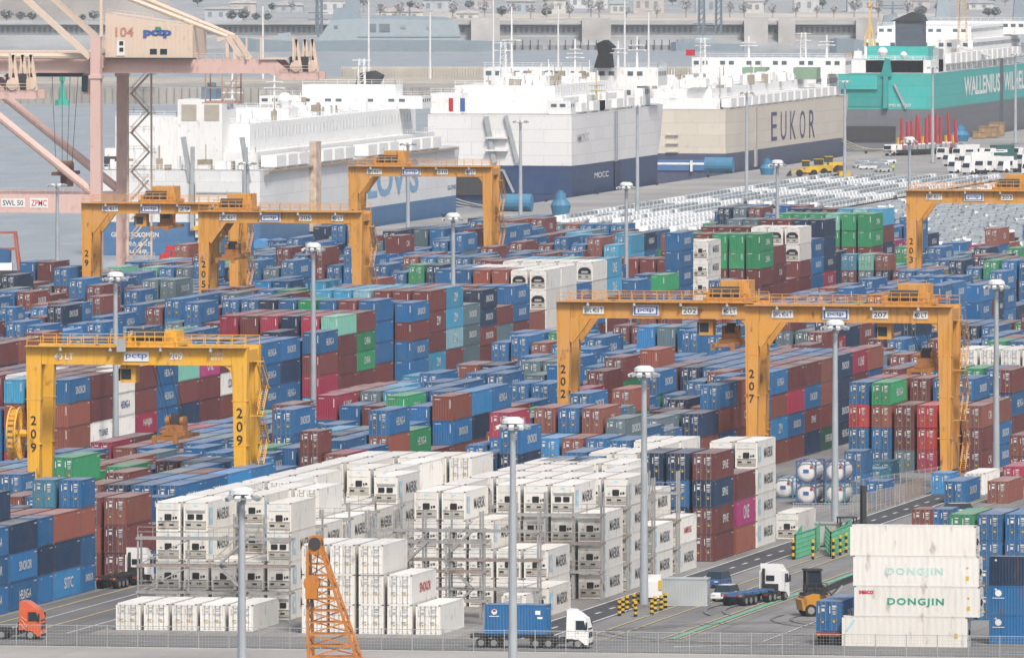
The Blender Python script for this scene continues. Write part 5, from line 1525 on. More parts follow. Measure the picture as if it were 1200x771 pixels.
# warships
NAVY = plain("warship_grey", (.24, .30, .345), .6, var=.05); NAVL = plain("warship_light_grey", (.31, .375, .41), .6, var=.05); NAVD = plain("warship_dark_grey", (.14, .18, .21), .6)
def far_ship(label, x0, x1, D, profile, houses, masts, beam=14, panels=()):
    """profile: list of (pixel x, pixel y) of the sheer line from one end to the other"""
    v0, u0 = far_pt(x0, D); rz = TH
    root = thing("warship", label, "warship", (v0, u0, 0), rz, "grey warships at the naval quay")
    k = D / F_PX
    top = [((x - x0) * k, zf(y, D)) for x, y in profile]
    m = MB(); n = len(top)
    for i, (x, z) in enumerate(top):
        f = min(1, .12 + 4.5 * min(i, n - 1 - i) / n)
        m.V += [(x, -beam / 2 * f, z), (x, beam / 2 * f, z), (x, beam / 2 * f * .85, -4), (x, -beam / 2 * f * .85, -4)]
    for i in range(n - 1):
        a, b_ = 4 * i, 4 * i + 4
        for j in range(4): m.F.append((a + j, b_ + j, b_ + (j + 1) % 4, a + (j + 1) % 4)); m.M.append(0)
    m.F += [(0, 1, 2, 3), (4 * n - 4, 4 * n - 1, 4 * n - 2, 4 * n - 3)]; m.M += [0, 0]
    m.build("hull", NAVY, root)
    for poly, mat, w in houses:
        MB().ext([((x - x0) * k, zf(y, D)) for x, y in poly], 'y', -beam / 2 * w, beam / 2 * w).build("superstructure", mat, root)
    for x0_, y0_, x1_, y1_, mt_ in panels:
        MB().box((x0_ - x0) * k, -beam / 2 * .92 - .3, zf(y1_, D), (x1_ - x0) * k, -beam / 2 * .92 - .02, zf(y0_, D)).build('side_panel', mt_, root)
    for x, y0, y1, arms in masts:
        mm = MB().bar(((x - x0) * k, 0, zf(y0, D)), ((x - x0) * k, 0, zf(y1, D)), 1.0, w2=.5, h2=.5)
        for i in range(arms): z = zf(y0 + (y1 - y0) * (.5 + .4 * i / max(1, arms)), D); mm.bar(((x - x0) * k - 4, 0, z), ((x - x0) * k + 4, 0, z), .4)
        mm.build("mast", NAVD, root)
    return root
far_ship("large grey landing ship moored along the sea wall, with a stepped stern deck", 268, 596, 4975,
         [(268, 44), (276, 43), (300, 46), (345, 48), (346, 48), (420, 47), (520, 47), (560, 48), (594, 49), (596, 50)],
         [([(372, 48), (388, 24), (420, 22), (536, 24), (541, 48)], NAVL, .92), ([(388, 24), (392, 10), (420, 8), (424, 24)], NAVY, .6), ([(404, 9), (406, -8), (420, -8), (423, 9)], NAVY, .4),
          ([(434, 23), (434, 20), (440, 18), (520, 20), (534, 24)], NAVY, .5), ([(325, 48), (326, 40), (340, 38), (344, 48)], NAVL, .4)],
         [(410, 8, -12, 2), (373, 44, 3, 2), (480, 22, 8, 1)], 14, [(432, 28, 441, 37, NAVD), (445, 28, 457, 37, NAVD), (392, 30, 396, 33, NAVD), (470, 30, 476, 33, NAVY), (500, 31, 506, 34, NAVY), (420, 42, 540, 43.4, NAVY)])
far_ship("grey warship whose raked bow shows behind the teal ship's funnel", 972, 1330, 4940,
         [(972, 46), (980, 45), (1000, 46), (1020, 49), (1050, 51), (1150, 51), (1300, 51), (1330, 52)],
         [([(1022, 50), (1034, 27), (1050, 26), (1060, 50)], NAVL, .9), ([(1034, 27), (1036, 18), (1050, 16), (1056, 27)], NAVY, .6), ([(1060, 50), (1062, 20), (1120, 20), (1124, 50)], NAVY, .8), ([(1096, 22), (1099, -6), (1110, -6), (1113, 22)], NAVL, .5), ([(1140, 50), (1142, 26), (1230, 28), (1232, 50)], NAVL, .8), ([(1186, 28), (1189, -6), (1200, -6), (1203, 28)], NAVY, .5)],
         [(1046, 18, 2, 2), (1104, -4, -16, 1)])
far_ship("small grey patrol ship beside dark towers under the sea wall", 786, 872, 4985, [(786, 50), (792, 49), (820, 50), (850, 52), (870, 52), (872, 53)],
         [([(812, 51), (816, 42), (834, 42), (838, 51)], NAVL, .8), ([(800, 51), (801, 46), (810, 46), (811, 51)], NAVY, .6)], [(824, 42, 22, 2)], 9)
for x, lab in ((822, "dark lattice tower at the naval quay, left of its twin"), (842, "dark lattice tower at the naval quay, right of its twin"), (374, "dark lattice tower behind the landing ship's bow")):
    v, u = far_pt(x, 5030); t_ = thing("lattice_tower", lab, "tower", (v, u, 3), 0, "dark towers at the naval quay")
    m = MB(); h = 22
    for a in (-1, 1):
        for b2 in (-1, 1): m.bar((a * 1.1, b2 * 1.1, 0), (a * .9, b2 * .9, h), .6)
    for z in np.arange(0, h, 2.4): m.bar((-1, -1, z), (1, -1, z + 2.2), .35); m.bar((1, -1, z), (1, 1, z + 2.2), .35)
    m.box(-1.6, -1.6, h, 1.6, 1.6, h + 1.4)
    m.build("lattice", NAVD, t_)
# far buildings, trees
WALLS = [plain("far_wall_%d" % i, c, .7) for i, c in enumerate([(.50, .51, .51), (.42, .45, .48), (.53, .52, .48), (.46, .42, .40), (.36, .40, .44), (.56, .57, .57)])]  # far walls and roofs made pale, haze mixed into their colours
ROOFS = [plain("far_roof_%d" % i, c, .7) for i, c in enumerate([(.38, .40, .43), (.45, .43, .43), (.38, .44, .45), (.48, .47, .45), (.44, .43, .45)])]
fb = [(22, 6, 24, 5, 5), (-40, 4, 40, 5, 0), (150, 5, 20, 9, 1), (262, 18, 44, 7, 1), (285, 10, 30, 6, 3), (470, 22, 52, 8, 2), (548, 22, 26, 6, 0), (610, 10, 34, 8, 4), (566, 4, 20, 5, 3), (690, 3, 44, 6, 5), (652, 5, 22, 5, 2),
      (760, 3, 36, 6, 3), (884, 8, 22, 6, 2), (830, 2, 30, 5, 4), (945, 4, 30, 6, 0), (1010, 5, 34, 6, 1), (1075, 6, 30, 5, 3), (1150, 10, 30, 6, 0), (335, 12, 40, 5, 4), (395, 6, 40, 5, 5), (512, 5, 32, 5, 1), (725, 9, 20, 4, 2)]
fr_ = random.Random(5)
names = ("white", "blue-grey", "cream", "brick-coloured", "slate", "pale")
BLN = {}
for x, y, wpx, h, ci in fb:
    D = fr_.uniform(5320, 5560) if y < 16 else 5150
    v, u = far_pt(x, D); w = wpx * D / F_PX
    z0 = 6.9
    zt_ = max(z0 + 3, zf(y - h, D)); dpt = fr_.uniform(10, 22)
    nb = "behind the landing ship" if 330 < x < 600 else ("behind the pink quay crane" if x < 330 else ("above the sea wall's middle" if x < 900 else "beyond the teal ship"))
    k_ = (names[ci], nb); BLN[k_] = BLN.get(k_, 0) + 1
    r_ = thing("shore_building", f"{names[ci]} low building on the far shore {nb}" + ("" if BLN[k_] == 1 else f", {ordn(BLN[k_] - 1)} such"), "building", (v, u, z0), TH, "low buildings on the far shore")
    MB().box(-w / 2, 0, 0, w / 2, dpt, zt_ - z0).build("wall", WALLS[ci], r_)
    MB().ext([(-w / 2 - .5, zt_ - z0), (w / 2 + .5, zt_ - z0), (w / 2 + .5, zt_ - z0 + .6), (0, zt_ - z0 + fr_.uniform(.8, 2.6)), (-w / 2 - .5, zt_ - z0 + .6)], 'y', -.5, dpt + .5).build("roof", ROOFS[fr_.randrange(5)], r_)
    wm = MB()
    for i in range(max(2, int(w / 4))):
        xx = -w / 2 + 1.4 + i * (w - 2) / max(2, int(w / 4)); wm.box(xx, -.12, (zt_ - z0) * .35, xx + 1.6, -.01, (zt_ - z0) * .75)
    wm.build("window_row", plain("far_window_grey", (.22, .25, .28), .4), r_)
def leaf_tree(rs, h, w, bare):
    r_ = random.Random(rs); m = MB(); t_ = MB().tube((0, 0, 0), (0, 0, h * .45), h * .045, h * .03, 6)
    for i in range(7):
        a = r_.uniform(0, 6.3); t_.bar((0, 0, h * r_.uniform(.3, .45)), (math.cos(a) * w * .35, math.sin(a) * w * .35, h * r_.uniform(.6, .95)), h * .02)
    for i in range(60 if bare else 230):
        a, e_ = r_.uniform(0, 6.3), r_.uniform(-1, 1); q = r_.random() ** .4; cl = 1 + .25 * math.sin(3 * a + rs)
        c = Vector((math.cos(a) * w * .5 * q * cl * math.sqrt(1 - e_ * e_), math.sin(a) * w * .5 * q * cl * math.sqrt(1 - e_ * e_), h * .68 + e_ * h * .32 * q))
        d1 = Vector((r_.gauss(0, 1), r_.gauss(0, 1), r_.gauss(0, 1))).normalized() * r_.uniform(.25, .6); d2 = d1.cross(Vector((r_.gauss(0, 1), r_.gauss(0, 1), 1))).normalized() * r_.uniform(.25, .6)
        m.quad(c - d1 - d2, c + d1 - d2, c + d1 + d2, c - d1 + d2)
    return m.mesh("crown"), t_.mesh("trunk")
LEAF = plain("leaf_hazed_green", (.19, .22, .215), .8, var=.5, scale=.8); TWIG = plain("bare_twig_hazed", (.33, .33, .335), .8); BARK = plain("bark", (.3, .3, .3), .8)  # leaf, twig and bark colours paled toward grey to imitate haze
protos = [(leaf_tree(i, 5.4, 5.0, False), LEAF) for i in range(3)] + [(leaf_tree(9 + i, 8.5, 5.5, True), TWIG) for i in range(3)]
for (cm_, tm_), mt in protos: cm_.materials.append(mt); tm_.materials.append(BARK)
def tree(x, D, z, k, lab):
    v, u = far_pt(x, D); (cm_, tm_), mt = protos[k]
    r_ = thing("tree", lab, "tree", (v, u, z), RNG.uniform(0, 6), "trees on the far shore")
    s_ = RNG.uniform(.6, 1.0); r_.scale = (s_, s_, s_)
    link("crown", cm_, r_); link("trunk", tm_, r_)
for x in (8, 24, 38, 97, 110, 272, 286, 300, 314): tree(x, 5090, 7.0, RNG.randrange(3), "round dark green tree above the sea wall by the quay crane")
for x in (448, 470, 486, 530, 566, 600, 622, 640, 664, 690, 706, 738, 772, 800, 858, 876, 902, 930, 955, 980, 1000, 1030, 1060): tree(x + RNG.uniform(-4, 4), 5120 + RNG.uniform(0, 60), 7.9, 3 + RNG.randrange(3), "bare brown winter tree on the tan bank of the far shore")
for x in (1158, 1166, 1080, 640, 588): tree(x, 5200, 7, RNG.randrange(3), "dark bushy evergreen among the far shore buildings")
for x in range(-20, 1220, 9):
    if RNG.random() < .25: tree(x + RNG.uniform(-4, 4), 5340 + RNG.uniform(0, 320), 7, 3 + RNG.randrange(3) if RNG.random() < .7 else RNG.randrange(3), "tree in the loose line along the far shore's skyline")
# ------------------------------------------------------------------ vehicles
TYRE = plain("tyre_black", (.02, .02, .021), .8); RIM = plain("wheel_rim_grey", (.30, .30, .30), .5, .4)
CHAS = plain("chassis_black", (.035, .035, .038), .6)
LAMPR = plain("tail_lamp_red", (.35, .03, .02), .4); LAMPO = plain("marker_orange", (.62, .20, .03), .4); LAMPW = plain("headlamp_clear", (.55, .57, .58), .2)
def wheel(root, x, y, r=.52, w=.32, double=False):
    sg = 1 if x > 0 else -1; ww = w * (2 if double else 1)
    t = MB().tube((x - sg * ww, y, r), (x, y, r), r, n=16).build("wheel", TYRE, root)
    MB().tube((x - sg * .02, y, r), (x + sg * .02, y, r), r * .58, n=12).build("rim", RIM, t)
    return t
def tractor(label, v, u, rz, paintm, group="road tractors in the yard", fairing=True, chassis=3.6):
    """lorry tractor, front bumper at y = 0, rear towards -y"""
    root = thing("truck_tractor", label, "truck", (v, u, 0), rz, group)
    m = MB().ext([(-.05, 1.0), (-.02, 1.75), (-.34, 2.95), (-.6, 3.05), (-2.15, 3.05), (-2.2, 1.0)], 'x', -1.22, 1.22)
    m.ext([(-.02, .42), (-.02, 1.0), (-1.5, 1.0), (-1.45, .95), (-.95, .9), (-.5, .55), (-.4, .42)], 'x', -1.24, 1.24)
    cab = m.build("cab", paintm, root)
    if fairing:
        MB().ext([(-.5, 3.05), (-.9, 3.35), (-1.5, 3.75), (-2.15, 3.8), (-2.15, 3.05)], 'x', -1.1, 1.1).build("roof_fairing", paintm, cab)
    MB().add([(-1.1, -.035, 1.82), (1.1, -.035, 1.82), (1.02, -.32, 2.82), (-1.02, -.32, 2.82)], [(0, 1, 2, 3)]).build("windscreen", GLASS, cab)
    for s in (-1, 1):
        x = s * 1.235
        MB().add([(x, -.22, 1.85), (x, -1.25, 1.85), (x, -1.25, 2.75), (x, -.46, 2.75)], [(0, 1, 2, 3)]).build("side_window", GLASS, cab)
        MB().box(min(x, x - s * .02), -1.32, .98, max(x, x - s * .02), -1.30, 2.8).box(min(x, x - s * .02), -1.15, 1.55, max(x, x + s * .02), -.98, 1.6).build("door_seam", CHAS, cab)
        MB().box(s * 1.3 - .06, -.25, 1.9, s * 1.3 + .12 * s + (.06 if s < 0 else 0), -.12, 2.6).build("mirror", CHAS, cab)
        MB().box(s * .85 - .22, -.03, .62, s * .85 + .22, -.005, .86).build("headlight", LAMPW, cab)
        MB().box(s * 1.0 - .18, -2.2 - chassis - .03, .75, s * 1.0 + .18, -2.2 - chassis, .92).build("tail_light", LAMPR, root)
    MB().box(-.9, -.04, 1.1, .9, -.015, 1.62).build("grille", CHAS, cab)
    MB().box(-1.23, .0, .38, 1.23, .07, .60).build("bumper", CHAS, cab)
    f = MB()
    for s in (-.42, .42): f.box(s - .09, -2.2 - chassis, .72, s + .09, -.4, 1.0)
    f.box(-.6, -2.2 - chassis, .7, .6, -2.05 - chassis, .98); f.box(-.55, -2.2 - chassis * .62, 1.0, .55, -2.2 - chassis * .3, 1.16)
    f.box(-1.2, -3.1, .5, -.7, -2.3, 1.05); f.box(.7, -3.1, .5, 1.2, -2.3, 1.05)
    f.build("frame", CHAS, root)
    MB().box(-.9, -2.36, .95, .9, -2.21, 1.75).build("cab_back", CHAS, root); MB().box(-.45, -2.23, 2.05, .45, -2.205, 2.6).build("rear_window", GLASS, cab); MB().box(-.8, -2.5, 1.0, -.55, -2.25, 3.3).build("exhaust_stack", CHAS, root)
    for y, dbl in ((-1.05, False), (-2.2 - chassis * .48, True), (-2.2 - chassis * .48 - 1.25, True)):
        for s in (-1, 1): wheel(root, s * 1.22, y, double=dbl)
    return root
def trailer(label, v, u, rz, L, col=CHAS, group="container trailers in the yard"):
    """skeletal trailer, front at y = 0, rear at -L"""
    root = thing("container_trailer", label, "trailer", (v, u, 0), rz, group)
    f = MB()
    for s in (-.5, .5): f.box(s - .09, -L, 1.0, s + .09, 0, 1.32)
    for y in np.linspace(-L + .1, -.1, int(L / 1.6)): f.box(-1.15, y - .1, 1.18, 1.15, y + .1, 1.33)
    f.box(-1.2, -L - .05, .95, 1.2, -L + .12, 1.34); f.box(-1.2, -.15, 1.1, 1.2, .1, 1.36)
    f.build("frame", col, root)
    for s in (-1, 1):
        for i in range(2): MB().box(s * (.95 - .35 * i) - .13, -L - .09, .98, s * (.95 - .35 * i) + .13, -L - .055, 1.18).build("tail_light", LAMPO if i == 0 else LAMPR, root)
        for y in (-L + 1.0, -L + 2.25, -L + 3.5): wheel(root, s * 1.2, y, double=True)
    return root
ORCAB = paint("cab_orange", (.62, .10, .02), .35, rust=.2, dust=.1, var=.0)
REDCAB = paint("cab_red", (.42, .04, .03), .35, rust=.2, dust=.1, var=.0)
BLUECAB = paint("cab_blue", (.03, .12, .35), .35, rust=.2, dust=.1, var=.0)
BLUETR = paint("trailer_blue", (.05, .14, .30), .5, rust=.6, dust=.2, var=.0)
def fwd(rz, d_): return Vector((-math.sin(rz) * d_, math.cos(rz) * d_, 0))
def dry_box(label, v, u, z, rz, L, H, c, front, txt, grp="containers carried on trailers"):
    """a single container riding on a trailer or standing apart; (v,u) is the middle of its front end, it reaches along local +y"""
    o = C(v, u, z, L, H, c, front, txt)
    ob = build_container(o); ob.location = (v, u, z); ob.rotation_euler = (0, 0, rz)
    return tag(ob, label, "container", grp)
# orange tractor at the lower left, heading right behind the fence
v, u = at(47, 751)
t_ = tractor("orange tractor with a white scrawl on its door, leaving the picture's lower left", v, u + 1.2, R(-90), ORCAB)
trailer("bare chassis behind the orange tractor", v - 5.0, u + 1.2, R(-90), 11, CHAS)
dm = MB()
for a_, b_ in (((-1.35, 1.25), (-2.0, 2.1)), ((-1.6, 1.15), (-2.1, 1.6)), ((-1.95, 2.3), (-1.4, 1.9)), ((-1.9, 1.1), (-1.3, 1.5))): dm.bar((1.25, a_[0], a_[1]), (1.25, b_[0], b_[1]), .10, .012)
dm.build("door_mark", WHITE, t_)
# white lorry with the blue short container
v, u = at(690, 761.5)
tractor("white tractor pulling a short blue container along the fence", v, u + 1.2, R(-90), WPAINT)
trailer("dark trailer under the short blue container behind the fence", v - 3.9, u + 1.2, R(-90), 7.6)
ob = dry_box("short blue container with a small red and white emblem, riding on the fence-side lorry", v - 4.1, u + 1.2, 1.36, R(90), 6.058, 2.85, 'b', 'wall', '')
em = MB().add([(-CW / 2 - .014, 5.1 + .28 * math.cos(a), 2.15 + .28 * math.sin(a)) for a in [-i * math.pi / 5 for i in range(10)]], [tuple(range(10))]).build("emblem", SIGN, ob)
MB().box(-CW / 2 - .02, 4.95, 2.15, -CW / 2 - .016, 5.25, 2.36).build("emblem_mark", REDP, em)
MB().box(-CW / 2 - .02, 4.6, 1.68, -CW / 2 - .015, 5.6, 1.76).box(-CW / 2 - .02, .6, 1.9, -CW / 2 - .015, 1.1, 2.3).box(-CW / 2 - .02, .4, 1.5, -CW / 2 - .015, .9, 1.7).build("stencil", WHITE, ob)
# white tractor with empty chassis driving away
v, u = at(857, 711); rz = R(-13)
p = Vector((v, u, 0)) + fwd(rz, 8.5)
trailer("empty dark chassis with orange markers behind the white tractor on the apron", p.x, p.y, rz, 8.3, BLUETR)
p = Vector((v, u, 0)) + fwd(rz, 12.6)
tractor("white tractor driving away with an empty chassis past the gravel cabin", p.x, p.y, rz, WPAINT)
# white tractor parked in the lane beside the maroon stack
v, u = at(119, 691); rz = R(-6)
p = Vector((v + .3, u, 0)) + fwd(rz, 8.6)
trailer("empty dark chassis behind the white tractor beside the maroon stack", p.x, p.y, rz, 8.4)
p = Vector((v + .3, u, 0)) + fwd(rz, 12.4)
tractor("white tractor parked in the lane beside the tall maroon stack", p.x, p.y, rz, WPAINT)
# lorries in the lane below the long wall of stacks
for x, cabm, c, lab, lab2 in ((400, REDCAB, 'c', "red-cabbed tractor in the lane under the mint green stack", "crimson container on the lorry under the mint green stack"),
                              (443, BLUECAB, 'm', "blue-cabbed tractor in the lane below the dark blue stacks", "maroon container on the lorry below the dark blue stacks"),
                              (226, BLUECAB, 'b', "blue-cabbed tractor in the lane seen through crane 209", "blue container on the lorry seen through crane 209")):
    vv = -329.6; uu = u_at(x, vv)
    tractor(lab, vv, uu, math.pi, cabm)
    trailer("trailer of the " + lab.split(" tractor")[0] + " lorry" + lab.split("tractor")[1], vv, uu + 3.9, math.pi, 12.6)
    dry_box(lab2, vv, uu + 4.1, 1.37, 0, 12.19, 2.59, c, 'wall', '')
# blue container on a trailer seen from behind, beside the broadside stack
v, u = at(971.5, 757)
trailer("rusty red-brown trailer carrying the blue container beside the broadside white stack", v, u + 12.6, 0, 12.6, paint("trailer_rust_red", (.20, .05, .03), .6, rust=1.0, dust=.2, var=0))
dry_box("blue container, doors to the camera, on the trailer beside the broadside white stack", v, u + .1, 1.37, 0, 12.19, 2.896, 'b', 'door', 'SINOKOR')

# cars
CARP = {k: paint("car_" + k, c, .25, rust=0, dust=.03, var=.03) for k, c in
        {"white": (.76, .77, .77), "silver": (.42, .44, .45), "dark_grey": (.06, .065, .07), "black": (.02, .02, .022), "blue": (.03, .09, .25), "red": (.35, .03, .03)}.items()}
def car_geo(suv=False):
    h = 1.62 if suv else 1.42; m = MB(); w = .9
    low = [(0, .38), (.02, .72), (.9 if not suv else .8, .9), (3.55, .95), (4.3, .88), (4.42, .5), (4.4, .32), (.05, .3)]
    m.ext(low, 'x', -w, w, 0)
    yb = ((.95, .9), (1.75, h), (3.35, h), (4.15, .92)) if not suv else ((.85, .9), (1.5, h), (3.9, h), (4.3, .9))
    wt = w - .18
    for i in range(3):
        (y0, z0), (y1, z1) = yb[i], yb[i + 1]
        a, b_ = (w - .04 if i == 0 else wt), (w - .04 if i == 2 else wt)
        m.quad((-a, y0, z0), (a, y0, z0), (b_, y1, z1), (-b_, y1, z1), 0 if i == 1 else 1)
    for s in (-1, 1):
        m.quad((s * (w - .04), yb[0][0], yb[0][1]), (s * wt, yb[1][0], yb[1][1]), (s * wt, yb[2][0], yb[2][1]), (s * (w - .04), yb[3][0], yb[3][1]), 1)
        for y in (.85, 3.5): m.tube((s * (w - .2), y, .33), (s * (w + .01), y, .33), .33, n=8, m=2)
    return m
CGLASS = plain('car_glass', (.23, .26, .28), .1, var=.1); PALEGL = plain('pale_car_window', (.58, .60, .61), .4, var=.1)  # glass colour carries painted sky reflection; the second is a whiter window colour
CARS = {}
for sv_ in (False, True):
    for k, mt in CARP.items():
        me = car_geo(sv_).mesh("car")
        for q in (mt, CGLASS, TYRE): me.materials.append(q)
        CARS[(sv_, k)] = me
def one_car(v, u, rz, k, suv, label, group, cat="car", pale_win=False):
    o = link("parked_car", CARS[(suv, k)], None, (v, u, .035), rz)
    if pale_win:
        o.material_slots[1].link = 'OBJECT'; o.material_slots[1].material = PALEGL
    return tag(o, label, cat, group)
def detail_car(label, v, u, rz, k, suv=True):
    r_ = thing("car", label, "car", (v, u, .03), rz, None)
    g0 = car_geo(suv)
    bd = MB(); gl = MB()
    for f, mi_ in zip(g0.F, g0.M):
        if mi_ == 0: bd.add([g0.V[i] for i in f], [tuple(range(len(f)))], 0)
        elif mi_ == 1: gl.add([(g0.V[i][0], g0.V[i][1], g0.V[i][2] + .006) for i in f], [tuple(range(len(f)))], 0)
    bd.build("body", CARP[k], r_); gl.build("window", GLASS, r_)
    for s in (-1, 1):
        for y in (.85, 3.5): wheel(r_, s * .91, y, .34, .2)
        MB().box(s * .6 - .2, -.03, .62, s * .6 + .2, .02, .76).build("headlight", LAMPW, r_)
        MB().box(s * .65 - .16, 4.36, .70, s * .65 + .16, 4.45, .86).build("tail_light", LAMPR, r_)
    return r_
v, u = at(843, 706); detail_car("white estate car parked beside the grey cabin near the bollards", v, u, R(-8), "white")
v, u = at(833, 690); detail_car("dark blue car parked just behind the white estate car", v, u, R(-8), "blue")
v, u = at(1098, 607); detail_car("white car parked beside low red-brown container at the roadside", v, u, R(-60), "white")
vis_buf = None
def frame_ok(v, u, z=.7):
    x, y, s = px(v, u, z)
    return -6 < x < 1206 and y > -5
def hidden(v, u):
    """is this spot behind the stacked containers, cheaply: march along the sight line"""
    x, y, s = px(v, u, 1.0)
    ix, iy = int(x * .5), int(y * .5)
    if 0 <= ix < BUF.shape[1] and 0 <= iy < BUF.shape[0]: return BUF[iy, ix] >= 0
    return False
crs = random.Random(3)
spots = []
for r_ in range(9):                                  # new cars nose to tail in straight rows beside the ships
    vv = -464 + r_ * 4.95
    for i in range(int(420 / 4.72)):
        spots.append((vv + crs.uniform(-.06, .06), 2440 + i * 4.72 + crs.uniform(-.05, .05), 0.0, crs.choices(["white", "silver", "dark_grey"], [82, 13, 5])[0], r_ % 3 != 1, 0))
for r_ in range(64):                                 # the dense car park
    uu = 2338 + r_ * 9.6
    for i in range(115):
        vv = -414 + i * 2.62
        if vv > -150: break
        if crs.random() < .90:
            k = crs.choices(["white", "silver", "dark_grey", "black", "blue", "red"], [70, 11, 8, 5, 3, 1])[0]
            spots.append((vv + crs.uniform(-.15, .15), uu + crs.uniform(-.4, .4), R(180 if crs.random() < .5 else 0) + crs.uniform(-.03, .03), k, crs.random() < .45, 1))
def vis_spots():
    out = []
    for s_ in spots:
        v, u = s_[0], s_[1]
        if not frame_ok(v, u) or hidden(v, u): continue
        out.append((px(v, u)[2], s_))
    return out
vs_ = vis_spots()
vs_.sort(key=lambda q: -q[0])
print("cars seen", len(vs_))
ncar = 0
lots = {0: "rows of new cars beside the ships", 1: "dense car park behind crane 203"}
picked = [q for q in vs_ if q[1][5] == 1][:210] + [q for q in vs_ if q[1][5] == 0][:70]
for s, (v, u, rz, k, suv, lot) in picked:
    lab = (f"{k.replace('_', ' ')} {'tall' if suv else 'low'} car in a tight straight row beside the moored ships" if lot == 0 else f"{k.replace('_', ' ')} {'tall' if suv else 'low'} car at the near edge of the dense car park behind crane 203")
    if abs(rz) > 2: v2, u2 = v, u + 4.4
    else: v2, u2 = v, u
    one_car(v2, u2, rz, k, suv, lab, lots[lot], pale_win=lot == 0)
pk = set(id(q[1]) for q in picked)
def car_mass(lst):
    mats = list(CARP.values()) + [CGLASS, TYRE, PALEGL]; kk = list(CARP)
    geo = {}
    for sv_ in (False, True):
        g0 = car_geo(sv_); geo[sv_] = (np.array(g0.V), g0.F, np.array(g0.M))
    Vs, Ls, Cn, Ms = [], [], [], []; off = 0
    flat = {k: (np.concatenate([np.array(f) for f in F]), np.array([len(f) for f in F])) for k, (V, F, M) in geo.items()}
    for v, u, rz, k, suv, lot in lst:
        V, F, M = geo[suv]; L, N = flat[suv]
        if abs(rz) > 2: u = u + 4.4
        c, s = math.cos(rz), math.sin(rz)
        P = np.stack([V[:, 0] * c - V[:, 1] * s + v, V[:, 0] * s + V[:, 1] * c + u, V[:, 2] + .035], 1)
        Vs.append(P); Ls.append(L + off); Cn.append(N); off += len(V)
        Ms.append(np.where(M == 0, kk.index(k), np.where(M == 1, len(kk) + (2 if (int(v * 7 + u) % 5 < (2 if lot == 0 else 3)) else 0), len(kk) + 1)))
    V = np.concatenate(Vs); L = np.concatenate(Ls); N = np.concatenate(Cn); M = np.concatenate(Ms)
    me = bpy.data.meshes.new("car_mass")
    me.vertices.add(len(V)); me.vertices.foreach_set("co", V.astype(np.float32).ravel())
    me.loops.add(len(L)); me.loops.foreach_set("vertex_index", L.astype(np.int32))
    me.polygons.add(len(N)); me.polygons.foreach_set("loop_start", np.concatenate([[0], np.cumsum(N)[:-1]]).astype(np.int32)); me.polygons.foreach_set("loop_total", N.astype(np.int32))
    for m in mats: me.materials.append(m)
    me.polygons.foreach_set("material_index", M.astype(np.int32)); me.update(calc_edges=True); me.shade_flat()
    return link("parked_car_fleet", me)
cf = kind(car_mass([q[1] for q in vs_ if id(q[1]) not in pk]), "stuff"); cf["label"] = "thousands of mostly white new cars filling the far car parks"
for i, (x, y) in enumerate(((1000, 197), (1006, 193), (1010, 199), (1017, 194), (1022, 199), (1028, 195), (1026, 202), (1034, 192))):
    v, u = at(x, y); one_car(v, u, R(-40 + 10 * (i % 3)), "white" if i % 3 else "silver", i % 2 == 0, "pale car in the loose cluster before the teal ship's stern", "cars clustered before the teal ship")

# machines on the quay
def boom_truck(label, v, u, rz, lean, tall):
    r_ = thing("boom_truck", label, "truck", (v, u, 0), rz, "trucks with raised red booms on the quay")
    MB().box(-1.25, -8, .8, 1.25, 0, 1.5).build("chassis", CHAS, r_)
    c = MB().ext([(0, .7), (0, 1.8), (-.3, 2.9), (-2.0, 2.9), (-2.0, .7)], 'x', -1.25, 1.25).build("cab", WPAINT, r_)
    MB().box(-1.1, -.02 - .12, 1.7, 1.1, .02, 2.6).build("windscreen", GLASS, c)
    for y in (-1.2, -5.4, -6.8):
        for s in (-1, 1): MB().tube((s * .9, y, .55), (s * 1.27, y, .55), .55, n=10).build("wheel", TYRE, r_)
    b_ = MB().bar((0, -5.6, 1.5), (lean, -5.2, tall), .75, .75, w2=.5, h2=.5).build("boom", paint("boom_red", (.45, .03, .05), .5, rust=.2, dust=.05, var=.05), r_)
    MB().bar((.5, -4.8, 1.5), (.5 + lean * .4, -4.7, 4.6), .5).build("hydraulic_ram", YEL, b_)
    MB().box(-1.2, -7.8, 1.5, 1.2, -6.6, 2.6).build("counterweight", GREYP, r_)
for i, x in enumerate((1040, 1047, 1053, 1057, 1062, 1069, 1074, 1081, 1086, 1097, 1105)):
    v, u = at(x, 183 - (x - 1040) * .05)
    boom_truck(f"truck with a raised red boom, {ordn(i)} from the left in the line on the quay" if i < 10 else "truck with a raised red boom, last on the right of the line", v, u, R(150), RNG.uniform(-.8, .8), RNG.choice((8.6, 9.4, 10.2)))
def box_truck(label, v, u, rz, cargo):
    r_ = thing("box_truck", label, "truck", (v, u, 0), rz, "white trucks parked at the far quay")
    MB().box(-.5, -8, .7, .5, -.3, 1.0).build("frame", CHAS, r_)
    c = MB().ext([(0, .55), (0, 1.7), (-.3, 2.9), (-2.0, 2.95), (-2.0, .55)], 'x', -1.25, 1.25).build("cab", WPAINT, r_)
    MB().add([(-1.1, .02, 1.72), (1.1, .02, 1.72), (1.02, -.26, 2.75), (-1.02, -.26, 2.75)], [(0, 1, 2, 3)]).build("windscreen", GLASS, c)
    for y in (-1.0, -5.2, -6.6):
        for s in (-1, 1): MB().tube((s * .9, y, .52), (s * 1.25, y, .52), .52, n=10).build("wheel", TYRE, r_)
    if cargo: MB().box(-1.27, -8.2, 1.0, 1.27, -2.2, 3.7).build("cargo_box", WPAINT if cargo == 1 else plain("cargo_dark_green", (.04, .12, .11), .5), r_)
k = 0
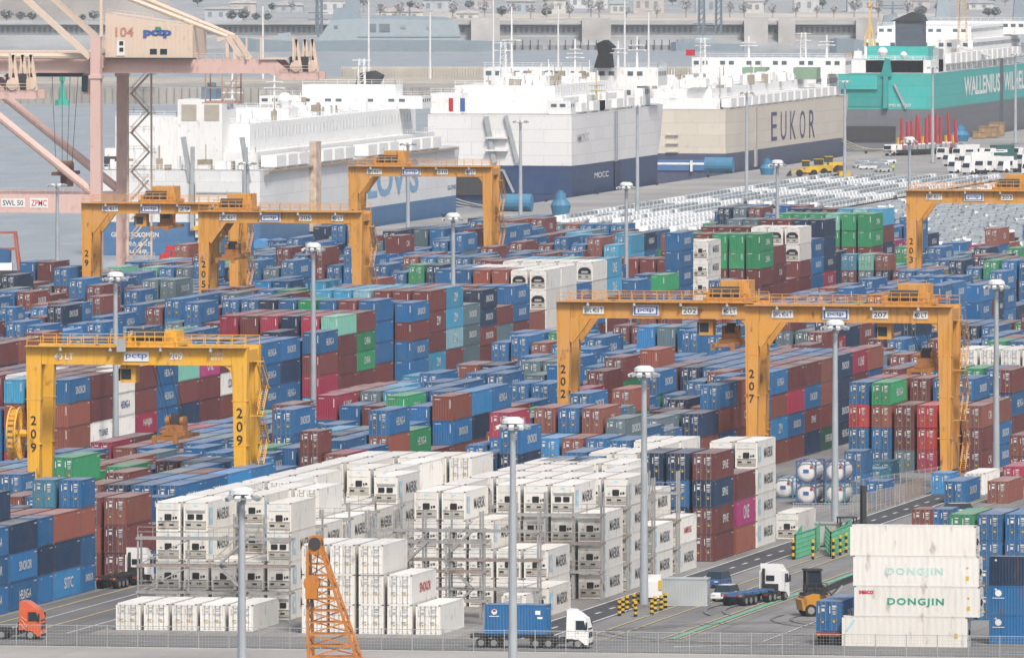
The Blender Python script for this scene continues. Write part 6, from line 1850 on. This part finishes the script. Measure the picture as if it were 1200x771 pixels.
for rr, y in enumerate((188, 196, 204)):
    for x in range(1104 + rr * 6, 1206, 14):
        v, u = at(x + RNG.uniform(-4, 4), y + RNG.uniform(-2, 2)); k += 1
        box_truck(f"white truck in the {('rear', 'middle', 'front')[rr]} rank at the far quay, {ordn((x - 1104 - rr * 6) // 14)} from the left", v, u, R(150 + RNG.uniform(-18, 18)), RNG.choice((0, 0, 1, 2)) if rr < 2 else RNG.choice((0, 0, 0, 1)))
def loader(label, v, u, rz):
    r_ = thing("wheel_loader", label, "loader", (v, u, 0), rz, "yellow wheel loaders on the quay")
    MB().box(-1.3, -6.5, 1.0, 1.3, -3.2, 2.4).build("engine_hood", YEL, r_); MB().box(-1.0, -3.2, 1.0, 1.0, -1.4, 1.8).build("front_frame", YEL, r_)
    c = MB().box(-.9, -4.2, 2.4, .9, -2.4, 3.7).build("cab", DARK, r_); MB().box(-1.0, -4.3, 3.7, 1.0, -2.3, 3.85).build("cab_roof", YEL, c)
    for s in (-.6, .6): MB().bar((s, -2.6, 1.9), (s, .2, .9), .3, .4).build("lift_arm", YEL, r_)
    MB().ext([(.0, .2), (.2, 1.5), (.5, 1.4), (1.4, .2)], 'x', -1.5, 1.5).build("bucket", DARK, r_)
    for y in (-1.8, -5.2):
        for s in (-1, 1): MB().tube((s * .9, y, .85), (s * 1.45, y, .85), .85, n=12).build("wheel", TYRE, r_)
for x, y, rz, lab in ((928, 207, 100, "yellow wheel loader before the cream ship, nearer the lamp post"), (944, 205, 80, "yellow wheel loader before the cream ship, middle of three"), (955, 202, 110, "yellow wheel loader before the cream ship, at the bow side"), (984, 212, 20, "yellow wheel loader standing alone beside the cars before the teal ship")):
    v, u = at(x, y); loader(lab, v, u, R(rz))
FENB = paint("fender_blue", (.035, .19, .34), .5, rust=.5, dust=.1, var=.05)
for x, y, h, r0, lab in ((1125, 166, 4.5, 2.6, "bright blue round tank with a stepped top before the teal ship"), (657, 252, 5.2, 2.2, "blue round tank with a stepped top beside the second ship's stern"), (899, 205, 4.0, 1.8, "blue round tank behind the lamp post before the cream ship")):
    v, u = at(x, y); r_ = thing("quay_tank", lab, "tank", (v, u, 0), 0, "blue round tanks on the quay")
    MB().tube((0, 0, 0), (0, 0, h * .4), r0 * .8, r0, 14).tube((0, 0, h * .4), (0, 0, h * .62), r0, r0 * .7, 14).build("drum", FENB, r_)
    MB().tube((0, 0, h * .62), (0, 0, h * .9), r0 * .55, r0 * .5, 12).tube((0, 0, h * .9), (0, 0, h), r0 * .3, r0 * .3, 8).build("cap", FENB, r_)
for x, y, lab in ((605, 248, "blue round fender lying on the quay beside the dark stern ramp"), (843, 203, "blue round fender lying beside the cream ship's ramp")):
    v, u = at(x, y); r_ = thing("fender_drum", lab, "fender", (v, u, 0), 0, "blue fenders on the quay")
    MB().tube((-3.4, 0, 1.9), (3.4, 0, 1.9), 1.9, n=16).build("drum", FENB, r_)
    for s in (-2, 2): MB().box(s - .2, -1.9, 0, s + .2, 1.9, .5).build("cradle", DARK, r_)
WOOD = plain("crate_wood", (.34, .23, .13), .8, var=.25, scale=1)
for i, (x, y, w, h, lab) in enumerate(((1158, 162, 5, 3.2, "brown wooden crate before the teal ship, the larger front one"), (1168, 160, 4, 3.8, "brown wooden crate before the teal ship, the tall rear one"), (1148, 163, 3.5, 2.0, "brown wooden crate before the teal ship, the low one"))):
    v, u = at(x, y); r_ = thing("wooden_crate", lab, "crate", (v, u, 0), .1 * i, "wooden crates on the quay")
    MB().box(-w / 2, 0, .2, w / 2, w * .8, h).build("panelling", WOOD, r_)
    m = MB()
    for xx in np.linspace(-w / 2, w / 2, 4): m.box(xx - .1, -.06, .1, xx + .1, -.005, h)
    m.box(-w / 2, -.10, h - .3, w / 2, -.062, h); m.box(-w / 2, -.10, .2, w / 2, -.062, .5)
    m.build("battens", plain("batten_wood", (.26, .17, .10), .8), r_)
# quay bollards
for i, x in enumerate((330, 520, 640, 700, 770, 830, 905, 975, 1015, 1100, 1150)):
    vv = QV + 1.2; uu = u_at(x, vv); r_ = thing("mooring_bollard", f"squat mooring bollard on the quay edge, {ordn(i)} from the near end", "bollard", (vv, uu, 0), 0, "mooring bollards on the quay edge")
    MB().tube((0, 0, 0), (0, 0, .5), .35, .3, 10).tube((0, 0, .5), (0, 0, .75), .5, .45, 10).build("head", DARK, r_)

# person in a yellow vest
def person(label, v, u, rz, vest):
    me = bpy.data.meshes.new("person")
    J = [(0, 0, .95, .15), (0, 0, 1.2, .16), (0, 0, 1.42, .17), (0, .01, 1.52, .07), (0, .03, 1.66, .105), (0, .02, 1.74, .09),
         (.21, 0, 1.40, .07), (.27, .02, 1.12, .055), (.27, .10, .88, .045), (.27, .13, .79, .04), (-.21, 0, 1.40, .07), (-.27, .02, 1.12, .055), (-.27, .08, .88, .045), (-.27, .11, .79, .04),
         (.10, 0, .88, .10), (.11, .03, .48, .075), (.11, -.02, .09, .055), (.11, .12, .05, .045), (-.10, 0, .88, .10), (-.11, -.02, .48, .075), (-.11, -.08, .09, .055), (-.11, .06, .05, .045)]
    Ed = [(0, 1), (1, 2), (2, 3), (3, 4), (4, 5), (2, 6), (6, 7), (7, 8), (8, 9), (2, 10), (10, 11), (11, 12), (12, 13), (0, 14), (14, 15), (15, 16), (16, 17), (0, 18), (18, 19), (19, 20), (20, 21)]
    me.from_pydata([j[:3] for j in J], Ed, [])
    o = bpy.data.objects.new("person", me); sc.collection.objects.link(o)
    sk = o.modifiers.new("skin", 'SKIN'); o.modifiers.new("sub", 'SUBSURF').levels = 1
    if me.skin_vertices:
        for i, j in enumerate(J): me.skin_vertices[0].data[i].radius = (j[3], j[3])
        me.skin_vertices[0].data[0].use_root = True
    dg = bpy.context.evaluated_depsgraph_get()
    m2 = bpy.data.meshes.new_from_object(o.evaluated_get(dg)); o.modifiers.clear(); o.data = m2
    SK = plain("skin_tone", (.42, .26, .18), .6); TR = plain("work_trousers", (.03, .035, .06), .8); VS = plain("vest_yellow_green", (.55, .68, .05), .7); HT = plain("helmet_white", (.75, .75, .72), .4)
    m2.materials.clear()
    for m in (SK, TR, VS, HT): m2.materials.append(m)
    for p_ in m2.polygons:
        c = p_.center; z = c.z
        p_.material_index = 1 if z < .92 and abs(c.x) < .22 else (2 if z < 1.47 and z > .84 and not (abs(c.x) > .22 and z < .86) else (3 if z > 1.70 else 0))
    o.location = (v, u, .0); o.rotation_euler = (0, 0, rz)
    return tag(o, label, "person")
v, u = at(1047, 201); person("person in a yellow-green vest and dark trousers walking on the quay before the teal ship", v, u, R(200), True)
# ------------------------------------------------------------------ reefer racks
RACKM = paint("rack_galvanised", (.31, .31, .305), .5, rust=1.5, dust=.1, var=.04); RACKR = paint("rack_rusty_rail", (.27, .22, .19), .6, rust=1.6, dust=.1, var=.04)
def rack(label, v0, v1, u, depth, levels, h, step=2.9, stairs_at=None, braces=True):
    root = thing("reefer_rack", label, "steel rack", (v0, u, 0), 0, "steel racks in the reefer field")
    W = v1 - v0; n = max(1, round(W / step))
    for i in range(n + 1):
        for y in (0, depth):
            if y and i % 2: continue
            MB().box(W * i / n - .09, y - .09, 0, W * i / n + .09, y + .09, h).build("post", RACKM, root)
    for k, z in enumerate(levels):
        m = MB().box(-.2, -.2, z - .22, W + .2, -.05, z + .02).box(-.2, depth + .05, z - .22, W + .2, depth + .2, z + .02)
        for x in np.linspace(0, W, max(2, n * 2)): m.box(x - .05, -.05, z - .12, x + .05, depth + .05, z - .02)
        for y in np.linspace(0, depth, max(3, int(depth / .28))): m.box(-.1, y - .05, z - .02, W + .1, y + .05, z)
        wk = m.build("walkway", RACKR if k % 2 else RACKM, root)
        rl = MB(); rail(rl, (0, -.12, z), (W, -.12, z), 1.05, 1.4, .035); rl.build("railing", RACKM, wk)
    if braces:
        for z0, z1 in zip([0] + list(levels), list(levels)):
            MB().bar((W * .02, -.02, z0 + .1), (W / n, -.02, z1 - .2), .13).build("brace", RACKM, root)
    if stairs_at is not None:
        st = MB()
        for k, (z0, z1) in enumerate(zip([0] + list(levels)[:-1], list(levels))):
            a, b_ = (stairs_at, -.7, z0), (stairs_at + 3.0, -.7, z1)
            if k % 2: a, b_ = (stairs_at + 3.0, -.7, z0), (stairs_at, -.7, z1)
            stairs(st, a, b_, .7)
        st.build("stairway", RACKM, root)
    return root
LV = (2.95, 5.85, 8.75)
rack("pale steel rack in front of the reefers beside the parked white tractor", -264.4, -249.0, 1199.2, 1.5, (2.95, 5.6, 8.3), 8.6, 5.1, 8.2)
for b in range(1, 5): rack(f"steel rack inside the left reefer field, {ordn(b - 1)} gap from the front", -264.0, -249.0, 1203 + b * 13.6 - 1.3, 1.2, LV, 9.6, 2.83)
rack("rusty steel rack with a long stairway, standing empty before the central reefers", -241.0, -229.4, 1199.5, 1.6, (2.4, 5.3, 8.2), 9.6, 3.6, 3.0)
rack("second rusty rack close behind the empty front one, facing central reefers", -243.5, -226.0, 1210.0, 1.4, LV, 10.6, 2.9, 8.0)
for b in range(2, 6): rack(f"steel rack between right reefer bays, {ordn(b - 2)} gap behind the rusty racks", -242.8, -225.2, 1213 + b * 14.9 - 1.9, 1.4, LV, 11.0, 2.83)

# ------------------------------------------------------------------ fences, bollards, cabinets
FENP = plain("fence_post_grey", (.40, .41, .41), .5, .2)
def fence(label, p, q, h, step, mat, wire=.028, gap=.22, group="wire fences"):
    p, q = Vector((*p, 0)), Vector((*q, 0)); L = (q - p).length; a = math.atan2(q.y - p.y, q.x - p.x)
    root = thing("wire_fence", label, "fence", p, a, group)
    n = max(1, int(L / step))
    pm = MB().tube((0, 0, 0), (0, 0, h + .1), .05, n=6).mesh("post"); pm.materials.append(mat)
    for i in range(min(n + 1, 99)): link("post", pm, root, (L * i / n, 0, 0))
    w = MB()
    for z in np.arange(.1, h, gap): w.box(0, -.008, z, L, .008, z + wire)
    for x in np.arange(0, L, gap): w.box(x, -.02, .1, x + wire, -.009, h)
    w.build("wire_mesh", mat, root)
    MB().bar((0, 0, h), (L, 0, h), .06).build("top_rail", mat, root)
    return root
fence("long grey wire fence along the pavement in front of the yard", (-330, 1158.0), (-130, 1158.0), 2.1, 2.95, FENP, .014, .30)
a, b_ = at(997, 590), at(1106, 572); fence("grey wire fence in front of the red and blue stacks", a, b_, 2.6, 2.4, FENP, .03, .4)
a, b_ = at(1000, 604), at(1060, 590); fence("grey wire fence nearest the tank containers", a, b_, 2.2, 2.4, FENP, .03, .4)
a, b_ = at(1016, 600), at(1083, 579); fence("brownish wire fence along the dark road", a, b_, 1.9, 1.2, plain("fence_brown", (.34, .27, .23), .6), .03, .3)
a, b_ = at(930, 600), at(1000, 600); fence("low pale fence at the feet of the tank containers", a, b_, 1.0, 2.0, FENP, .03, .3)
# green mesh enclosure
GMESH = plain("mesh_green", (.12, .42, .26), .5)
def panel(parent, p, q, h):
    p, q = Vector((*p, 0)), Vector((*q, 0)); m = MB(); L = (q - p).length
    for i in range(int(L / .3) + 1): a = p.lerp(q, min(1, i * .3 / L)); m.bar(a + Vector((0, 0, .1)), a + Vector((0, 0, h)), .04)
    for z in np.arange(.1, h, .5): m.bar(p + Vector((0, 0, z)), q + Vector((0, 0, z)), .04)
    for e_ in (p, q): m.bar(e_, e_ + Vector((0, 0, h + .05)), .12)
    for z in (.1, h): m.bar(p + Vector((0, 0, z)), q + Vector((0, 0, z)), .09)
    return m.build("mesh_panel", GMESH, parent)
ge = thing("mesh_enclosure", "bright green mesh enclosure in two halves around the grey cabinet", "fence", (0, 0, 0))
for (x0, y0, x1, y1) in ((932, 656, 956, 648), (932, 656, 940, 645), (956, 648, 962, 640), (974, 653, 997, 643), (974, 653, 968, 645), (985, 648, 998, 636)):
    panel(ge, at(x0, y0), at(x1, y1), 2.7)
v, u = at(970, 641); r_ = thing("equipment_cabinet", "grey equipment cabinet standing inside the green mesh enclosure", "cabinet", (v, u, 0), .05)
MB().box(-1.4, 0, .15, 1.4, 2, 2.5).box(-1.5, -.1, 2.5, 1.5, 2.1, 2.65).build("housing", GREYP, r_)
for x in (-.9, .5): MB().box(x, -.03, .4, x + .75, -.004, 2.2).build("door", plain("cabinet_door_grey", (.42, .45, .45), .5), r_)
def striped_post(label, x, y, h=1.55, r=.19, group="yellow and black striped posts"):
    v, u = at(x, y); root = thing("striped_bollard", label, "bollard", (v, u, 0), 0, group)
    for i in range(6): MB().tube((0, 0, h * i / 6), (0, 0, h * (i + 1) / 6), r, n=10).build("band", YEL if i % 2 else BLACK, root)
for i, (x, y) in enumerate(((726, 722), (730, 719), (735, 716), (743, 714), (745, 723), (749, 712), (764, 721), (768, 717), (775, 716), (780, 713))):
    striped_post(f"striped post around the roadside light mast, {ordn(i)} from the left", x, y)
for i, (x, y) in enumerate(((930, 656), (953, 656), (977, 655), (985, 651), (992, 648))):
    striped_post(f"striped post before the green mesh enclosure, {ordn(i)} from the left", x, y, 2.2, .16)
# grey site cabin, machines beside it
v, u = at(776, 711)
r_ = thing("site_cabin", "grey corrugated site cabin by the striped posts", "cabin", (v, u, 0), R(2))
m = MB().box(0, 0, .2, 4.6, 2.4, 2.75).box(-.06, -.06, 2.75, 4.66, 2.46, 2.87).box(-.06, -.06, .05, 4.66, 2.46, .2)
for x in np.arange(.15, 4.5, .3): m.box(x, -.05, .3, x + .13, -.002, 2.65)
m.build("shell", plain("cabin_grey", (.40, .43, .44), .55), r_)
MB().box(4.605, .5, .25, 4.66, 1.4, 2.3).build("door", plain("cabin_door", (.30, .33, .34), .5), r_)
v, u = at(764, 703); r_ = thing("generator_set", "white generator with a yellow board beside the light mast foot", "generator", (v, u, 0), 0)
MB().box(-.9, 0, .2, 1.5, 1.6, 1.9).box(-.7, .2, 1.9, .9, 1.4, 2.5).build("housing", WPAINT, r_); MB().box(.7, -.08, 1.0, 1.9, -.01, 2.0).build("warning_board", YEL, r_)
for y in (.3, 1.2): MB().tube((-.6, y, .2), (1.2, y, .2), .2, n=8).build("skid", DARK, r_)

# ------------------------------------------------------------------ tank containers
TFR = paint("tank_frame_blue", (.05, .10, .24), .5, rust=.4, dust=.1, var=.1); TWH = paint("tank_white", (.66, .66, .64), .35, rust=.35, dust=.15, var=.05)
def tank(label, v, u, z, fr):
    r_ = thing("tank_container", label, "tank container", (v, u, z), 0, "tank containers stacked two high")
    f = MB(); h, L, w = 2.55, 6.06, 1.22
    for x in (-w + .07, w - .07):
        for y in (.07, L - .07): f.bar((x, y, 0), (x, y, h), .15)
        for zz in (.08, h - .08): f.bar((x, 0, zz), (x, L, zz), .12)
    for y in (.07, L - .07):
        for zz in (.08, h - .08): f.bar((-w, y, zz), (w, y, zz), .14)
        for sx in (-1, 1):
            for zz in (0, 1): f.bar((sx * (w - .1), y, .75 if zz == 0 else h - .75), (sx * .5, y, .1 if zz == 0 else h - .1), .10)
    f.build("frame", fr, r_)
    t = MB(); prof = [(.16, .35), (.22, .8), (.34, 1.05), (.5, 1.17), (L - .5, 1.17), (L - .4, 1.05), (L - .32, .7), (L - .25, .25)]
    for (y0, a0), (y1, a1) in zip(prof, prof[1:]): t.tube((0, y0, h / 2), (0, y1, h / 2), a0, a1, 20)
    tk = t.build("vessel", TWH, r_)
    MB().box(-.35, .10, 1.15, .3, .155, 1.55).build("placard", LETB, tk); MB().box(.45, .12, 1.7, .75, .2, 1.95).build("hazard_mark", REDP, tk)
    MB().tube((0, L / 2, h / 2 + 1.05), (0, L / 2, h + .02), .35, n=10).build("manhole", STEEL, tk)
    MB().box(-.3, 1.0, h - .1, .3, L - .6, h - .03).build("catwalk", STEEL, r_)
FR2 = paint("tank_frame_teal", (.07, .20, .27), .5, rust=.4, dust=.1, var=.1)
for x, nm_, fr in ((945, "left", TFR), (979, "right", FR2)):
    v, u = at(x, 592)
    for k in range(2): tank(f"{'upper' if k else 'lower'} white tank container in the {nm_} stack beside the lamp post", v, u, .02 + k * 2.59, TFR if k else fr)
v, u = at(918, 585); tank("white tank container on the ground beside the lone white reefer", v, u, .02, FR2)
# ------------------------------------------------------------------ handler and forklift
HY = paint("handler_yellow", (.48, .22, .02), .45, rust=1.0, dust=.15, var=0)
v, u = at(962, 722); r_ = thing("container_handler", "yellow container handler with a tall black cab and dark boom", "container handler", (v, u, 0), R(-66))
MB().ext([(-1.9, .9), (-2.0, 2.0), (-1.0, 2.3), (.6, 2.1), (2.0, 1.4), (2.1, .7), (-1.6, .55)], 'x', -1.15, 1.15).build("body", HY, r_)
MB().ext([(-2.1, .6), (-2.3, 1.7), (-1.75, 1.9), (-1.6, .6)], 'x', -1.25, 1.25).build("counterweight", HY, r_)
c = MB()
for x in (-.75, .75):
    for y in (-1.5, -.1): c.bar((x, y, 2.9), (x * .92, y * .95 - .1, 4.6), .14)
c.box(-.9, -1.7, 4.55, .9, .0, 4.72).box(-.85, -1.6, 2.2, .85, .05, 3.1)
cb = c.build("cab_frame", CHAS, r_); MB().box(-.72, -1.45, 3.1, .72, -.12, 4.54).build("cab_window", GLASS, cb)
MB().box(-1.05, -1.9, 2.0, 1.05, .5, 2.35).build("deck_plate", CHAS, r_)
MB().bar((0, -.6, 2.2), (0, 4.4, 4.1), .5, .55).build("boom", CHAS, r_); MB().box(-1.4, 4.1, 3.2, 1.4, 4.7, 3.8).build("lifting_head", CHAS, r_)
for s in (-1, 1):
    MB().bar((s * .7, .6, 1.4), (s * .3, 2.2, 3.0), .18).build("hydraulic_ram", STEEL, r_)
    for y, rr in ((-1.3, .62), (1.4, .78)): wheel(r_, s * 1.35, y, rr, .42)
st_ = stairs(MB(), (1.25, 1.2, .8), (1.25, -.2, 2.3), .5); rail(st_, (1.1, -1.9, 2.35), (1.1, .4, 2.35), .95, .8); st_.build("railing", CHAS, r_)
v, u = at(1013, 641); r_ = thing("forklift", "large forklift whose raised black mast rises behind the broadside white stack", "forklift", (v, u, 0), R(-70))
m = MB()
for x in (-.55, .55): m.box(x - .2, -.3, .3, x + .2, .15, 6.7)
for z in (.6, 3.2, 6.3): m.box(-.4, -.2, z, .4, .1, z + .3)
m.tube((0, -.1, .4), (0, -.1, 6.2), .12)
m.build("mast", CHAS, r_)
for x in (-.6, .6): MB().box(x - .12, .15, .25, x + .12, 2.2, .38).build("fork", CHAS, r_)
MB().box(-1.15, -4.2, .5, 1.15, -.4, 1.9).build("body", HY, r_)
cb = MB()
for x in (-.85, .85):
    for y in (-2.8, -1.0): cb.bar((x, y, 1.9), (x, y, 3.2), .12)
cb.box(-.95, -2.9, 3.2, .95, -.9, 3.32); cb.build("cab_frame", CHAS, r_)
for s in (-1, 1):
    for y in (-.9, -3.5): wheel(r_, s * 1.2, y, .6, .4)
tm = MB().ext([(-.35, 0), (.35, 0), (0, .62)], 'y', -.02, .02).build("warning_triangle", LAMPO, r_); tm.location = (-1.2, -.3, 2.3)

# ------------------------------------------------------------------ lattice boom crane close to the fence
LO = paint("boom_orange", (.50, .18, .02), .5, rust=1.1, dust=.1, var=0)
r_ = thing("lattice_crane", "orange lattice crane boom rising from below the picture, hook block at its side", "crane", (0, 0, 0))
def P_(x, y, s, du=0.0):
    v, u = place(x, s); return Vector((v, u + du, CAM_H - (y - Y_HOR) / s))
s0 = 12.95
B0 = [P_(361, 812, s0), P_(430, 812, s0), P_(430, 812, s0, 2.6), P_(361, 812, s0, 2.6)]
T0 = [P_(359, 648, s0, .4), P_(376, 648, s0, .4), P_(376, 648, s0, 1.6), P_(359, 648, s0, 1.6)]
m = MB(); N = 12
for a, b_ in zip(B0, T0): m.bar(a, b_, .24)
for i in range(N):
    f0, f1 = i / N, (i + 1) / N
    q0 = [a.lerp(b_, f0) for a, b_ in zip(B0, T0)]; q1 = [a.lerp(b_, f1) for a, b_ in zip(B0, T0)]
    for j in range(4):
        k = (j + 1) % 4
        m.bar(q0[j], q0[k], .12); m.bar(q0[j], q1[k], .12) if (i + j) % 2 else m.bar(q0[k], q1[j], .12)
m.build("boom_lattice", LO, r_)
tp = MB()
tc = (T0[0] + T0[2]) / 2
for dy in (-.55, .55): tp.ext([(tc.x - .75, tc.z - .2), (tc.x + .75, tc.z - .2), (tc.x + .5, tc.z + 1.5), (tc.x - .5, tc.z + 1.5)], 'y', tc.y + dy - .08, tc.y + dy + .08)
tp.build("boom_head", LO, r_)
MB().tube((tc.x, tc.y - .75, tc.z + .8), (tc.x, tc.y + .4, tc.z + .8), .58, n=14).build("sheave", DARK, r_)
hk = P_(366, 690, s0, -.3)
MB().tube((hk.x, hk.y - .3, hk.z + .5), (hk.x, hk.y + .3, hk.z + .5), .75, n=12).box(hk.x - .55, hk.y - .35, hk.z - .9, hk.x + .5, hk.y + .35, hk.z + .6).build("hook_block", LO, r_)
MB().tube((hk.x, hk.y, hk.z + .8), (tc.x - .6, tc.y - .3, tc.z + 1.2), .05, n=5).tube((hk.x + .3, hk.y, hk.z + .8), (tc.x + .4, tc.y - .3, tc.z + 1.2), .05, n=5).build("hoist_rope", DARK, r_)
MB().bar(hk + Vector((0, 0, -.9)), hk + Vector((.1, 0, -1.7)), .22).build("hook", DARK, r_)
cx = (B0[0] + B0[1]) / 2
MB().box(cx.x - 3, cx.y - 1, 1.0, cx.x + 3, cx.y + 5.5, 3.0).build("crane_house", LO, r_)
for s in (-1, 1): MB().ext([(cx.y - 2.4, .1), (cx.y + 6.4, .1), (cx.y + 7, .55), (cx.y + 6.4, 1.0), (cx.y - 2.4, 1.0), (cx.y - 3, .55)], 'x', cx.x + s * 2.6 - .45, cx.x + s * 2.6 + .45).build("crawler_track", TYRE, r_)

# ------------------------------------------------------------------ water's edge at the left
v, u = at(6, 333, -3)
r_ = thing("work_barge", "small work barge with a red frame and blue hull at the water's edge", "barge", (v, u, -3), R(8), None)
MB().ext([(-9, 0), (-9, 2.6), (2.2, 2.4), (4.4, 2.8), (3.4, 0)], 'y', -3.5, 3.5).build("hull", DARK, r_)
MB().box(-8, -2.8, 2.6, 1.4, 2.8, 4.0).build("deck_house", WPAINT, r_); MB().box(-7.6, -2.6, 4.0, .9, 2.6, 6.6).build("blue_container", cmat('b'), r_)
m = MB()
for x in (-3.5, 2.6):
    for y in (-2.4, 2.4): m.bar((x, y, 2.5), (x * .7, y, 9.6), .35)
for z in (6.5, 9.5): m.bar((-2.6, -2.4, z), (1.9, -2.4, z), .3); m.bar((-2.6, 2.4, z), (1.9, 2.4, z), .3)
m.bar((1.9, 0, 9.6), (3.0, 0, 3), .25)
m.build("red_frame", plain("frame_rust_red", (.36, .10, .07), .6), r_)
v, u = at(60, 343); r_ = thing("red_cage", "small red steel cage at the water's edge beside blue containers", "steel cage", (v, u, 0))
m = MB()
for x in (-1, 1):
    for y in (-.8, .8): m.bar((x, y, 0), (x, y, 2.6), .2)
for z in (.1, 1.3, 2.5):
    for y in (-.8, .8): m.bar((-1, y, z), (1, y, z), .15)
m.build("cage_frame", plain("cage_red", (.45, .07, .05), .6), r_)
v, u = at(314, 299); r_ = thing("tarpaulin_load", "load covered by a bright blue tarpaulin behind crane 205", "cargo", (v, u, 0))
MB().ext([(-3.2, .4), (-3.3, 2.2), (-2.2, 3.0), (-.8, 2.7), (.9, 3.1), (2.6, 2.6), (3.2, 1.9), (3.2, .4)], 'y', 0, 7).build("tarpaulin", paint("tarpaulin_blue", (.04, .22, .50), .6, rust=.2, dust=.2, var=0), r_)
MB().box(-3.4, -.2, 0, 3.4, 7.2, .4).build("flat_bed", DARK, r_)
for x, y, lab in ((199, 308, "red hydraulic grab lying beside blue containers under the near ship's stern"), (226, 304, "red hydraulic grab lying beside a green box under the near ship's stern")):
    v, u = at(x, y); r_ = thing("cargo_grab", lab, "grab", (v, u, 0), .3, "red grabs on the quay")
    for s in (-1, 1): MB().ext([(s * .2, 2.4), (s * 1.8, 1.5), (s * 2.0, .6), (s * .6, .0), (s * .1, 1.2)], 'y', -.9, .9).build("jaw", REDP, r_)
    MB().box(-.8, -.5, 2.4, .8, .5, 3.2).build("headframe", REDP, r_)
# ------------------------------------------------------------------ haze over the harbour
hm = bpy.data.materials.new("haze_air"); hm.use_nodes = True
ht = hm.node_tree
ht.nodes.remove(ht.nodes["Principled BSDF"])
pv = ht.nodes.new("ShaderNodeVolumePrincipled")
pv.inputs["Color"].default_value = (.90, .95, 1.0, 1)
pv.inputs["Density"].default_value = HAZE
pv.inputs["Anisotropy"].default_value = 0.0
ht.links.new(pv.outputs[0], ht.nodes["Material Output"].inputs["Volume"])
hz = MB().box(-3100, -70, -7.5, 1400, 9100, 135).build("haze", hm)
kind(hz, "stuff")
